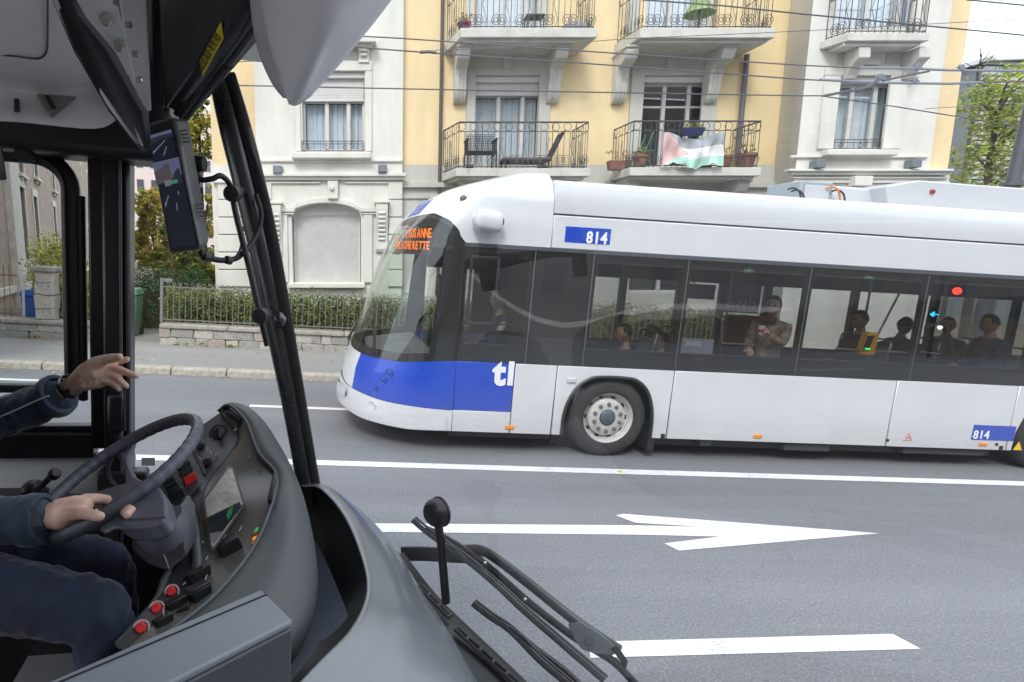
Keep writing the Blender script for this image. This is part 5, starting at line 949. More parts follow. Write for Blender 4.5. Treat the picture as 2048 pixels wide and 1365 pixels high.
def head(parent, c, fdir, m, hair, hl=.0, r=.098, glasses=False, beard=False):
    """head with brow, nose, lips, chin, eyes and ears; fdir is the way the face looks"""
    fd = Vector(fdir).normalized(); left = Vector((0, 0, 1)).cross(fd).normalized(); up = fd.cross(left); M = frame(Vector(c), fd, left, up); rows = []
    for i in range(21):
        e = -math.pi/2 + math.pi*i/20; row = []
        for j in range(28):
            a = 2*math.pi*j/28; x, y, z = math.cos(e)*math.cos(a), math.cos(e)*math.sin(a), math.sin(e)
            jaw = 1 - .24*max(0, -z)**1.2; X = x*1.05*(1 if x < 0 else .96); Y = y*.80*jaw; Z = z*1.24
            if x > 0:
                f_ = x*max(0, 1 - (y/.75)**2); X += .17*math.exp(-((z+.12)/.13)**2 - (y/.14)**2) + .06*math.exp(-((z-.28)/.1)**2)*f_ + .06*math.exp(-((z+.45)/.07)**2-(y/.25)**2) + .09*math.exp(-((z+.85)/.18)**2 - (y/.4)**2) - .07*math.exp(-((z-.10)/.09)**2 - ((abs(y)-.34)/.16)**2)
            row.append(M @ (Vector((X, Y, Z))*r))
        rows.append(row)
    h = MB().grid(rows, close=True); 
    for s in (-1, 1): h.lathe([(0, -.012), (.02, -.01), (.03, 0), (.02, .006), (.0, .004)], M @ Vector((-.002, s*.083, -.004)), M.to_3x3() @ Vector((-.3, s, .05)), 12)
    o = h.build('head', m, parent, smooth=70)
    e_ = MB()
    for s in (-1, 1): e_.lathe([(0, .008), (.009, .005), (.012, 0)], M @ Vector((r*.93, s*r*.34, r*.12)), M.to_3x3() @ Vector((1, s*.25, 0)), 10)
    e_.build('eye', mat('eye', (.05, .035, .03), .2), o)
    MB().tube([M @ Vector((r*1.0, y*r, -.50*r)) for y in (-.26, 0, .26)], .006, 6).build('mouth', mat('lips', (.36, .13, .11), .5), o)
    hr = []
    for i in range(11):
        e = R(-28 if hl else -5) + (math.pi/2 - R(-28 if hl else -5))*i/10; row = []
        for j in range(28):
            a = 2*math.pi*j/28; front = math.cos(a) > .35
            ee = max(e, R(42)) if front else max(e, R(-6)) if math.cos(a) > 0 else e
            x, y, z = math.cos(ee)*math.cos(a), math.cos(ee)*math.sin(a), math.sin(ee); k = 1.05 + .02*math.sin(j*2.3 + i)
            row.append(M @ (Vector((x*1.06*k, y*.84*k, z*1.27*k))*r))
        hr.append(row)
    q = MB().grid(hr, close=True)
    if hl:
        q.lathe([(0, -.05), (.04, -.035), (.05, 0), (.035, .04), (0, .05)], M @ Vector((-r*1.25, 0, r*.15)), M.to_3x3() @ Vector((1, 0, .3)), 14)
    q.build('hair', hair, parent, smooth=70)
    if glasses:
        g = MB()
        for s in (-1, 1): g.ring(M @ Vector((r*1.06, s*r*.36, r*.1)), M.to_3x3() @ Vector((1, 0, 0)), .021, .0025, 14, 4); g.tube([M @ Vector((r*1.05, s*r*.58, r*.12)), M @ Vector((0, s*r*.86, r*.1))], .0022, 4)
        g.tube([M @ Vector((r*1.07, -r*.14, r*.1)), M @ Vector((r*1.07, r*.14, r*.1))], .0022, 4); g.build('glasses', M_BLK, o)
    return o
def small_hand(parent, w, d, palm, m, curl=.5, s=1.0, name='hand'):
    """five-fingered hand: w wrist, d pointing direction, palm = palm normal"""
    d = Vector(d).normalized(); pn = Vector(palm); pn = (pn - d*pn.dot(d)).normalized(); sd_ = d.cross(pn); w = Vector(w); V = [(w, .024*s), (w + d*.045*s, (.036*s, .019*s)), (w + d*.085*s, (.038*s, .016*s))]; E = [(0, 1), (1, 2)]
    for k, (o_, l) in enumerate(((-.030, .068), (-.010, .078), (.010, .073), (.029, .057))):
        p = w + d*.088*s + sd_*o_*s; b = len(V); dd = d.copy(); V.append((p, .0105*s)); E.append((2, b))
        for i in range(3):
            dd = (dd + pn*curl).normalized(); p = p + dd*l*.36*s; V.append((p, (.0095 - .001*i)*s)); E.append((b+i, b+i+1))
    b = len(V); p = w + d*.03*s - sd_*.03*s
    V += [(p, .014*s), (p + (d*.6 - sd_*.8 + pn*.3).normalized()*.035*s, .012*s), (p + (d*.9 - sd_*.75 + pn*.5).normalized()*.066*s, .010*s)]; E += [(1, b), (b, b+1), (b+1, b+2)]
    return skin_obj(name, V, E, m, parent, 1)
def passenger(name, px, py, y, hr, label, fdir, top, pants, skin, hair, hl=0, glasses=False, standing=False, hand=None, r=.1):
    """seated or standing passenger whose head is seen at pixel px, py at depth y across the bus"""
    c = bs(px, py, y); P = root('person', BF @ Matrix.Translation((c.x, y, .36)), label, 'person', 'passengers in the trolleybus'); hz = c.z - .36; fd = Vector(fdir).normalized(); sd_ = Vector((0, 0, 1)).cross(fd)
    Z = Vector((0, 0, 1)); nk = Z*(hz - .15) - fd*.02; sh = Z*(hz - .27) - fd*.03; pv = Z*(hz - .80) - fd*.04
    head(P, Z*hz + fd*.02, fd, skin, hair, hl, r, glasses)
    hp = [pv + sd_*s*.09 for s in (-1, 1)]
    if standing: kn = [h - Z*.44 + fd*.03 for h in hp]; ft = [Vector((k.x, k.y, .07)) - fd*.02 for k in kn]
    else: kn = [h + fd*.42 + Z*.02 for h in hp]; ft = [Vector((k.x, k.y, .07)) + fd*.05 for k in kn]
    toe = [f_ + fd*.16 - Z*.03 for f_ in ft]
    shd = [sh + sd_*s*.175 for s in (-1, 1)]
    el = [s_ - Z*.27 + sd_*(i*2-1)*.05 + fd*.02 for i, s_ in enumerate(shd)]
    wr_ = [e + fd*.2 - Z*.03 - sd_*(i*2-1)*.08 for i, e in enumerate(el)]
    if hand: wr_[hand[0]] = Vector(hand[1]); mid = (shd[hand[0]] + wr_[hand[0]])/2; el[hand[0]] = mid - Z*.16 + sd_*(hand[0]*2-1)*.06
    V = [(pv, .10), (pv + Z*.25, .105), (sh, .09), (nk, .052), (nk + Z*.08, .05)]; E = [(0, 1), (1, 2), (2, 3), (3, 4)]
    for i in (0, 1):
        b = len(V); V += [(shd[i], .05), (el[i], .038), (wr_[i], .026)]; E += [(2, b), (b, b+1), (b+1, b+2)]
        b = len(V); V += [(hp[i], .085), (kn[i], .055), (ft[i], .04), (toe[i], .035)]; E += [(0, b), (b, b+1), (b+1, b+2), (b+2, b+3)]
    skin_obj('body', V, E, skin, P, 1)
    V = [(pv - Z*.02, (.16, .12)), (pv + Z*.24, (.165, .125)), (sh + Z*.0, (.15, .11)), (nk - Z*.02, .075)]; E = [(0, 1), (1, 2), (2, 3)]
    for i in (0, 1): b = len(V); V += [(shd[i], .075), (el[i], .06), (wr_[i], .045)]; E += [(2, b), (b, b+1), (b+1, b+2)]
    skin_obj('jacket', V, E, top, P, 2)
    V = [(pv - Z*.01, (.14, .11))]; E = []
    for i in (0, 1): b = len(V); V += [(hp[i], .10), (kn[i], .07), (ft[i] + Z*.03, .055)]; E += [(0, b), (b, b+1), (b+1, b+2)]
    skin_obj('trousers', V, E, pants, P, 1)
    for i in (0, 1): V, E = chain((ft[i] + Z*.02, .05), (ft[i] - Z*.01, .05), (toe[i] + Z*.0, .035)); skin_obj('shoe', V, E, M_BLK, P, 1)
    for i in (0, 1):
        d = (wr_[i] - el[i]).normalized(); small_hand(P, wr_[i], d, Vector((0, 0, -1)) if not (hand and hand[0] == i) else sd_*(1 if i == 0 else -1), skin, .45 if not (hand and hand[0] == i) else .75)
    return P, c, wr_, fd, sd_
M_DK = mat('black cloth', (.03, .03, .034), .9, var=.3, vscale=14); M_NAVYC = mat('navy cloth', (.02, .03, .07), .9, var=.3, vscale=14); M_JEAN = mat('pale jeans', (.06, .09, .16), .9, var=.3, vscale=14)
M_PUFF = mat('bronze quilted jacket', (.30, .195, .14), .4, var=.5, vscale=13, var2=(.60, .45, .34), bump=.7, bscale=18); M_RUSTC = mat('rust cloth', (.16, .05, .03), .9)
cx_, cy_ = bs(1545, 610, .62), bs(1522, 662, .42)
wpos = Vector((cy_.x - cx_.x + .10, .42 - .62, cy_.z - .36 - .05))
pw_, c_, wr_, fd_, sd2 = passenger('woman', 1548, 612, .62, .1, 'woman with tied dark hair in a bronze jacket standing in the bus with a cup', (-.80, -.60, -.05), M_PUFF, M_JEAN, M_SKIN, M_HAIR, 1, False, True, (1, wpos), r=.103)
MB().tube([(-.05, -.12, c_.z-.36-.17), (-.10, -.02, c_.z-.36-.19), (-.04, .1, c_.z-.36-.17)], .045, 8).build('scarf', M_RUSTC, pw_, smooth=60)
cp = bs(1522, 662, .42); cup = root('paper_cup', BF @ Matrix.Translation((cp.x, .42, cp.z - .05)), 'white and red paper cup held by the standing woman', 'cup')
MB().lathe([(0, 0), (.028, 0), (.036, .10), (0, .10)], (0, 0, 0), (0, 0, 1), 18).build('cup_body', mat('cup white', (.75, .74, .72), .5), cup, smooth=40); MB().lathe([(.031, .03), (.034, .07)], (0, 0, 0), (0, 0, 1), 18).build('cup_print', mat('cup red', (.6, .04, .05), .5), cup).scale = (1.03, 1.03, 1); MB().lathe([(.039, .098), (.039, .108), (.034, .116), (0, .116)], (0, 0, 0), (0, 0, 1), 18).build('cup_lid', MATS['cup white'], cup, smooth=40)
passenger('p', 1722, 640, .9, .1, 'short haired passenger in black seated behind the yellow ticket machine', (-1, .1, -.05), M_DK, M_DK, M_SKIN2, M_HAIR)
passenger('p', 1896, 651, 1.6, .1, 'passenger with glasses and pale collar seated under the red reflected light', (-.8, -.6, -.05), mat('olive cloth', (.10, .09, .06), .9), M_DK, M_SKIN, M_HAIR2, 0, True)
passenger('p', 1982, 648, .6, .1, 'dark haired passenger in navy jacket seated at the right edge of the bus window', (-1, .2, -.1), M_NAVYC, M_DK, M_SKIN2, M_HAIR)
passenger('p', 1250, 668, .55, .1, 'passenger in black seated in front window row above the wheel', (-1, .1, 0), M_DK, M_DK, M_SKIN2, M_HAIR)
passenger('p', 1322, 682, 1.1, .1, 'passenger in rust coloured top seated in the front window row', (-1, 0, 0), M_RUSTC, M_DK, M_SKIN, M_HAIR2)
passenger('p', 1808, 652, 1.3, .1, 'passenger in dark coat seated just right of the yellow ticket machine', (1, .2, -.1), M_DK, M_DK, M_SKIN2, M_HAIR)
# the other driver
dr_, c_, *_r = passenger('p', 1000, 600, .78, .1, 'driver of the oncoming trolleybus with one hand on the wheel', (-1, -.05, -.05), M_NAVYC, M_DK, M_SKIN, M_HAIR2, hand=(1, Vector((-.36, -.16, .80))))
# ================================================================== OUR OWN BUS: THE DRIVER'S CAB
M_PLA = mat('grey textured plastic', (.068, .074, .078), .44, var=.08, vscale=5, bump=.22, bscale=420); M_PLD = mat('dark panel', (.034, .033, .034), .42, var=.12, vscale=6, bump=.12, bscale=400)
M_DOME = mat('smooth grey dash plastic', (.135, .145, .158), .25, var=.08, vscale=3, bump=.05, bscale=350, spec=1.0, coat=.25); M_WHEELP = mat('steering wheel plastic', (.085, .09, .115), .42, var=.1, vscale=8, bump=.15, bscale=380)
M_BLKP = mat('black plastic', (.014, .014, .015), .42, var=.2, vscale=12, bump=.1, bscale=300); M_BLKA = mat('black coated metal', (.022, .022, .024), .32, var=.15, vscale=5); M_LGREY = mat('light grey panel', (.80, .80, .79), .6, var=.06, vscale=3, bump=.06, bscale=300)
M_CEILG = mat('ceiling grey plastic', (.80, .805, .80), .5, var=.06, vscale=3, bump=.08, bscale=260); M_BOX = mat('grey cash desk', (.20, .215, .25), .32, var=.06, vscale=3, bump=.08, bscale=350); M_REDB = mat('red button', (.62, .02, .02), .25, coat=.6)
M_PODG = mat('pale grey moulding', (.76, .76, .79), .5, var=.05, vscale=2, bump=.06, bscale=300); M_RUB = mat('rubber', (.012, .012, .012), .65, var=.3, vscale=20)
M_OWNG = glass('own windscreen glass', (.955, .965, .96), 1, 0, .042, dirt_haze=.16); M_SIDEG = glass('own side glass', (.93, .945, .94), 1, 0, .045, dirt_haze=.06)
own = root('bus', OF, 'cab of our own bus: black pillars, grey dashboard, steering wheel and wipers seen from inside', 'bus')
def OB(q, name, m, parent=None, **k): return q.build(name, m, parent or own, **k)
VW = 2.1
def W_(px, py): return obv(px, py, VW)
def wbox(name, px0, px1, py0, py1, m, v0=VW, v1=VW+.05, bevel=.006, parent=None, ref=None):
    a, b = obv(px0, py0, v0), obv(px1, py1, v0); return OB(MB().box((a.x, v0, b.z), (b.x, v1, a.z)), name, m, parent, bevel=bevel)
# --- left wall: panel, frame, pillars, panes
sill = W_(90, 896).z; hd = W_(90, 312).z; uP0, uP1 = W_(184, 600).x, W_(265, 600).x; uF0 = W_(130, 600).x; uF1 = W_(158, 600).x
OB(MB().box((-3.2, VW, .5), (uP1 + .0, VW+.06, sill-.03)), 'side_panel', M_LGREY); OB(MB().box((uP1+.002, VW-.02, .5), (-.02, VW+.05, W_(285, 975).z)), 'front_corner_panel', M_BLKP); wl2 = W_(60, 990).z
OB(MB().box((-3.2, VW-.02, .5), (uP1-.1, VW-.002, wl2)), 'lower_trim', M_PLD, bevel=.006)
for uu in (W_(30, 1000).x, W_(85, 1003).x): OB(MB().lathe([(0, .004), (.008, .004), (.009, 0)], (uu, VW-.02, wl2-.035), (0, -1, 0), 10), 'screw', M_STEEL)
sw = OB(MB().box((-3.2, VW-.03, sill-.03), (uP0+.005, VW+.05, W_(90, 862).z)), 'window_frame', M_BLKA, bevel=.008)
OB(MB().box((-3.2, VW-.015, W_(90, 862).z), (uP0, VW+.03, W_(90, 850).z)), 'rail', M_BLKP, sw, bevel=.004); OB(MB().box((-3.2, VW-.01, W_(60, 786).z), (uF0+.03, VW+.03, W_(60, 770).z)), 'rail', M_BLKP, sw, bevel=.006)
OB(MB().box((W_(184, 600).x-.005, VW-.02, sill), (W_(213, 600).x, VW+.05, hd+.1)), 'jamb', M_BLKA, sw, bevel=.008)
zr = hd - .10                                                       # rounded corner of the sliding pane
cpts = [(uF0+.022, W_(130, 800).z), (uF0+.022, zr-.02)] + [(uF0+.022 - .12*(1-math.cos(t)), zr + .1*math.sin(t)) for t in np.linspace(0, math.pi/2, 8)] + [(-3.0, zr+.1)]
OB(MB().tube([(x, VW+.005, z) for x, z in cpts], [(.022, .030)]*len(cpts), 8, flat=(0, 1, 0)), 'sliding_frame', M_BLKP, sw, smooth=40)
OB(MB().tube([(x+.034, VW+.0, z+(.03 if x < uF0 else 0)) for x, z in cpts[:2]], [(.02, .012)]*2, 8, flat=(0, 1, 0)), 'sliding_frame', M_BLKA, sw, smooth=40)
OB(MB().tube([(x-.010, VW-.02, z) for x, z in cpts], .004, 6), 'sliding_seal', M_RUB, sw, smooth=40)
OB(MB().box((-3.2, VW+.004, sill), (uP0, VW+.010, hd+.08)), 'side_glass', M_SIDEG, sw)
OB(MB().box((W_(213, 600).x, VW-.06, .6), (W_(250, 600).x, VW+.05, hd+.12)), 'door_pillar', M_BLKA, bevel=.012); OB(MB().box((W_(250, 600).x, VW-.045, .6), (uP1, VW+.05, hd+.12)), 'door_pillar', M_BLKA, bevel=.012)
OB(MB().tube([(W_(250, 600).x, VW-.062, .9), (W_(250, 600).x, VW-.062, hd)], .005, 6), 'pillar_seal', mat('grey seal', (.10, .105, .12), .4), smooth=40)
a = W_(60, 288); OB(MB().box((-3.2, VW-.14, hd-.005), (W_(340, 320).x, VW+.06, hd+.16)), 'upper_beam', M_BLKA, bevel=.03, bseg=3); OB(MB().box((-3.2, VW-.17, hd+.11), (W_(352, 320).x, VW+.06, hd+.32)), 'upper_beam', M_BLKP, bevel=.03)
p = W_(73, 320); OB(MB().lathe([(0, -.03), (.022, -.03), (.025, -.02), (.025, .0), (.012, .004), (.012, .06)], (p.x, VW-.09, p.z), (0, 1, 0), 18), 'stop_buffer', M_RUB, smooth=50); OB(MB().box((p.x-.02, VW-.1, p.z+.0), (p.x+.02, VW-.06, hd+.01)), 'stop_bracket', M_BLKP)
a, b = ob(-10, 290, 1.4), ob(13, 360, 1.4); OB(MB().hexa([ob(-40, 290, 1.42), ob(4, 292, 1.4), ob(14, 360, 1.4), ob(-40, 364, 1.42)], [ob(-40, 290, 1.46), ob(4, 292, 1.44), ob(14, 360, 1.44), ob(-40, 364, 1.46)]), 'blind_end', M_BLKP, bevel=.004)
# quarter pane between the pillar and the raked windscreen post
PIL = [(440, 150, 1.87), (447, 190, 1.87), (462, 260, 1.875), (482, 340, 1.88), (518, 490, 1.90), (552, 650, 1.92), (584, 800, 1.94), (612, 950, 1.96), (625, 1030, 1.98), (640, 1120, 2.0)]
PP = smooth_path([ob(*q) for q in PIL], 4)
OB(MB().grid([[Vector((uP1-.01, VW+.0, p.z)), Vector(((uP1+p.x)/2, VW-.0, p.z)), Vector((p.x, p.y, p.z))] for p in PP]), 'quarter_glass', M_SIDEG, smooth=60)
OB(MB().tube(PP, [(.030, .038)]*len(PP), 20, flat=(-.3, -1, 0)), 'windscreen_post', mat('post cover black', (.030, .031, .034), .27, var=.1, spec=1.0), smooth=60)
PR = smooth_path([ob(*q) for q in [(458, 150, 1.85), (484, 235, 1.86), (512, 340, 1.87), (544, 480, 1.89), (572, 640, 1.905), (596, 780, 1.925), (623, 940, 1.945), (640, 1030, 1.965)]], 4)
OB(MB().tube(PR, [(.017, .022)]*len(PR), 8, flat=(-.3, -1, 0)), 'windscreen_seal', M_RUB, smooth=50)
pb = ob(560, 640, 1.89); OB(MB().lathe([(0, -.03), (.016, -.022), (.024, 0), (.016, .022), (0, .03)], pb, PP[20]-PP[16], 14), 'post_boss', MATS['post cover black'], smooth=60)
# monitor rod, knobs, arm, cables
rod = OB(MB().tube(smooth_path([ob(*q) for q in [(464, 372, 1.72), (470, 420, 1.725), (497, 530, 1.735), (520, 630, 1.745), (535, 692, 1.76)]], 4), .0095, 10), 'mounting_rod', M_BLKP, smooth=50)
for px, py, z in ((465, 387, 1.70), (521, 632, 1.725)): c = ob(px, py, z); d = (ob(px+8, py-2, z+.06) - c).normalized(); OB(MB().lathe([(0, -.022), (.020, -.022), (.024, -.018), (.0255, .0), (.0255, .035), (.018, .05), (.015, .13)], c, d, 22), 'knob', M_BLKP, rod, smooth=45); OB(MB().lathe([(0, -.025), (.011, -.0245), (.013, -.021)], c, d, 12), 'knob_cap', M_RUB, rod)
OB(MB().tube(smooth_path([ob(*q) for q in [(392, 345, 1.66), (402, 360, 1.66), (425, 358, 1.66), (440, 352, 1.67), (455, 362, 1.69), (463, 380, 1.71)]], 5), .0085, 10), 'arm', M_BLKP, rod, smooth=50)
OB(MB().tube(smooth_path([ob(*q) for q in [(400, 505, 1.62), (412, 514, 1.64), (440, 521, 1.68), (470, 518, 1.72), (487, 505, 1.75), (505, 485, 1.79), (519, 455, 1.82), (522, 425, 1.83), (512, 390, 1.84)]], 5), .0085, 8), 'cable', M_RUB, rod, smooth=60)
for px, py, z in ((412, 514, 1.64), (457, 521, 1.70)): OB(MB().lathe([(.011, -.01), (.0125, -.008), (.0125, .008), (.011, .01)], ob(px, py, z), ob(px+20, py+5, z+.03) - ob(px, py, z), 12), 'cable_clip', M_BLKP, rod)
OB(MB().tube(smooth_path([ob(*q) for q in [(470, 518, 1.72), (480, 500, 1.76), (484, 478, 1.80), (486, 455, 1.83)]], 4), .004, 6), 'cable', M_RUB, rod)
# camera monitor
mo = OB(MB().hexa([ob(291, 248, 1.60), ob(347, 233, 1.57), ob(404, 500, 1.52), ob(338, 509, 1.55)], [ob(312, 246, 1.68), ob(380, 238, 1.66), ob(421, 487, 1.61), ob(352, 503, 1.63)]), 'camera_monitor', mat('monitor casing', (.08, .083, .088), .34, var=.08, bump=.08, bscale=300), bevel=.014, bseg=3)
def mq(*px, d=0.0):
    return [ob(a, b, (1.60 + (a-291)/56*-.03*.0 + (b-248)*(1.55-1.60)/261 - (a - (291 + (b-248)*47/261))*.03/58) - d) for a, b in px]
OB(MB().prism(mq((296, 254), (344, 240), (398, 494), (341, 503), d=.003), tuple((mq((300, 300), d=.0015)[0] - mq((300, 300))[0]))), 'bezel', mat('monitor glass', (.010, .010, .012), .12), mo)
q = MB(); ms = [mat('screen sky', (.01, .01, .01), .35, spec=.15, emit=(.20, .25, .42), estr=.16), mat('screen road', (.01, .01, .01), .35, spec=.15, emit=(.020, .024, .048), estr=.15), mat('screen line', (.01, .01, .01), .35, spec=.15, emit=(.4, .42, .5), estr=.13), mat('screen wall', (.01, .01, .01), .35, spec=.15, emit=(.20, .15, .17), estr=.15), mat('screen dark', (.01, .01, .01), .35, spec=.15, emit=(.03, .035, .06), estr=.25), mat('screen green', (.01, .01, .01), .35, spec=.15, emit=(.08, .3, .16), estr=.25)]
def sq(mi, d, *px): pts = mq(*px, d=d); q.add(pts, [tuple(range(len(pts)))], mi)
sq(1, .0055, (297, 274), (342, 259), (354, 312), (307, 326)); sq(0, .0060, (297, 272), (342, 259), (344, 266), (322, 271), (299, 279)); sq(4, .0062, (299, 279), (322, 271), (344, 267), (346, 274), (325, 277), (300, 292)); sq(2, .0064, (305, 305), (330, 280), (332, 280), (307, 308)); sq(2, .0064, (326, 312), (332, 293), (334, 293), (329, 311))
sq(1, .0055, (305, 327), (357, 314), (394, 490), (346, 497)); sq(0, .0060, (305, 327), (357, 314), (364, 350), (312, 365)); sq(3, .0064, (325, 331), (337, 326), (345, 360), (328, 364)); sq(4, .0064, (346, 352), (352, 340), (358, 336), (362, 350), (366, 366), (348, 368)); sq(3, .0063, (308, 346), (324, 336), (330, 366), (314, 370)); sq(2, .0068, (328, 362), (340, 359), (343, 371), (331, 374)); sq(5, .0068, (340, 361), (355, 359), (356, 366), (342, 369))
sq(2, .0066, (330, 410), (336, 391), (338, 392), (333, 409)); sq(2, .0066, (329, 405), (334, 409), (331, 416)); sq(2, .0066, (352, 406), (354, 406), (356, 422), (354, 422)); sq(2, .0066, (355, 385), (357, 381), (359, 390), (357, 390))
OB(q, 'screen', ms, mo)
for k in range(4):
    for y0 in (262, 410): OB(MB().tube([ob(361+k*2+(y0-262)*.22, y0+k*7.5, 1.568-(y0-262)*.0002), ob(373+k*2+(y0-262)*.22, y0-1+k*7.5, 1.60-(y0-262)*.0002)], .0022, 5), 'vent_slot', M_RUB, mo)
OB(MB().lathe([(0, -.01), (.022, -.01), (.025, .0), (.022, .02), (0, .02)], ob(396, 328, 1.66), (1, -.3, 0), 16), 'ball_joint', M_BLKP, mo, smooth=50)
# --- overhead: ceiling mouldings, interior mirror, bracket, header, blind, yellow label, grey cover
rows = [[(-70, -40, 1.02), (40, -40, 1.06), (130, -40, 1.12), (225, -40, 1.22)], [(-70, 60, 1.22), (40, 62, 1.27), (130, 70, 1.34), (225, 80, 1.44)], [(-70, 150, 1.44), (40, 156, 1.49), (120, 162, 1.54), (215, 150, 1.64)], [(-70, 170, 1.485), (40, 174, 1.535), (112, 179, 1.575), (196, 166, 1.67)], [(-70, 179, 1.495), (40, 183, 1.545), (112, 189, 1.585), (196, 176, 1.68)], [(-70, 187, 1.49), (40, 191, 1.54), (116, 197, 1.582), (200, 186, 1.68)], [(-70, 215, 1.475), (40, 220, 1.525), (150, 229, 1.585), (218, 214, 1.68)], [(-70, 240, 1.46), (40, 245, 1.51), (190, 258, 1.60), (240, 236, 1.70)]]
OB(MB().grid(smooth_grid([[ob(*p) for p in r] for r in rows], 5, 5)), 'overhead_locker', M_CEILG, smooth=70)
def onlock(px, py): return float(np.interp(py, [-40, 60, 155, 180, 205, 245], [1.05, 1.26, 1.48, 1.53, 1.52, 1.505])) + .0006*max(0, px-40)
hp = smooth_path([ob(a, b, onlock(a, b)-.010) for a, b in [(95, -30), (95, 60), (94, 100), (86, 114), (70, 118), (30, 113), (-40, 107)]], 5); OB(MB().tube(hp, .0022, 5), 'hatch_seam', mat('seam grey', (.09, .09, .09), .7))
OB(MB().hexa([ob(28, 197, 1.505), ob(39, 197, 1.505), ob(40, 225, 1.495), ob(28, 224, 1.495)], [ob(28, 197, 1.55), ob(39, 197, 1.55), ob(40, 225, 1.55), ob(28, 224, 1.55)]), 'locker_switch', M_BLKP, bevel=.002)
OB(MB().hexa([ob(74, 191, 1.535), ob(152, 198, 1.575), ob(106, 236, 1.535), ob(104, 236, 1.535)], [ob(74, 188, 1.56), ob(152, 193, 1.60), ob(106, 236, 1.62), ob(104, 236, 1.62)]), 'locker_recess', mat('recess grey', (.2, .2, .2), .6), bevel=.003); OB(MB().tube([ob(91, 192, 1.545), ob(106, 218, 1.535)], .003, 6).tube([ob(96, 192, 1.545), ob(111, 216, 1.535)], .003, 6), 'latch', M_BLKP)
mz = lambda y: .92 + (y + 20)/320*.46
mo_ = [(92, -20), (125, -20), (152, 28), (215, 100), (272, 205), (284, 224), (291, 298), (281, 303), (215, 222), (145, 100)]
mi_ = OB(MB().prism([ob(a, b, mz(b)) for a, b in mo_], (.012, .022, .004)), 'interior_mirror', M_BLKA, bevel=.004)
OB(MB().prism([ob(a, b, mz(b)-.014) for a, b in [(98, -15), (106, -15), (128, 40), (163, 105), (228, 196), (262, 235), (284, 292), (270, 284), (218, 217), (150, 100)]], (.001, .010, 0)), 'mirror_glass', mat('mirror glass', (.50, .49, .46), .3, metal=.5), mi_)
br = OB(MB().hexa([ob(165, 36, 1.235), ob(214, 3, 1.20), ob(236, 14, 1.22), ob(273, 172, 1.36)], [ob(165, 36, 1.242), ob(214, 3, 1.207), ob(236, 14, 1.227), ob(273, 172, 1.367)]), 'mirror_bracket', M_CEILG, bevel=.001)
for px, py, z in ((212, 40, 1.225), (238, 92, 1.27)): OB(MB().lathe([(0, -.004), (.004, -.004), (.0045, -.010), (.009, -.010), (.0095, -.004), (.0125, -.003), (.013, 0)], ob(px, py, z), ob(px, py, z+.1) - ob(px, py, z), 14), 'bolt', M_STEEL, br, smooth=40)
for px, py in ((252, 50), (266, 108), (274, 160)): OB(MB().lathe([(0, 0), (.007, 0), (.007, .012), (0, .014)], ob(px, py, 1.36), ob(px+10, py, 1.36) - ob(px, py, 1.36), 6), 'bolt', M_STEEL, br)
OB(MB().hexa([ob(236, -20, 1.44), ob(293, -20, 1.46), ob(303, 223, 1.70), ob(268, 221, 1.68)], [ob(236, -20, 1.47), ob(293, -20, 1.49), ob(303, 223, 1.73), ob(268, 221, 1.71)]), 'ceiling_strip', M_LGREY, bevel=.006)
OB(MB().hexa([ob(292, -20, 1.50), ob(350, -20, 1.45), ob(330, 216, 1.72), ob(302, 224, 1.74)], [ob(292, -20, 1.56), ob(350, -20, 1.56), ob(330, 216, 1.8), ob(302, 224, 1.8)]), 'header_channel', M_BLKA, bevel=.008)
OB(MB().hexa([ob(318, -20, 1.40), ob(420, -20, 1.28), ob(400, 130, 1.52), ob(330, 222, 1.74)], [ob(318, -20, 1.55), ob(420, -20, 1.42), ob(400, 130, 1.66), ob(330, 222, 1.84)]), 'header', M_BLKP, bevel=.01)
bp_ = [((520, -40), (345, 224)), ]
def diag(t, off): a = np.array((528, -25.)); b = np.array((352, 226.)); n = np.array((.82, .572)); p = a + (b-a)*t + n*off; return ob(p[0], p[1], 1.18 + .60*t)
cas = OB(MB().hexa([diag(0, -105), diag(0, 0), diag(1, 0), diag(1, -40)], [diag(0, -105)+Vector((.05, .05, 0)), diag(0, 0)+Vector((.08, .05, .02)), diag(1, 0)+Vector((.06, .05, .02)), diag(1, -40)+Vector((.05, .05, 0))]), 'blind_cassette', M_BLKP, bevel=.01)
for off, r in ((4, .011), (20, .013), (36, .010)): OB(MB().tube([diag(t, off*(1 - .35*t)) for t in np.linspace(0, 1, 6)], r, 10), 'blind_rail', M_BLKA if off != 36 else M_BLKP, cas, smooth=50)
OB(MB().tube([diag(.55, 30), diag(.80, 26)], .014, 8), 'blind_grip', M_BLKP, cas, smooth=50); c = diag(.22, -72); OB(MB().lathe([(0, -.003), (.006, -.003), (.007, 0)], diag(.33, -80), (0, -1, -.2), 10), 'screw', M_STEEL, cas)
la = [ob(a, b, z-.012) for a, b, z in ((442, 43, 1.335), (447.5, 77, 1.39), (405, 154, 1.565), (399, 124, 1.515))]
lab = OB(MB().prism(la, (la[0]-ob(442, 43, 1.37))*.03), 'yellow_label', mat('yellow label', (.88, .70, .03), .5)); e1 = (la[0] - la[3]); e2 = (la[0]-la[1]); Mx = basis(la[3] + (la[2]-la[3])*.25 + e1*.05 - (la[0]-ob(442, 43, 1.37))*-.03*0, e1, e2)
ln = e1.length; nrm_ = e1.cross(e2).normalized(); nrm_ = nrm_ if nrm_.dot(ob(442, 43, 1.0) - la[0]) > 0 else -nrm_
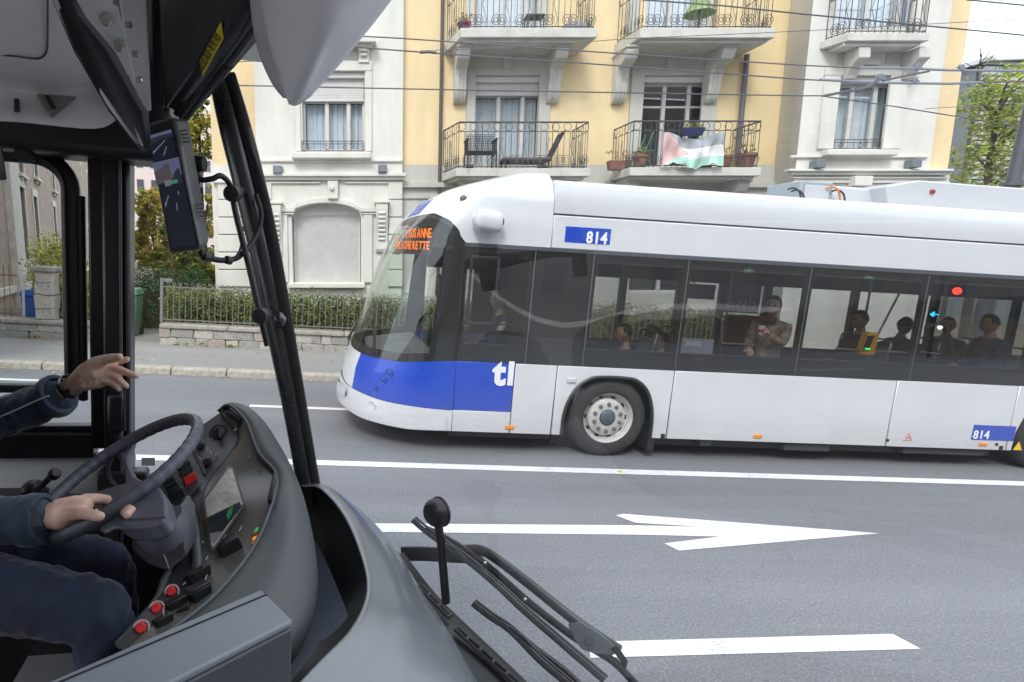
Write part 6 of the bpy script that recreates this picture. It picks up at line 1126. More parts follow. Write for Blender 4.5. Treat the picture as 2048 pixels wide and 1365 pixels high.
Mx = basis(la[3] + (la[2]-la[3])*.76 + e1*.04 + nrm_*.003, e1, (la[3]-la[2])); tl_ = text('label_lettering', 'STORE ELECTRIQUE - NE PAS TIRER', (la[3]-la[2]).length*.72, mat('black print', (.02, .02, .02), .6), lab, Mx, .0001, .0003)
tl_.matrix_local = Mx @ Matrix.Diagonal((.92*ln/max(v.co.x for v in tl_.data.vertices), 1, 1, 1))
rows = [[(512, -60, .98), (530, 20, 1.0), (545, 90, 1.02), (566, 160, 1.04), (584, 208, 1.06)], [(560, -60, .90), (572, 10, .92), (584, 75, .945), (594, 140, .975), (586, 207, 1.05)], [(650, -60, .86), (645, 0, .875), (638, 60, .90), (622, 130, .95), (592, 205, 1.05)], [(745, -60, .87), (715, -10, .885), (680, 52, .91), (645, 115, .96), (606, 197, 1.05)], [(815, -60, .94), (775, 0, .955), (722, 68, .98), (668, 133, 1.02), (618, 187, 1.06)]]
g = smooth_grid([[ob(*p) for p in r] for r in rows], 5, 5); OB(MB().grid(g), 'overhead_cover', M_PODG, smooth=80, solid=.012)
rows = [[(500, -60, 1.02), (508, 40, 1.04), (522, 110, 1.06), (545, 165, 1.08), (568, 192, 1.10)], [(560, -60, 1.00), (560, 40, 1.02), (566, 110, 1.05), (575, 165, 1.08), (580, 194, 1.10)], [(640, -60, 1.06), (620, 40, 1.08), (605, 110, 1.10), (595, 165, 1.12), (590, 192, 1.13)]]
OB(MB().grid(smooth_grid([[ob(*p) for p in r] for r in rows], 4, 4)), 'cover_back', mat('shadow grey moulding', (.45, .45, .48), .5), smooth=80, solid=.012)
# --- windscreen
def glassu(w): return float(np.interp(w, [.9, 1.15, 2.9], [.62, .56, -.05]))
gr = []
for w in np.linspace(.95, 2.95, 12):
    uL = float(np.interp(w, [p.z for p in PP[::-1]], [p.x for p in PP[::-1]])) + .02; row = []
    for v in np.linspace(1.97, -.35, 26): f_ = 1 - abs((v-.82)/1.17)**2.6; row.append((uL + .50*max(-.2, f_), v, w))
    gr.append(row)
OB(MB().grid(gr), 'windscreen', M_OWNG, smooth=80)
# --- cab shell: roof and bulkheads keep the cab dark, grey floor lightened for bounce
OB(MB().box((-3.2, -.45, 2.86), (.15, VW+.05, 2.92)), 'cab_roof', M_CEILG); OB(MB().box((-3.2, -.5, .30), (-.3, VW+.05, .36)), 'cab_floor', mat('cab floor grey', (.34, .34, .35), .7, var=.15, vscale=9)); OB(MB().box((-1.6, .95, .36), (.1, VW, .72)), 'driver_platform', MATS['cab floor grey'])
OB(MB().box((-3.2, -.5, .36), (-3.1, VW, 1.3)), 'cab_bulkhead', M_PLD); OB(MB().box((-2.6, -.52, .3), (.2, -.46, 1.15)).box((-2.6, -.52, 2.55), (.2, -.46, 2.86)).box((-1.2, -.52, 1.15), (-1.1, -.46, 2.55)), 'right_wall', M_PLD)
OB(MB().box((-.10, 1.0, .5), (-.04, VW, 1.36)), 'footwell_bulkhead', M_BLKP); OB(MB().box((-.04, .0, .3), (.35, VW-.1, .9)), 'front_bulkhead', M_BLKP)
# --- dashboard shells
def shell(name, rows, m, ku=5, kv=5, solid=0, parent=None): return OB(MB().grid(smooth_grid([[ob(*p) for p in r] for r in rows], ku, kv)), name, m, parent, smooth=75, solid=solid)
INN = [(437, 822, 1.95), (458, 811, 1.93), (492, 843, 1.86), (517, 905, 1.74), (552, 948, 1.66), (546, 1000, 1.55), (510, 1090, 1.42), (435, 1185, 1.28), (345, 1258, 1.18), (255, 1320, 1.08)]
dash = shell('dashboard', [INN,
    [(440, 817, 1.955), (464, 806, 1.94), (503, 836, 1.865), (534, 896, 1.745), (568, 944, 1.655), (566, 1002, 1.54), (532, 1100, 1.395), (458, 1198, 1.255), (368, 1272, 1.155), (275, 1335, 1.06)],
    [(444, 818, 1.98), (472, 806, 1.96), (512, 832, 1.89), (550, 893, 1.77), (588, 960, 1.65), (598, 1030, 1.52), (576, 1130, 1.35), (515, 1228, 1.21), (425, 1300, 1.11), (320, 1360, 1.02)],
    [(450, 830, 2.0), (482, 815, 2.0), (524, 842, 1.95), (566, 905, 1.84), (603, 985, 1.71), (629, 1085, 1.55), (632, 1175, 1.40), (600, 1262, 1.26), (520, 1345, 1.15), (420, 1410, 1.05)],
    [(450, 880, 2.06), (482, 880, 2.06), (522, 905, 2.02), (560, 975, 1.92), (597, 1060, 1.80), (622, 1160, 1.66), (624, 1235, 1.52), (590, 1320, 1.36), (520, 1400, 1.25), (420, 1460, 1.15)]], M_PLA)
OB(MB().tube(smooth_path([ob(*p) for p in [(604, 1000, 1.694), (590, 1040, 1.535), (555, 1100, 1.425), (500, 1165, 1.32), (440, 1225, 1.22)]], 5), .0014, 4), 'moulding_seam', M_PLD, dash)
def pl_(p, d=0): return ob(p[0], p[1], p[2] + d)
PANF = [(p[0], p[1], p[2]+.012) for p in INN]; LEFT = [(405, 850, 1.93), (396, 868, 1.90), (386, 890, 1.86), (370, 920, 1.80), (345, 960, 1.72), (352, 1010, 1.62), (366, 1090, 1.50), (338, 1160, 1.38), (300, 1215, 1.25), (235, 1290, 1.12)]
DIVP = [(440, 826), (452, 840), (478, 872), (452, 918), (418, 962), (402, 1010), (398, 1090), (390, 1170), (318, 1238), (246, 1302)]
DIV = []
for p, q_, (dx, dy) in zip(PANF, LEFT, DIVP): t = min(1, max(0, ((dx-p[0])*(q_[0]-p[0]) + (dy-p[1])*(q_[1]-p[1]))/((q_[0]-p[0])**2 + (q_[1]-p[1])**2))); DIV.append((dx, dy, p[2]*(1-t) + q_[2]*t))
shell('instrument_panel', [DIV, [tuple((a+b)/2 for a, b in zip(p, q_)) for p, q_ in zip(DIV, LEFT)], LEFT], M_PLD, 5, 3); shell('display_panel', [PANF, [tuple((a+b)/2 for a, b in zip(p, q_)) for p, q_ in zip(PANF, DIV)], DIV], mat('taupe panel', (.088, .079, .068), .32, var=.1), 5, 3)
OB(MB().tube(smooth_path([ob(*p) for p in DIV], 5), .0022, 5), 'panel_joint', M_RUB); OB(MB().tube(smooth_path([ob(p[0], p[1], p[2]-.004) for p in INN], 5), .0055, 8), 'lip_bead', M_PLA, smooth=60)
def panz(px, py):
    """depth of the instrument panel at a pixel (nearest sample of its grid)"""
    best = min(PANG, key=lambda s: (s[0]-px)**2 + (s[1]-py)**2); return best[2]
PANG = []
for i in range(9):
    for s in np.linspace(0, 1, 12):
        A = np.array(PANF[i])*(1-s) + np.array(PANF[i+1])*s; B = np.array(DIV[i])*(1-s) + np.array(DIV[i+1])*s; B2 = np.array(LEFT[i])*(1-s) + np.array(LEFT[i+1])*s
        for t in np.linspace(-.05, 1, 14): PANG.append(tuple(A*(1-t) + B*t)); PANG.append(tuple(B*(1-t) + B2*t))
def onpan(px, py, up=0): return ob(px, py, panz(px, py) - up)
OB(MB().tube(smooth_path([ob(*p) for p in [(342, 1010, 1.62), (354, 1090, 1.50), (340, 1135, 1.42), (327, 1165, 1.37), (314, 1200, 1.30), (278, 1245, 1.22), (238, 1290, 1.14)]], 5), [(.008, .010)]*31, 8), 'panel_edge', M_PLA, smooth=60)
# front shell by the windscreen with its dark recess
dome_in = [(603, 974, 1.92), (640, 978, 1.86), (686, 1030, 1.74), (720, 1105, 1.59), (735, 1182, 1.46), (706, 1255, 1.32), (640, 1325, 1.19), (560, 1410, 1.08)]
shell('front_shell', [[(a, b, z+.05) for a, b, z in dome_in], dome_in, [(606, 968, 1.95), (652, 972, 1.89), (702, 1020, 1.78), (742, 1100, 1.63), (764, 1182, 1.50), (748, 1262, 1.355), (690, 1340, 1.22), (610, 1430, 1.10)],
    [(610, 967, 1.98), (664, 977, 1.94), (722, 1025, 1.85), (775, 1098, 1.72), (806, 1180, 1.58), (822, 1265, 1.44), (800, 1350, 1.30), (740, 1450, 1.17)], [(614, 970, 2.02), (676, 990, 2.0), (742, 1040, 1.94), (798, 1108, 1.84), (842, 1180, 1.74), (890, 1255, 1.62), (930, 1330, 1.52), (985, 1440, 1.40)],
    [(614, 990, 2.06), (676, 1010, 2.05), (740, 1060, 2.0), (796, 1125, 1.9), (840, 1195, 1.8), (888, 1270, 1.68), (928, 1345, 1.58), (983, 1455, 1.46)]], M_DOME, 6, 5)
shell('shell_recess', [[(p[0], p[1], p[2]+.04) for p in dome_in], [(602, 985, 2.0), (625, 1000, 1.96), (650, 1060, 1.86), (672, 1130, 1.74), (690, 1200, 1.62), (672, 1260, 1.49), (620, 1330, 1.33), (550, 1410, 1.2)], [(598, 1000, 2.02), (606, 1030, 1.98), (625, 1090, 1.88), (640, 1160, 1.76), (650, 1220, 1.64), (640, 1280, 1.50), (600, 1340, 1.36), (540, 1420, 1.24)]], M_BLKP, 5, 4)
shell('shell_infill', [[(632, 1082, 1.80), (655, 1130, 1.70), (676, 1180, 1.60), (697, 1240, 1.49), (682, 1290, 1.41), (620, 1380, 1.24)], [(618, 1095, 1.84), (630, 1145, 1.74), (645, 1195, 1.64), (655, 1250, 1.53), (635, 1310, 1.43), (570, 1390, 1.28)], [(590, 1100, 1.9), (596, 1160, 1.8), (604, 1215, 1.7), (604, 1270, 1.59), (585, 1330, 1.47), (520, 1410, 1.32)]], mat('blue grey infill', (.13, .15, .20), .5, bump=.1, bscale=300), 4, 4)
# defroster ledge with slots
led = shell('vent_ledge', [[(780, 1090, 1.90), (842, 1180, 1.775), (890, 1255, 1.655), (932, 1330, 1.55), (988, 1440, 1.43)], [(800, 1108, 1.92), (868, 1200, 1.77), (925, 1262, 1.66), (985, 1325, 1.56), (1075, 1420, 1.44)], [(806, 1104, 1.96), (870, 1186, 1.82), (932, 1248, 1.71), (1000, 1312, 1.61), (1100, 1408, 1.49)], [(808, 1120, 2.02), (872, 1202, 1.88), (934, 1264, 1.77), (1002, 1328, 1.67), (1102, 1424, 1.55)]], M_BLKP, 5, 3)
def slot(px0, py0, z0, px1, py1, z1, n):
    P = [ob(px0 + (px1-px0)*k/8, py0 + (py1-py0)*k/8, z0 + (z1-z0)*k/8) for k in range(9)]
    o = OB(MB().tube([p + Vector((0, 0, .002)) for p in P], [(.007, .013)]*9, 10, flat=(0, 0, 1)), 'vent', M_PLD, led, smooth=50)
    for k in range(n):
        a, b = P[0].lerp(P[-1], (k+.12)/n), P[0].lerp(P[-1], (k+.9)/n); up = Vector((0, 0, .0085)); OB(MB().tube([a+up, b+up], .0042, 6), 'vent_slot', M_RUB, led)
slot(838, 1172, 1.765, 900, 1236, 1.675, 3); slot(912, 1258, 1.635, 1042, 1376, 1.475, 5)
# grey desk in the foreground
W0 = ob(585, 1240, .86).z
def dk(px, py, dw=0): return OFi @ hit(px, py, G0 + ZR*(W0+dw), ZR)
dq = [dk(-40, 1422), dk(522, 1178), dk(586, 1240), dk(200, 1437)]
desk = OB(MB().prism(dq, (0, 0, -.012)), 'cash_desk', M_BOX, bevel=.004); k0, k1 = dk(586, 1240), dk(200, 1437)
n_ = (k1-k0).normalized(); f0, f1 = k0, k0 + n_*.9; OB(MB().hexa([f0 + Vector((0, 0, -.013)), f1 + Vector((0, 0, -.013)), f1 + Vector((0, 0, -.8)), f0 + Vector((.012, 0, -.8))], [f0 + (dq[1]-dq[2])*.98 + Vector((0, 0, -.013)), f1 + (dq[0]-dq[3])*.5 + Vector((0, 0, -.013)), f1 + (dq[0]-dq[3])*.5 + Vector((0, 0, -.8)), f0 + (dq[1]-dq[2])*.98 + Vector((0, 0, -.8))]), 'desk_body', mat('grey desk body', (.055, .058, .068), .42, var=.06, bump=.1, bscale=350), desk, bevel=.004)
a, b = dk(-28, 1428), dk(533, 1190); OB(MB().tube([a + Vector((0, 0, .0005)), b + Vector((0, 0, .0005))], .0016, 5), 'desk_joint', M_RUB, desk)
# --- instruments and switches on the panel
def pq(name, pts, m, up0=.004, up1=.0, parent=None, bevel=.002):
    return OB(MB().hexa([onpan(*p, up0) for p in pts], [onpan(*p, up1-.01) for p in pts]), name, m, parent, bevel=bevel)
ip = bpy.data.objects['instrument_panel']
def flat4(name, pts, m, up, base, parent):
    A, B, C_ = [ob(a, b, panz(a, b)) for a, b in base]; n = (OF.to_3x3() @ (B-A).cross(C_-A)).normalized(); p0 = OF @ A
    if n.dot(CAM - p0) < 0: n = -n
    P = [OFi @ hit(a, b, p0 + n*up, n) for a, b in pts]; return OB(MB().prism(P, OFi.to_3x3() @ (n*-.003)), name, m, parent)
DB = ((411, 1000), (483, 1008), (424, 1094))
ds = flat4('display', [(458, 936), (464, 938), (485, 1006), (482, 1014), (426, 1094), (423, 1092), (410, 1003), (412, 997)], mat('display beige reflection', (.42, .385, .33), .14, var=.45, vscale=16, spec=.8, streak=4), .022, DB, ip)  # streaky beige paints a reflection of house stone into the display colour
flat4('display_picture', [(479, 1004), (483, 1012), (446, 1062), (418, 1066), (413, 1036)], mat('display dark', (.02, .025, .03), .15), .0235, DB, ds); flat4('display_picture', [(446, 1063), (427, 1089), (419, 1067)], mat('display grey', (.16, .16, .18), .15), .0235, DB, ds); flat4('display_lamp', [(452, 1030), (458, 1018), (466, 1012), (464, 1026), (456, 1040)], mat('display green', (.02, .10, .035), .2, emit=(.03, .3, .08), estr=.06), .025, DB, ds)
flat4('display_edge', [(455, 930), (466, 933), (489, 1006), (485, 1016), (427, 1102), (420, 1098), (406, 1004), (408, 995)], mat('display frame', (.06, .055, .05), .4), .019, DB, ip)
for k, (px, py) in enumerate(((508, 1064), (507, 1071), (505, 1078), (503, 1087))):
    pq('warning_lamp', [(px+4, py-8), (px+10, py-9), (px+6, py+1), (px-2, py+3)], [mat('green lamp', (.03, .35, .06), .3, emit=(.03, .7, .1), estr=.15), mat('brown lamp', (.25, .06, .03), .3), mat('orange lamp lit', (.8, .3, .03), .3, emit=(1, .3, .02), estr=.25), mat('amber lamp', (.6, .22, .03), .3)][k], .008, 0, ip)
vn = pq('air_vent', [(456, 818), (482, 838), (474, 856), (452, 836)], M_BLKP, .006, 0, ip)
for k in range(8): OB(MB().box((-.012, -.0015, -.004), (.012, .0015, .004)), 'vent_blade', M_PLD, vn, M=None).matrix_local = Matrix.Translation(onpan(457 + k*2.6, 831 + k*2.1, .010)) @ Matrix.Rotation(R(35), 4, 'Y')
def rocker(px, py, m, w=.018, h=.026, up=.012, label=None, parent=None):
    c = onpan(px, py, 0); ax = (onpan(px+16, py-9, 0) - c).normalized(); ay = (onpan(px+8, py+14, 0) - c); ay = (ay - ax*ay.dot(ax)).normalized(); n = ax.cross(ay); n = n if n.dot(ob(px, py, .3) - c) > 0 else -n; M = frame(c, ax, ay, n)
    return OB(MB().add([M @ Vector(p) for p in ((-w, -h, -.006), (w, -h, -.006), (w, h, -.006), (-w, h, -.006), (-w, -h, up*.5), (w, -h, up*.5), (w, 0, up*.62), (-w, 0, up*.62), (w, h, up*1.3), (-w, h, up*1.3))], [(3,2,1,0), (4,5,6,7), (7,6,8,9), (0,1,5,4), (2,3,9,8), (1,2,8,6,5), (3,0,4,7,9)]), 'rocker_switch', m, parent or ip, bevel=.002, label=label)
SB = ((330, 985), (392, 905), (390, 985))
for pts, up in (([(316, 976), (338, 948), (372, 1000), (352, 1016)], .012), ([(340, 946), (368, 908), (404, 968), (374, 998)], .016)): flat4('switch_bank', pts, M_BLKA, up, SB, ip)
for px, py in ((334, 962), (339, 971), (344, 980), (349, 990)): rocker(px, py, M_BLKP, .017, .007, .020)
rocker(354, 1003, M_BLKP, .022, .013, .034); rocker(361, 928, M_BLKP, .020, .012, .024); rocker(367, 940, M_PLD, .020, .010, .026); rocker(372, 952, M_PLD, .020, .010, .026)
rocker(382, 969, M_REDB, .019, .013, .034, 'raised red rocker switch'); rocker(459, 1088, M_PLD, .026, .020, .014); rocker(463, 1100, M_BLKP, .026, .018, .026); rocker(394, 1143, M_PLD, .024, .018, .014); rocker(398, 1156, M_BLKP, .024, .016, .026); rocker(396, 1178, M_PLD, .024, .018, .012); rocker(400, 1192, M_BLKP, .022, .016, .020); rocker(352, 1207, M_BLKP, .020, .016, .014); rocker(325, 1244, M_BLKP, .018, .016, .014); rocker(368, 1218, M_PLD, .014, .012, .010)
M_MARK = mat('pale marking', (.5, .5, .5), .6)
def mark(pts): OB(MB().tube([onpan(a, b, .006) for a, b in pts], .0011, 4), 'marking', M_MARK, ip)
for p_ in ([(478, 1062), (484, 1052)], [(447, 1078), (452, 1070)], [(412, 1120), (416, 1112)], [(384, 1130), (392, 1124)], [(356, 1183), (358, 1196), (353, 1206)], [(326, 1218), (328, 1232), (322, 1243)], [(410, 1160), (414, 1150)], [(366, 1170), (372, 1164)], [(420, 902), (424, 908)], [(412, 898), (415, 903)], [(398, 914), (401, 920)], [(405, 928), (408, 934)], [(418, 936), (422, 932)], [(430, 912), (434, 906)]): mark(p_)
def knob(px, py, r, d, m, cap=None, name='rotary_knob'):
    c = onpan(px, py, 0); n = (ob(px - 40, py - 25, panz(px, py) - .25) - c).normalized(); o = OB(MB().lathe([(0, d), (r*.8, d), (r, d*.8), (r, -.004)], c, n, 20), name, m, ip, smooth=45)
    if cap: OB(MB().lathe([(r*1.25, -.002), (r*1.45, .002), (r*1.5, -.003)], c, n, 22), 'bezel_ring', cap, o)
    return o
knob(437, 868, .020, .012, M_BLKP, M_BLKA); OB(MB().box((-.004, -.018, 0), (.004, .018, .016)), 'grip', M_BLKP, ip).matrix_local = Matrix.Translation(onpan(440, 872, .016)) @ Matrix.Rotation(R(35), 4, 'X'); knob(402, 893, .012, .016, M_BLKP, M_BLKA); knob(416, 925, .013, .020, M_BLKP)
pq('switch_plate', [(384, 905), (405, 878), (436, 915), (408, 952)], M_BLKP, .003, 0, ip)
for px, py in ((343, 1184), (313, 1218), (282, 1257)):
    b_ = knob(px, py, .0105, .013, M_REDB, None, 'red_button'); OB(MB().lathe([(.012, -.003), (.0145, .001), (.016, .002), (.017, -.004)], onpan(px, py, -.001), (ob(px-40, py-25, panz(px, py)-.25) - onpan(px, py)).normalized(), 22), 'button_collar', mat('white collar', (.6, .6, .6), .5), b_, smooth=45)
for px, py in ((395, 1060), (404, 1085), (472, 860), (500, 915), (520, 942)): OB(MB().lathe([(0, .003), (.004, .003), (.005, 0)], onpan(px, py, .004), (-.6, -.6, .5), 8), 'screw', M_STEEL, ip)
# ridge beside the column, dark switch in the cowl lip
OB(MB().tube(smooth_path([ob(*p) for p in [(372, 1000, 1.62), (385, 1050, 1.53), (392, 1100, 1.45), (396, 1165, 1.36)]], 5), [(.016, .012)]*16, 8), 'panel_ridge', M_PLA, smooth=60)
OB(MB().hexa([ob(546, 946, 1.64), ob(556, 944, 1.635), ob(546, 1000, 1.52), ob(534, 1004, 1.53)], [ob(546, 946, 1.68), ob(556, 944, 1.67), ob(546, 1000, 1.56), ob(534, 1004, 1.56)]), 'lip_switch', M_PLD, bevel=.003)
# --- steering column and wheel
col = OB(MB().prism([ob(*p) for p in [(259, 1078, 1.43), (290, 1064, 1.40), (330, 1046, 1.38), (356, 1018, 1.40), (371, 1036, 1.41), (378, 1106, 1.40), (370, 1118, 1.39), (336, 1147, 1.37), (296, 1134, 1.39), (264, 1106, 1.42)]], (.015, .085, .0)), 'steering_column', M_PLA, bevel=.022, bseg=3)
OB(MB().tube(smooth_path([ob(*p) for p in [(310, 1050, 1.40), (318, 1090, 1.385), (330, 1115, 1.375), (338, 1138, 1.37)]], 4), .0015, 5), 'column_seam', mat('pale seam', (.25, .25, .24), .5), col)
for px, py in ((284, 1090), (300, 1080)): OB(MB().lathe([(0, .003), (.004, .003), (.005, -.004)], ob(px, py, 1.385), (-.2, -1, .2), 8), 'screw', M_STEEL, col)
CW = ob(240, 944.6, 1.5); NW = Vector((-.436, -.187, .88)); NW = (OFi.to_3x3() @ NW).normalized(); CWw = OF @ CW; NWw = OF.to_3x3() @ NW
def hw(px, py, dn=0): return OFi @ hit(px, py, CWw + NWw*dn, NWw)
ea = NW.cross(Vector((0, 1, 0))).normalized(); eb = NW.cross(ea)
swl = root('steering_wheel', Matrix.Identity(4)); swl.parent = own
q = MB(); pts = []; rad = []
for k in range(145):
    t = 2*math.pi*k/144; g_ = .0018*math.sin(t*44) if (k % 36) > 6 else 0; pts.append(CW + (ea*math.cos(t) + eb*math.sin(t))*.225); rad.append((.0175 + g_*.5, .0165 + g_))
OB(q.tube(pts, rad, 14, flat=NW, cap=False), 'rim', M_WHEELP, swl, smooth=70); OB(MB().ring(CW + NW*.0172, NW, .226, .0009, 96, 4), 'rim_seam', M_RUB, swl)
def spoke(px, dn0=-.012, th=.022, name='spoke', m=M_WHEELP, bev=.009):
    P = [hw(a, b, dn0) for a, b in px]; return OB(MB().prism(P, NW*-th), name, m, swl, bevel=bev, bseg=3)
spoke([(226, 904), (268, 878), (256, 906), (258, 930), (270, 952), (292, 964), (248, 970), (248, 945), (240, 918)])
def rounded(px, k=4): p = [Vector((a, b, 0)) for a, b in px]; q = smooth_path(p + [p[0]], k)[:-1]; return [(a.x, a.y) for a in q]
spoke(rounded([(100, 1016), (114, 995), (140, 985), (182, 984), (223, 973), (272, 961), (308, 966), (326, 985), (334, 1010), (331, 1030), (314, 1046), (286, 1054), (252, 1054), (232, 1046), (214, 1032), (180, 1022), (140, 1028)]), -.012, .042, 'hub', bev=.010)
spoke(rounded([(238, 1024), (256, 1008), (284, 1002), (312, 1006), (328, 1018), (326, 1032), (296, 1036), (262, 1038), (244, 1034)]), -.0085, .012, 'hub_pad', bev=.003)
spoke([(188, 1050), (222, 1030), (250, 1040), (262, 1056), (228, 1052), (205, 1064)], -.014, .018)
OB(MB().lathe([(0, -.05), (.055, -.05), (.056, -.075), (.045, -.10)], hw(292, 1012, 0), NW, 28), 'hub_skirt', M_WHEELP, swl, smooth=50)
# --- handset, hose and brake lever by the pillar
OB(MB().hexa([ob(214, 790, 1.86), ob(249, 790, 1.86), ob(249, 862, 1.84), ob(216, 872, 1.84)], [ob(214, 790, 1.92), ob(249, 790, 1.92), ob(249, 862, 1.92), ob(216, 872, 1.92)]), 'handset', M_BLKP, bevel=.012); OB(MB().hexa([ob(218, 862, 1.85), ob(247, 855, 1.85), ob(236, 886, 1.84), ob(228, 888, 1.84)], [ob(218, 862, 1.9), ob(247, 855, 1.9), ob(236, 886, 1.9), ob(228, 888, 1.9)]), 'handset_foot', M_BLKP, bevel=.006)
q = MB(); hp = smooth_path([ob(*p) for p in [(222, 915, 1.88), (214, 940, 1.86), (218, 960, 1.84), (232, 978, 1.82)]], 12); OB(q.tube(hp, [.0095 if i % 2 else .0115 for i in range(len(hp))], 8), 'corrugated_hose', M_RUB, smooth=30)
OB(MB().tube([ob(213 + 36, 780, 1.855), ob(249, 862, 1.845)], .0035, 6), 'handset_edge', M_BLKA); OB(MB().box(ob(205, 958, 1.98) - Vector((.02, 0, .05)), ob(255, 960, 1.98) + Vector((.06, .08, .02))), 'pillar_foot', M_PLD, bevel=.01)
lv = OB(MB().lathe([(0, .045), (.02, .04), (.034, .02), (.036, 0), (.042, -.01), (.042, -.03)], ob(67, 985, 1.80), (.15, -.5, .8), 22), 'brake_lever', M_BLKP, smooth=50); OB(MB().tube([ob(72, 982, 1.77), ob(100, 956, 1.73)], .0095, 10), 'stick', M_BLKP, lv, smooth=50); OB(MB().lathe([(0, -.01), (.012, -.008), (.0175, .004), (.0175, .016), (.012, .024), (0, .025)], ob(106, 951, 1.72), ob(118, 942, 1.70) - ob(106, 951, 1.72), 18), 'knob', M_BLKP, lv, smooth=50)
OB(MB().box(ob(-60, 1012, 1.85), ob(60, 1030, 1.85) + Vector((0, .2, 0))), 'side_console', M_PLD, bevel=.012)
# --- round sensor on its stalk
st = OB(MB().tube([ob(876, 1045, 1.60), ob(881, 1080, 1.605), ob(892, 1206, 1.645)], [(.010, .013), (.009, .0115), (.009, .0125)], 8, flat=(0, -1, 0)), 'mirror_stalk', M_BLKP, smooth=35)
c = ob(868, 1027, 1.60); ax = (ob(893, 1020, 1.625) - c).normalized(); OB(MB().lathe([(0, -.020), (.026, -.018), (.035, -.009), (.0385, .0), (.039, .018), (.042, .020), (.042, .025), (.0, .025)], c, ax, 30), 'mirror_head', M_BLKP, st, smooth=40)
OB(MB().tube([ob(888, 1075, 1.598), ob(899, 1200, 1.635)], .0018, 5), 'stalk_ridge', M_BLKA, st)
# --- wipers outside the glass
def path(pp, k=4): return smooth_path([ob(*p) for p in pp], k)
wp1 = OB(MB().tube(path([(804, 1108, 2.10), (850, 1108, 2.07), (930, 1112, 2.0), (960, 1106, 1.97)]), [(.028, .010)]*13, 8, flat=(0, 0, 1)).tube(path([(930, 1100, 2.0), (958, 1100, 1.97), (985, 1113, 1.945), (1044, 1157, 1.89), (1147, 1239, 1.79), (1200, 1276, 1.75), (1240, 1302, 1.71)]), [(.0175, .014)]*25, 10, flat=(0, 0, 1)), 'wiper_arm', M_BLKA, smooth=40)
OB(MB().tube(path([(852, 1058, 2.05), (890, 1076, 2.01), (969, 1128, 1.94), (1055, 1203, 1.855), (1133, 1264, 1.79), (1185, 1297, 1.745), (1229, 1325, 1.70), (1275, 1372, 1.65)]), [(.013, .009)]*29, 8, flat=(0, 0, 1)), 'wiper_rod', M_BLKA, wp1, smooth=40)
OB(MB().prism([ob(1137, 1250, 1.775), ob(1160, 1244, 1.765), ob(1200, 1268, 1.73), ob(1238, 1300, 1.70), ob(1226, 1312, 1.70), ob(1195, 1310, 1.715), ob(1165, 1300, 1.735), ob(1148, 1280, 1.755)], (.004, .012, -.003)), 'wiper_plate', mat('slate coated metal', (.07, .078, .095), .4), wp1, bevel=.003); OB(MB().lathe([(0, .012), (.012, .012), (.013, 0)], ob(1178, 1282, 1.735), ob(1178, 1282, 1.6) - ob(1178, 1282, 1.735), 6), 'bolt', M_BLKA, wp1)
OB(MB().hexa([ob(1222, 1296, 1.70), ob(1234, 1290, 1.69), ob(1256, 1322, 1.66), ob(1252, 1340, 1.66)], [ob(1222, 1296, 1.73), ob(1234, 1290, 1.72), ob(1256, 1322, 1.69), ob(1252, 1340, 1.69)]), 'wiper_end', M_BLKP, wp1, bevel=.003)
for px, py, z in ((970, 1126, 1.93), (1050, 1199, 1.845)): OB(MB().lathe([(0, .004), (.005, .003), (.006, 0)], ob(px, py, z-.012), ob(px, py, z-.1) - ob(px, py, z), 10), 'rivet', M_CHROME, wp1)
def blade(pp, pp2, nm):
    P = path(pp); b = OB(MB().tube(P, [(.010, .005)]*len(P), 6), 'wiper_blade', M_RUB, wp1, smooth=40); OB(MB().tube([p + Vector((.010, 0, .011)) for p in P], [(.005, .004)]*len(P), 6), 'blade_spine', M_BLKA, wp1, smooth=40)
    OB(MB().tube(path(pp2), [(.009, .006)]*((len(pp2)-1)*4+1), 6), 'blade_yoke', M_BLKA, wp1, smooth=40)
blade([(825, 1041, 2.06), (860, 1070, 2.02), (931, 1120, 1.95), (993, 1172, 1.88), (1044, 1220, 1.82), (1113, 1280, 1.75), (1208, 1362, 1.65)], [(900, 1090, 1.985), (925, 1112, 1.96), (960, 1142, 1.925)], 1)
blade([(945, 1208, 1.86), (980, 1235, 1.82), (1020, 1262, 1.785), (1078, 1321, 1.71), (1133, 1368, 1.65), (1170, 1405, 1.61)], [(1020, 1254, 1.79), (1072, 1297, 1.735), (1133, 1343, 1.675), (1175, 1385, 1.63)], 2)
# mirrored lettering on the pane
t_ = text('pane_lettering', 'LUNDI', .028, M_BLKP, sw, basis(W_(133, 833) + Vector((0, -.004, 0)), (-1, 0, 0), (0, 0, 1)), 0, .0005, sx=.85)
tw = OB(MB().hexa([obv(283, 916, 2.02), obv(310, 916, 2.02), obv(310, 932, 2.02), obv(283, 932, 2.02)], [obv(283, 916, 2.023), obv(310, 916, 2.023), obv(310, 932, 2.023), obv(283, 932, 2.023)]), 'quarter_sticker', mat('sticker white', (.6, .6, .6), .6))
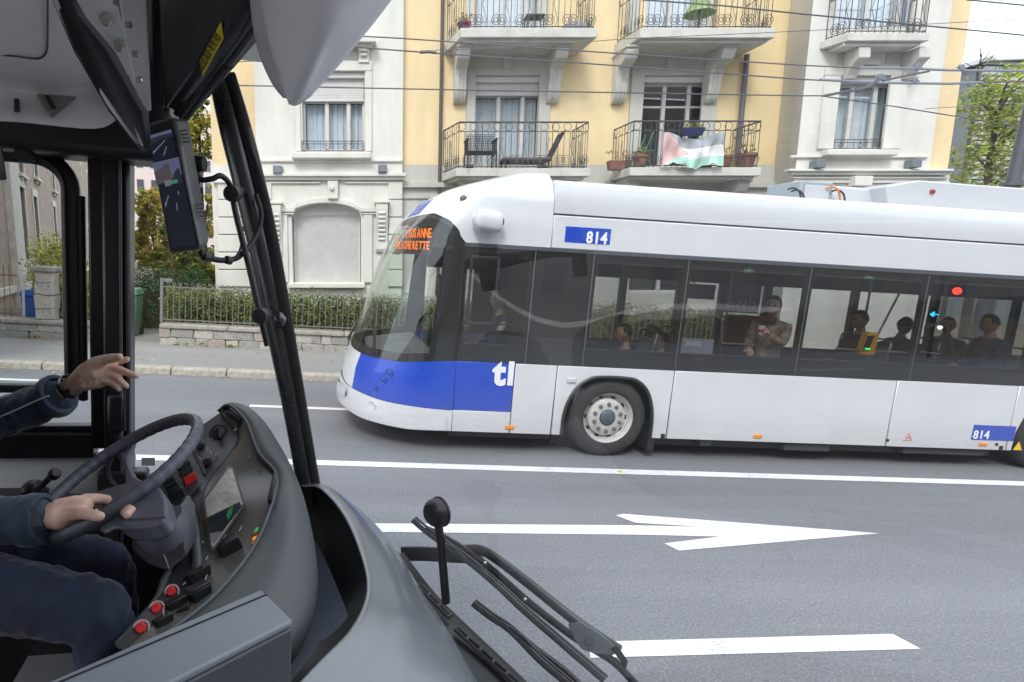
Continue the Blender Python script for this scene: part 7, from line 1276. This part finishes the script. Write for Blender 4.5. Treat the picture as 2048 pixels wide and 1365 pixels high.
# ================================================================== OUR DRIVER
def organic(name, caps, voxel, m, parent, smooth=6, extra=None):
    """capsules merged into one continuous surface"""
    bm = bmesh.new()
    for p0, r0, p1, r1 in caps:
        p0, p1 = Vector(p0), Vector(p1); d = p1 - p0; n = max(1, int(d.length/(min(r0, r1)*.5)))
        for k in range(n+1):
            t = k/n; bmesh.ops.create_icosphere(bm, subdivisions=2, radius=r0 + (r1-r0)*t, matrix=Matrix.Translation(p0.lerp(p1, t)))
    me = bpy.data.meshes.new(name); bm.to_mesh(me); bm.free(); o = bpy.data.objects.new(name, me); COL.objects.link(o)
    a = o.modifiers.new('r', 'REMESH'); a.mode = 'VOXEL'; a.voxel_size = voxel; a.use_smooth_shade = True
    b = o.modifiers.new('s', 'SMOOTH'); b.iterations = smooth; b.factor = .5
    dg = bpy.context.evaluated_depsgraph_get(); me2 = bpy.data.meshes.new_from_object(o.evaluated_get(dg)); me2.name = name; bpy.data.objects.remove(o)
    o = bpy.data.objects.new(name, me2); COL.objects.link(o); me2.materials.clear(); me2.materials.append(m); me2.shade_smooth(); o.parent = parent; return o
def chainc(*pts): return [(pts[i][0], pts[i][1], pts[i+1][0], pts[i+1][1]) for i in range(len(pts)-1)]
def skinmat():
    m = bpy.data.materials.new('driver skin'); m.use_nodes = True; t = m.node_tree; b = t.nodes['Principled BSDF']; K = t.links.new
    tcn = N(t, 'ShaderNodeTexCoord'); n = N(t, 'ShaderNodeTexNoise', i_Scale=26., i_Detail=6.0); n2 = N(t, 'ShaderNodeTexNoise', i_Scale=150., i_Detail=5.0)
    for q in (n, n2): K(tcn.outputs['Object'], q.inputs['Vector'])
    r = N(t, 'ShaderNodeMapRange'); r.inputs[1].default_value = .32; r.inputs[2].default_value = .68; K(n.outputs[0], r.inputs[0])
    x = N(t, 'ShaderNodeMix', data_type='RGBA'); x.inputs[6].default_value = (.64, .375, .27, 1); x.inputs[7].default_value = (.82, .57, .45, 1); K(r.outputs[0], x.inputs[0]); K(x.outputs[2], b.inputs['Base Color'])
    b.inputs['Roughness'].default_value = .48; b.inputs['Subsurface Weight'].default_value = .12; b.inputs['Subsurface Radius'].default_value = (.02, .007, .004); b.inputs['Subsurface Scale'].default_value = .4
    bp = N(t, 'ShaderNodeBump', i_Strength=.45, i_Distance=.003); K(n2.outputs[0], bp.inputs['Height']); K(bp.outputs[0], b.inputs['Normal']); return m
M_DSK = skinmat(); M_NAIL = mat('nail', (.62, .40, .34), .3)
M_JACK = mat('navy softshell', (.030, .046, .082), .75, var=.25, vscale=7, bump=.5, bscale=16, sheen=.25); M_DENIM = mat('dark denim', (.017, .024, .054), .85, var=.45, vscale=5, bump=.55, bscale=13, sheen=.2)
dr = root('person', OF, 'driver in navy jacket and jeans, one hand on the steering wheel, other hand raised', 'person')
o3 = lambda px, py, z: ob(px, py, z)
# left hand, raised and open
LZ = 1.66
LW = o3(146, 772, LZ+.02)
caps = chainc((o3(95, 805, LZ+.05), .034), (o3(125, 785, LZ+.03), .030), (LW, .027))
def fing(base, pts): 
    return chainc(*[(o3(*p[:3]), p[3]) for p in [base] + pts])
caps += chainc((LW, .027), (o3(168, 752, LZ), .031), (o3(190, 743, LZ-.005), .030), (o3(208, 742, LZ), .022)) + chainc((LW, .025), (o3(172, 765, LZ+.005), .026), (o3(196, 762, LZ+.005), .024), (o3(212, 756, LZ+.005), .020))
caps += chainc((o3(170, 744, LZ-.01), .026), (o3(190, 728, LZ-.02), .021), (o3(206, 721, LZ-.028), .0165), (o3(222, 717, LZ-.034), .0145), (o3(239, 714.5, LZ-.04), .0115))
caps += chainc((o3(203, 735, LZ+.01), .019), (o3(219, 727, LZ+.018), .0125), (o3(237, 723, LZ+.018), .0115), (o3(254, 719.5, LZ+.014), .0098))
caps += chainc((o3(206, 740, LZ), .019), (o3(226, 736, LZ-.002), .0122), (o3(243, 741, LZ-.006), .0113), (o3(258, 747.5, LZ-.010), .0105), (o3(273, 753, LZ-.014), .0088))
caps += chainc((o3(209, 751, LZ), .018), (o3(223, 751, LZ-.006), .0118), (o3(236, 757.5, LZ-.014), .0110), (o3(245, 766, LZ-.020), .0100), (o3(253, 773, LZ-.024), .0088))
caps += chainc((o3(204, 760, LZ), .017), (o3(215, 764, LZ-.008), .0104), (o3(227, 770, LZ-.016), .0096), (o3(238.5, 779, LZ-.024), .0082))
# right hand closed over the near rim
def h(px, py, dn): return hw(px, py, dn)
RW = h(92, 1036, .045)
capr = chainc((RW + (ob(-230, 1035, 1.27) - RW)*.25, .036), (h(70, 1038, .055), .031), (RW, .028))
capr += chainc((RW, .028), (h(122, 1022, .042), .030), (h(150, 1014, .036), .027), (h(168, 1013, .032), .021)) + chainc((RW, .026), (h(120, 1036, .036), .028), (h(140, 1030, .030), .024))
capr += chainc((h(120, 1034, .036), .024), (h(148, 1026, .036), .017), (h(168, 1027, .033), .0138), (h(186, 1031, .029), .0132), (h(200, 1033.5, .026), .0112))
capr += chainc((h(160, 1008, .032), .017), (h(182, 1000, .026), .0130), (h(200, 999, .010), .0122), (h(222, 1006, -.026), .0115), (h(240, 1019, -.024), .0110), (h(256, 1031, -.004), .0098))
capr += chainc((h(152, 1010, .034), .018), (h(172, 998, .028), .0132), (h(196, 997, .012), .0122), (h(222, 1001, -.026), .0112), (h(247, 1011, -.022), .0108), (h(264, 1021, -.004), .0096))
capr += chainc((h(148, 1014, .026), .018), (h(166, 1004, .014), .0130), (h(186, 1008, -.012), .0120), (h(198, 1022, -.036), .0112), (h(206, 1040, -.046), .0108), (h(196, 1053, -.046), .0100))
capr += chainc((h(140, 1022, .018), .017), (h(152, 1016, .002), .0118), (h(170, 1022, -.024), .0108), (h(180, 1040, -.042), .0102), (h(178, 1055, -.046), .0092))
# the arms run back to shoulders, neck and torso beyond the left edge of the picture
SHL, SHR = h(-330, 700, .0), h(-330, 900, 0)
cu = CW.x - .52; sh_w = CW.z + .36; SHR = Vector((cu, CW.y - .20, sh_w)); SHL = Vector((cu, CW.y + .18, sh_w)); NKP = Vector((cu, CW.y, sh_w + .10)); PEL = Vector((cu - .06, CW.y, CW.z - .28))
ELR = ob(-230, 1035, 1.27); ELL = ob(-150, 885, 1.74)
L0, R0_ = o3(95, 805, LZ+.05), RW + (ELR - RW)*.25
body = organic('body', caps + capr + chainc((SHL, .05), (ELL, .042), (L0, .033)) + chainc((SHR, .05), (ELR, .042), (R0_, .036)) + chainc((SHL, .06), (NKP - Vector((0, 0, .06)), .08), (SHR, .06)) + chainc((NKP - Vector((0, 0, .06)), .08), (NKP + Vector((0, 0, .06)), .055)) + chainc((NKP - Vector((0, 0, .1)), .10), (PEL, .12)), .0038, M_DSK, dr, 4)
head(dr, NKP + Vector((.03, 0, .19)), (1, -.25, -.05), M_DSK, M_HAIR2, 0, .1)
def nail(px, py, z, n, s=1): 
    p = Vector(px); MB().lathe([(0, .0015), (.004*s, .0012), (.0055*s, 0), (.0055*s, -.003)], p, n, 12).build('nail', M_NAIL, body, smooth=60)
for (p, n) in ((o3(237, 713.2, LZ-.04) + Vector((0, -.0098, .0035)), (0, -.85, .5)), (h(196, 1030, .026) + NW*.0105, NW + Vector((0, -.6, 0)))): nail(p, 0, 0, Vector(n))
# jacket
jl = chainc((SHL, .088), (ELL, .072), (L0 - (L0-ELL).normalized()*.02, .061), (o3(108, 797, LZ+.04), .058)); RC = h(66, 1040, .055)
jr = chainc((SHR, .088), (ELR, .072), (ELR.lerp(RC, .55), .062), (RC, .054))
jt = [(SHL, .085, SHR, .085), (SHL + Vector((-.02, -.05, -.1)), .12, PEL + Vector((0, .07, 0)), .135), (SHR + Vector((-.02, .05, -.1)), .12, PEL + Vector((0, -.07, 0)), .135)] + chainc((NKP - Vector((0, 0, .06)), .085), (NKP + Vector((0, 0, .0)), .072)) + [(NKP + Vector((.0, 0, -.16)), .115, PEL + Vector((.01, 0, 0)), .14)]
jk = organic('jacket', jl + jr + jt, .0075, M_JACK, dr, 6)
tx = bpy.data.textures.new('folds', 'CLOUDS'); tx.noise_scale = .05; tx.noise_depth = 3
txj = bpy.data.textures.new('sleeve creases', 'CLOUDS'); txj.noise_scale = .06; txj.noise_depth = 1; txj.noise_basis = 'VORONOI_F2_F1'
md = jk.modifiers.new('d', 'DISPLACE'); md.texture = txj; md.strength = .013; md.mid_level = .3
md = jk.modifiers.new('d', 'DISPLACE'); md.texture = tx; md.strength = .010; md.mid_level = .5
def cuff(p, d, r, l, name='cuff', tab=None):
    d = Vector(d).normalized(); return MB().lathe([(r*.80, l), (r*.93, l*1.02), (r*1.0, l*.9), (r*1.05, 0), (r*1.0, -l*.9), (r*.8, -l)], p, d, 28).build(name, M_JACK, jk, smooth=50)
cuff(o3(112, 793, LZ+.035), o3(150, 768, LZ+.01) - o3(112, 793, LZ+.035), .063, .018); cuff(RC, h(95, 1036, .045) - RC, .057, .026)
# cuff tab, white piping
tb = [h(58, 1012, .105), h(74, 1010, .10), h(80, 1050, .085), h(66, 1056, .088)]; MB().prism(tb, NW*-.004).build('cuff_tab', mat('tab cloth', (.03, .035, .05), .95, bump=.8, bscale=240), jk, bevel=.004)
MB().tube(smooth_path([o3(-30, 846, LZ-.022), o3(20, 826, LZ-.028), o3(70, 803, LZ-.03), o3(98, 792, LZ-.032)], 6), .0024, 6).build('piping', mat('pale piping', (.5, .52, .55), .6), jk, smooth=60)
# watch
wq = o3(139, 773, LZ+.02); wd_ = (o3(165, 752, LZ) - o3(125, 785, LZ+.03)).normalized(); wt = MB().lathe([(.0335, -.0105), (.0355, -.010), (.0358, .010), (.0335, .0105)], wq, wd_, 30).build('watch', mat('black watch strap', (.012, .012, .012), .35), dr, smooth=40)
MB().lathe([(.0362, .004), (.0368, .0075), (.0362, .0105)], wq, wd_, 30).build('watch_bezel', M_STEEL, wt, smooth=40); MB().hexa([wq + Vector((-.012, -.033, -.004)), wq + Vector((.012, -.033, .006)), wq + Vector((.016, -.030, -.022)), wq + Vector((-.006, -.030, -.030))], [wq + Vector((-.012, -.041, -.004)), wq + Vector((.012, -.041, .006)), wq + Vector((.016, -.038, -.022)), wq + Vector((-.006, -.038, -.030))]).build('watch_case', M_BLKG, wt, bevel=.004)
# trousers and shoes
KR, KL = o3(196, 1222, 1.24), o3(205, 1130, 1.55)
HPR, HPL = Vector((PEL.x, PEL.y - .12, KR.z + .03)), Vector((PEL.x, PEL.y + .10, KL.z + .03))
FR, FL = Vector((KR.x + .03, KR.y + .02, .82)), Vector((KL.x + .06, KL.y, .82))
tr = organic('trousers', chainc((HPR, .105), (HPR.lerp(KR, .5), .092), (KR, .071), (KR + Vector((.014, .0, -.05)), .070), (FR, .062)) + chainc((HPL, .10), (HPL.lerp(KL, .5), .092), (KL, .074), (KL + Vector((.02, 0, -.05)), .07), (FL, .06)) + [(HPR, .11, HPL, .11), (PEL, .13, HPR, .11), (PEL, .13, HPL, .11)], .0075, M_DENIM, dr, 6)
tx2 = bpy.data.textures.new('creases', 'CLOUDS'); tx2.noise_scale = .12; tx2.noise_depth = 1; tx2.noise_basis = 'VORONOI_F2_F1'
md = tr.modifiers.new('d', 'DISPLACE'); md.texture = tx2; md.strength = .014; md.mid_level = .3
md = tr.modifiers.new('d', 'DISPLACE'); md.texture = tx; md.strength = .012; md.mid_level = .5
for F_ in (FR, FL): organic('shoe', [(F_ + Vector((-.02, 0, -.04)), .045, F_ + Vector((.17, 0, -.06)), .036)], .008, M_BLKP, dr, 4)
sq_ = root('driver_seat', OF, 'dark driver seat under the seated driver at the left edge', 'seat')
MB().hexa([(PEL.x-.2, PEL.y-.25, PEL.z-.33), (PEL.x+.33, PEL.y-.25, PEL.z-.30), (PEL.x+.33, PEL.y+.25, PEL.z-.30), (PEL.x-.2, PEL.y+.25, PEL.z-.33)], [(PEL.x-.2, PEL.y-.25, PEL.z-.14), (PEL.x+.33, PEL.y-.25, PEL.z-.145), (PEL.x+.33, PEL.y+.25, PEL.z-.145), (PEL.x-.2, PEL.y+.25, PEL.z-.14)]).build('cushion', M_DK, sq_, bevel=.05, bseg=3)
MB().hexa([(PEL.x-.34, PEL.y-.24, PEL.z-.2), (PEL.x-.17, PEL.y-.24, PEL.z-.2), (PEL.x-.17, PEL.y+.24, PEL.z-.2), (PEL.x-.34, PEL.y+.24, PEL.z-.2)], [(PEL.x-.42, PEL.y-.2, PEL.z+.65), (PEL.x-.24, PEL.y-.2, PEL.z+.65), (PEL.x-.24, PEL.y+.2, PEL.z+.65), (PEL.x-.42, PEL.y+.2, PEL.z+.65)]).build('backrest', M_DK, sq_, bevel=.06, bseg=3); MB().box((PEL.x-.15, PEL.y-.15, .73), (PEL.x+.2, PEL.y+.15, PEL.z-.31)).build('pedestal', M_BLKP, sq_, bevel=.02)
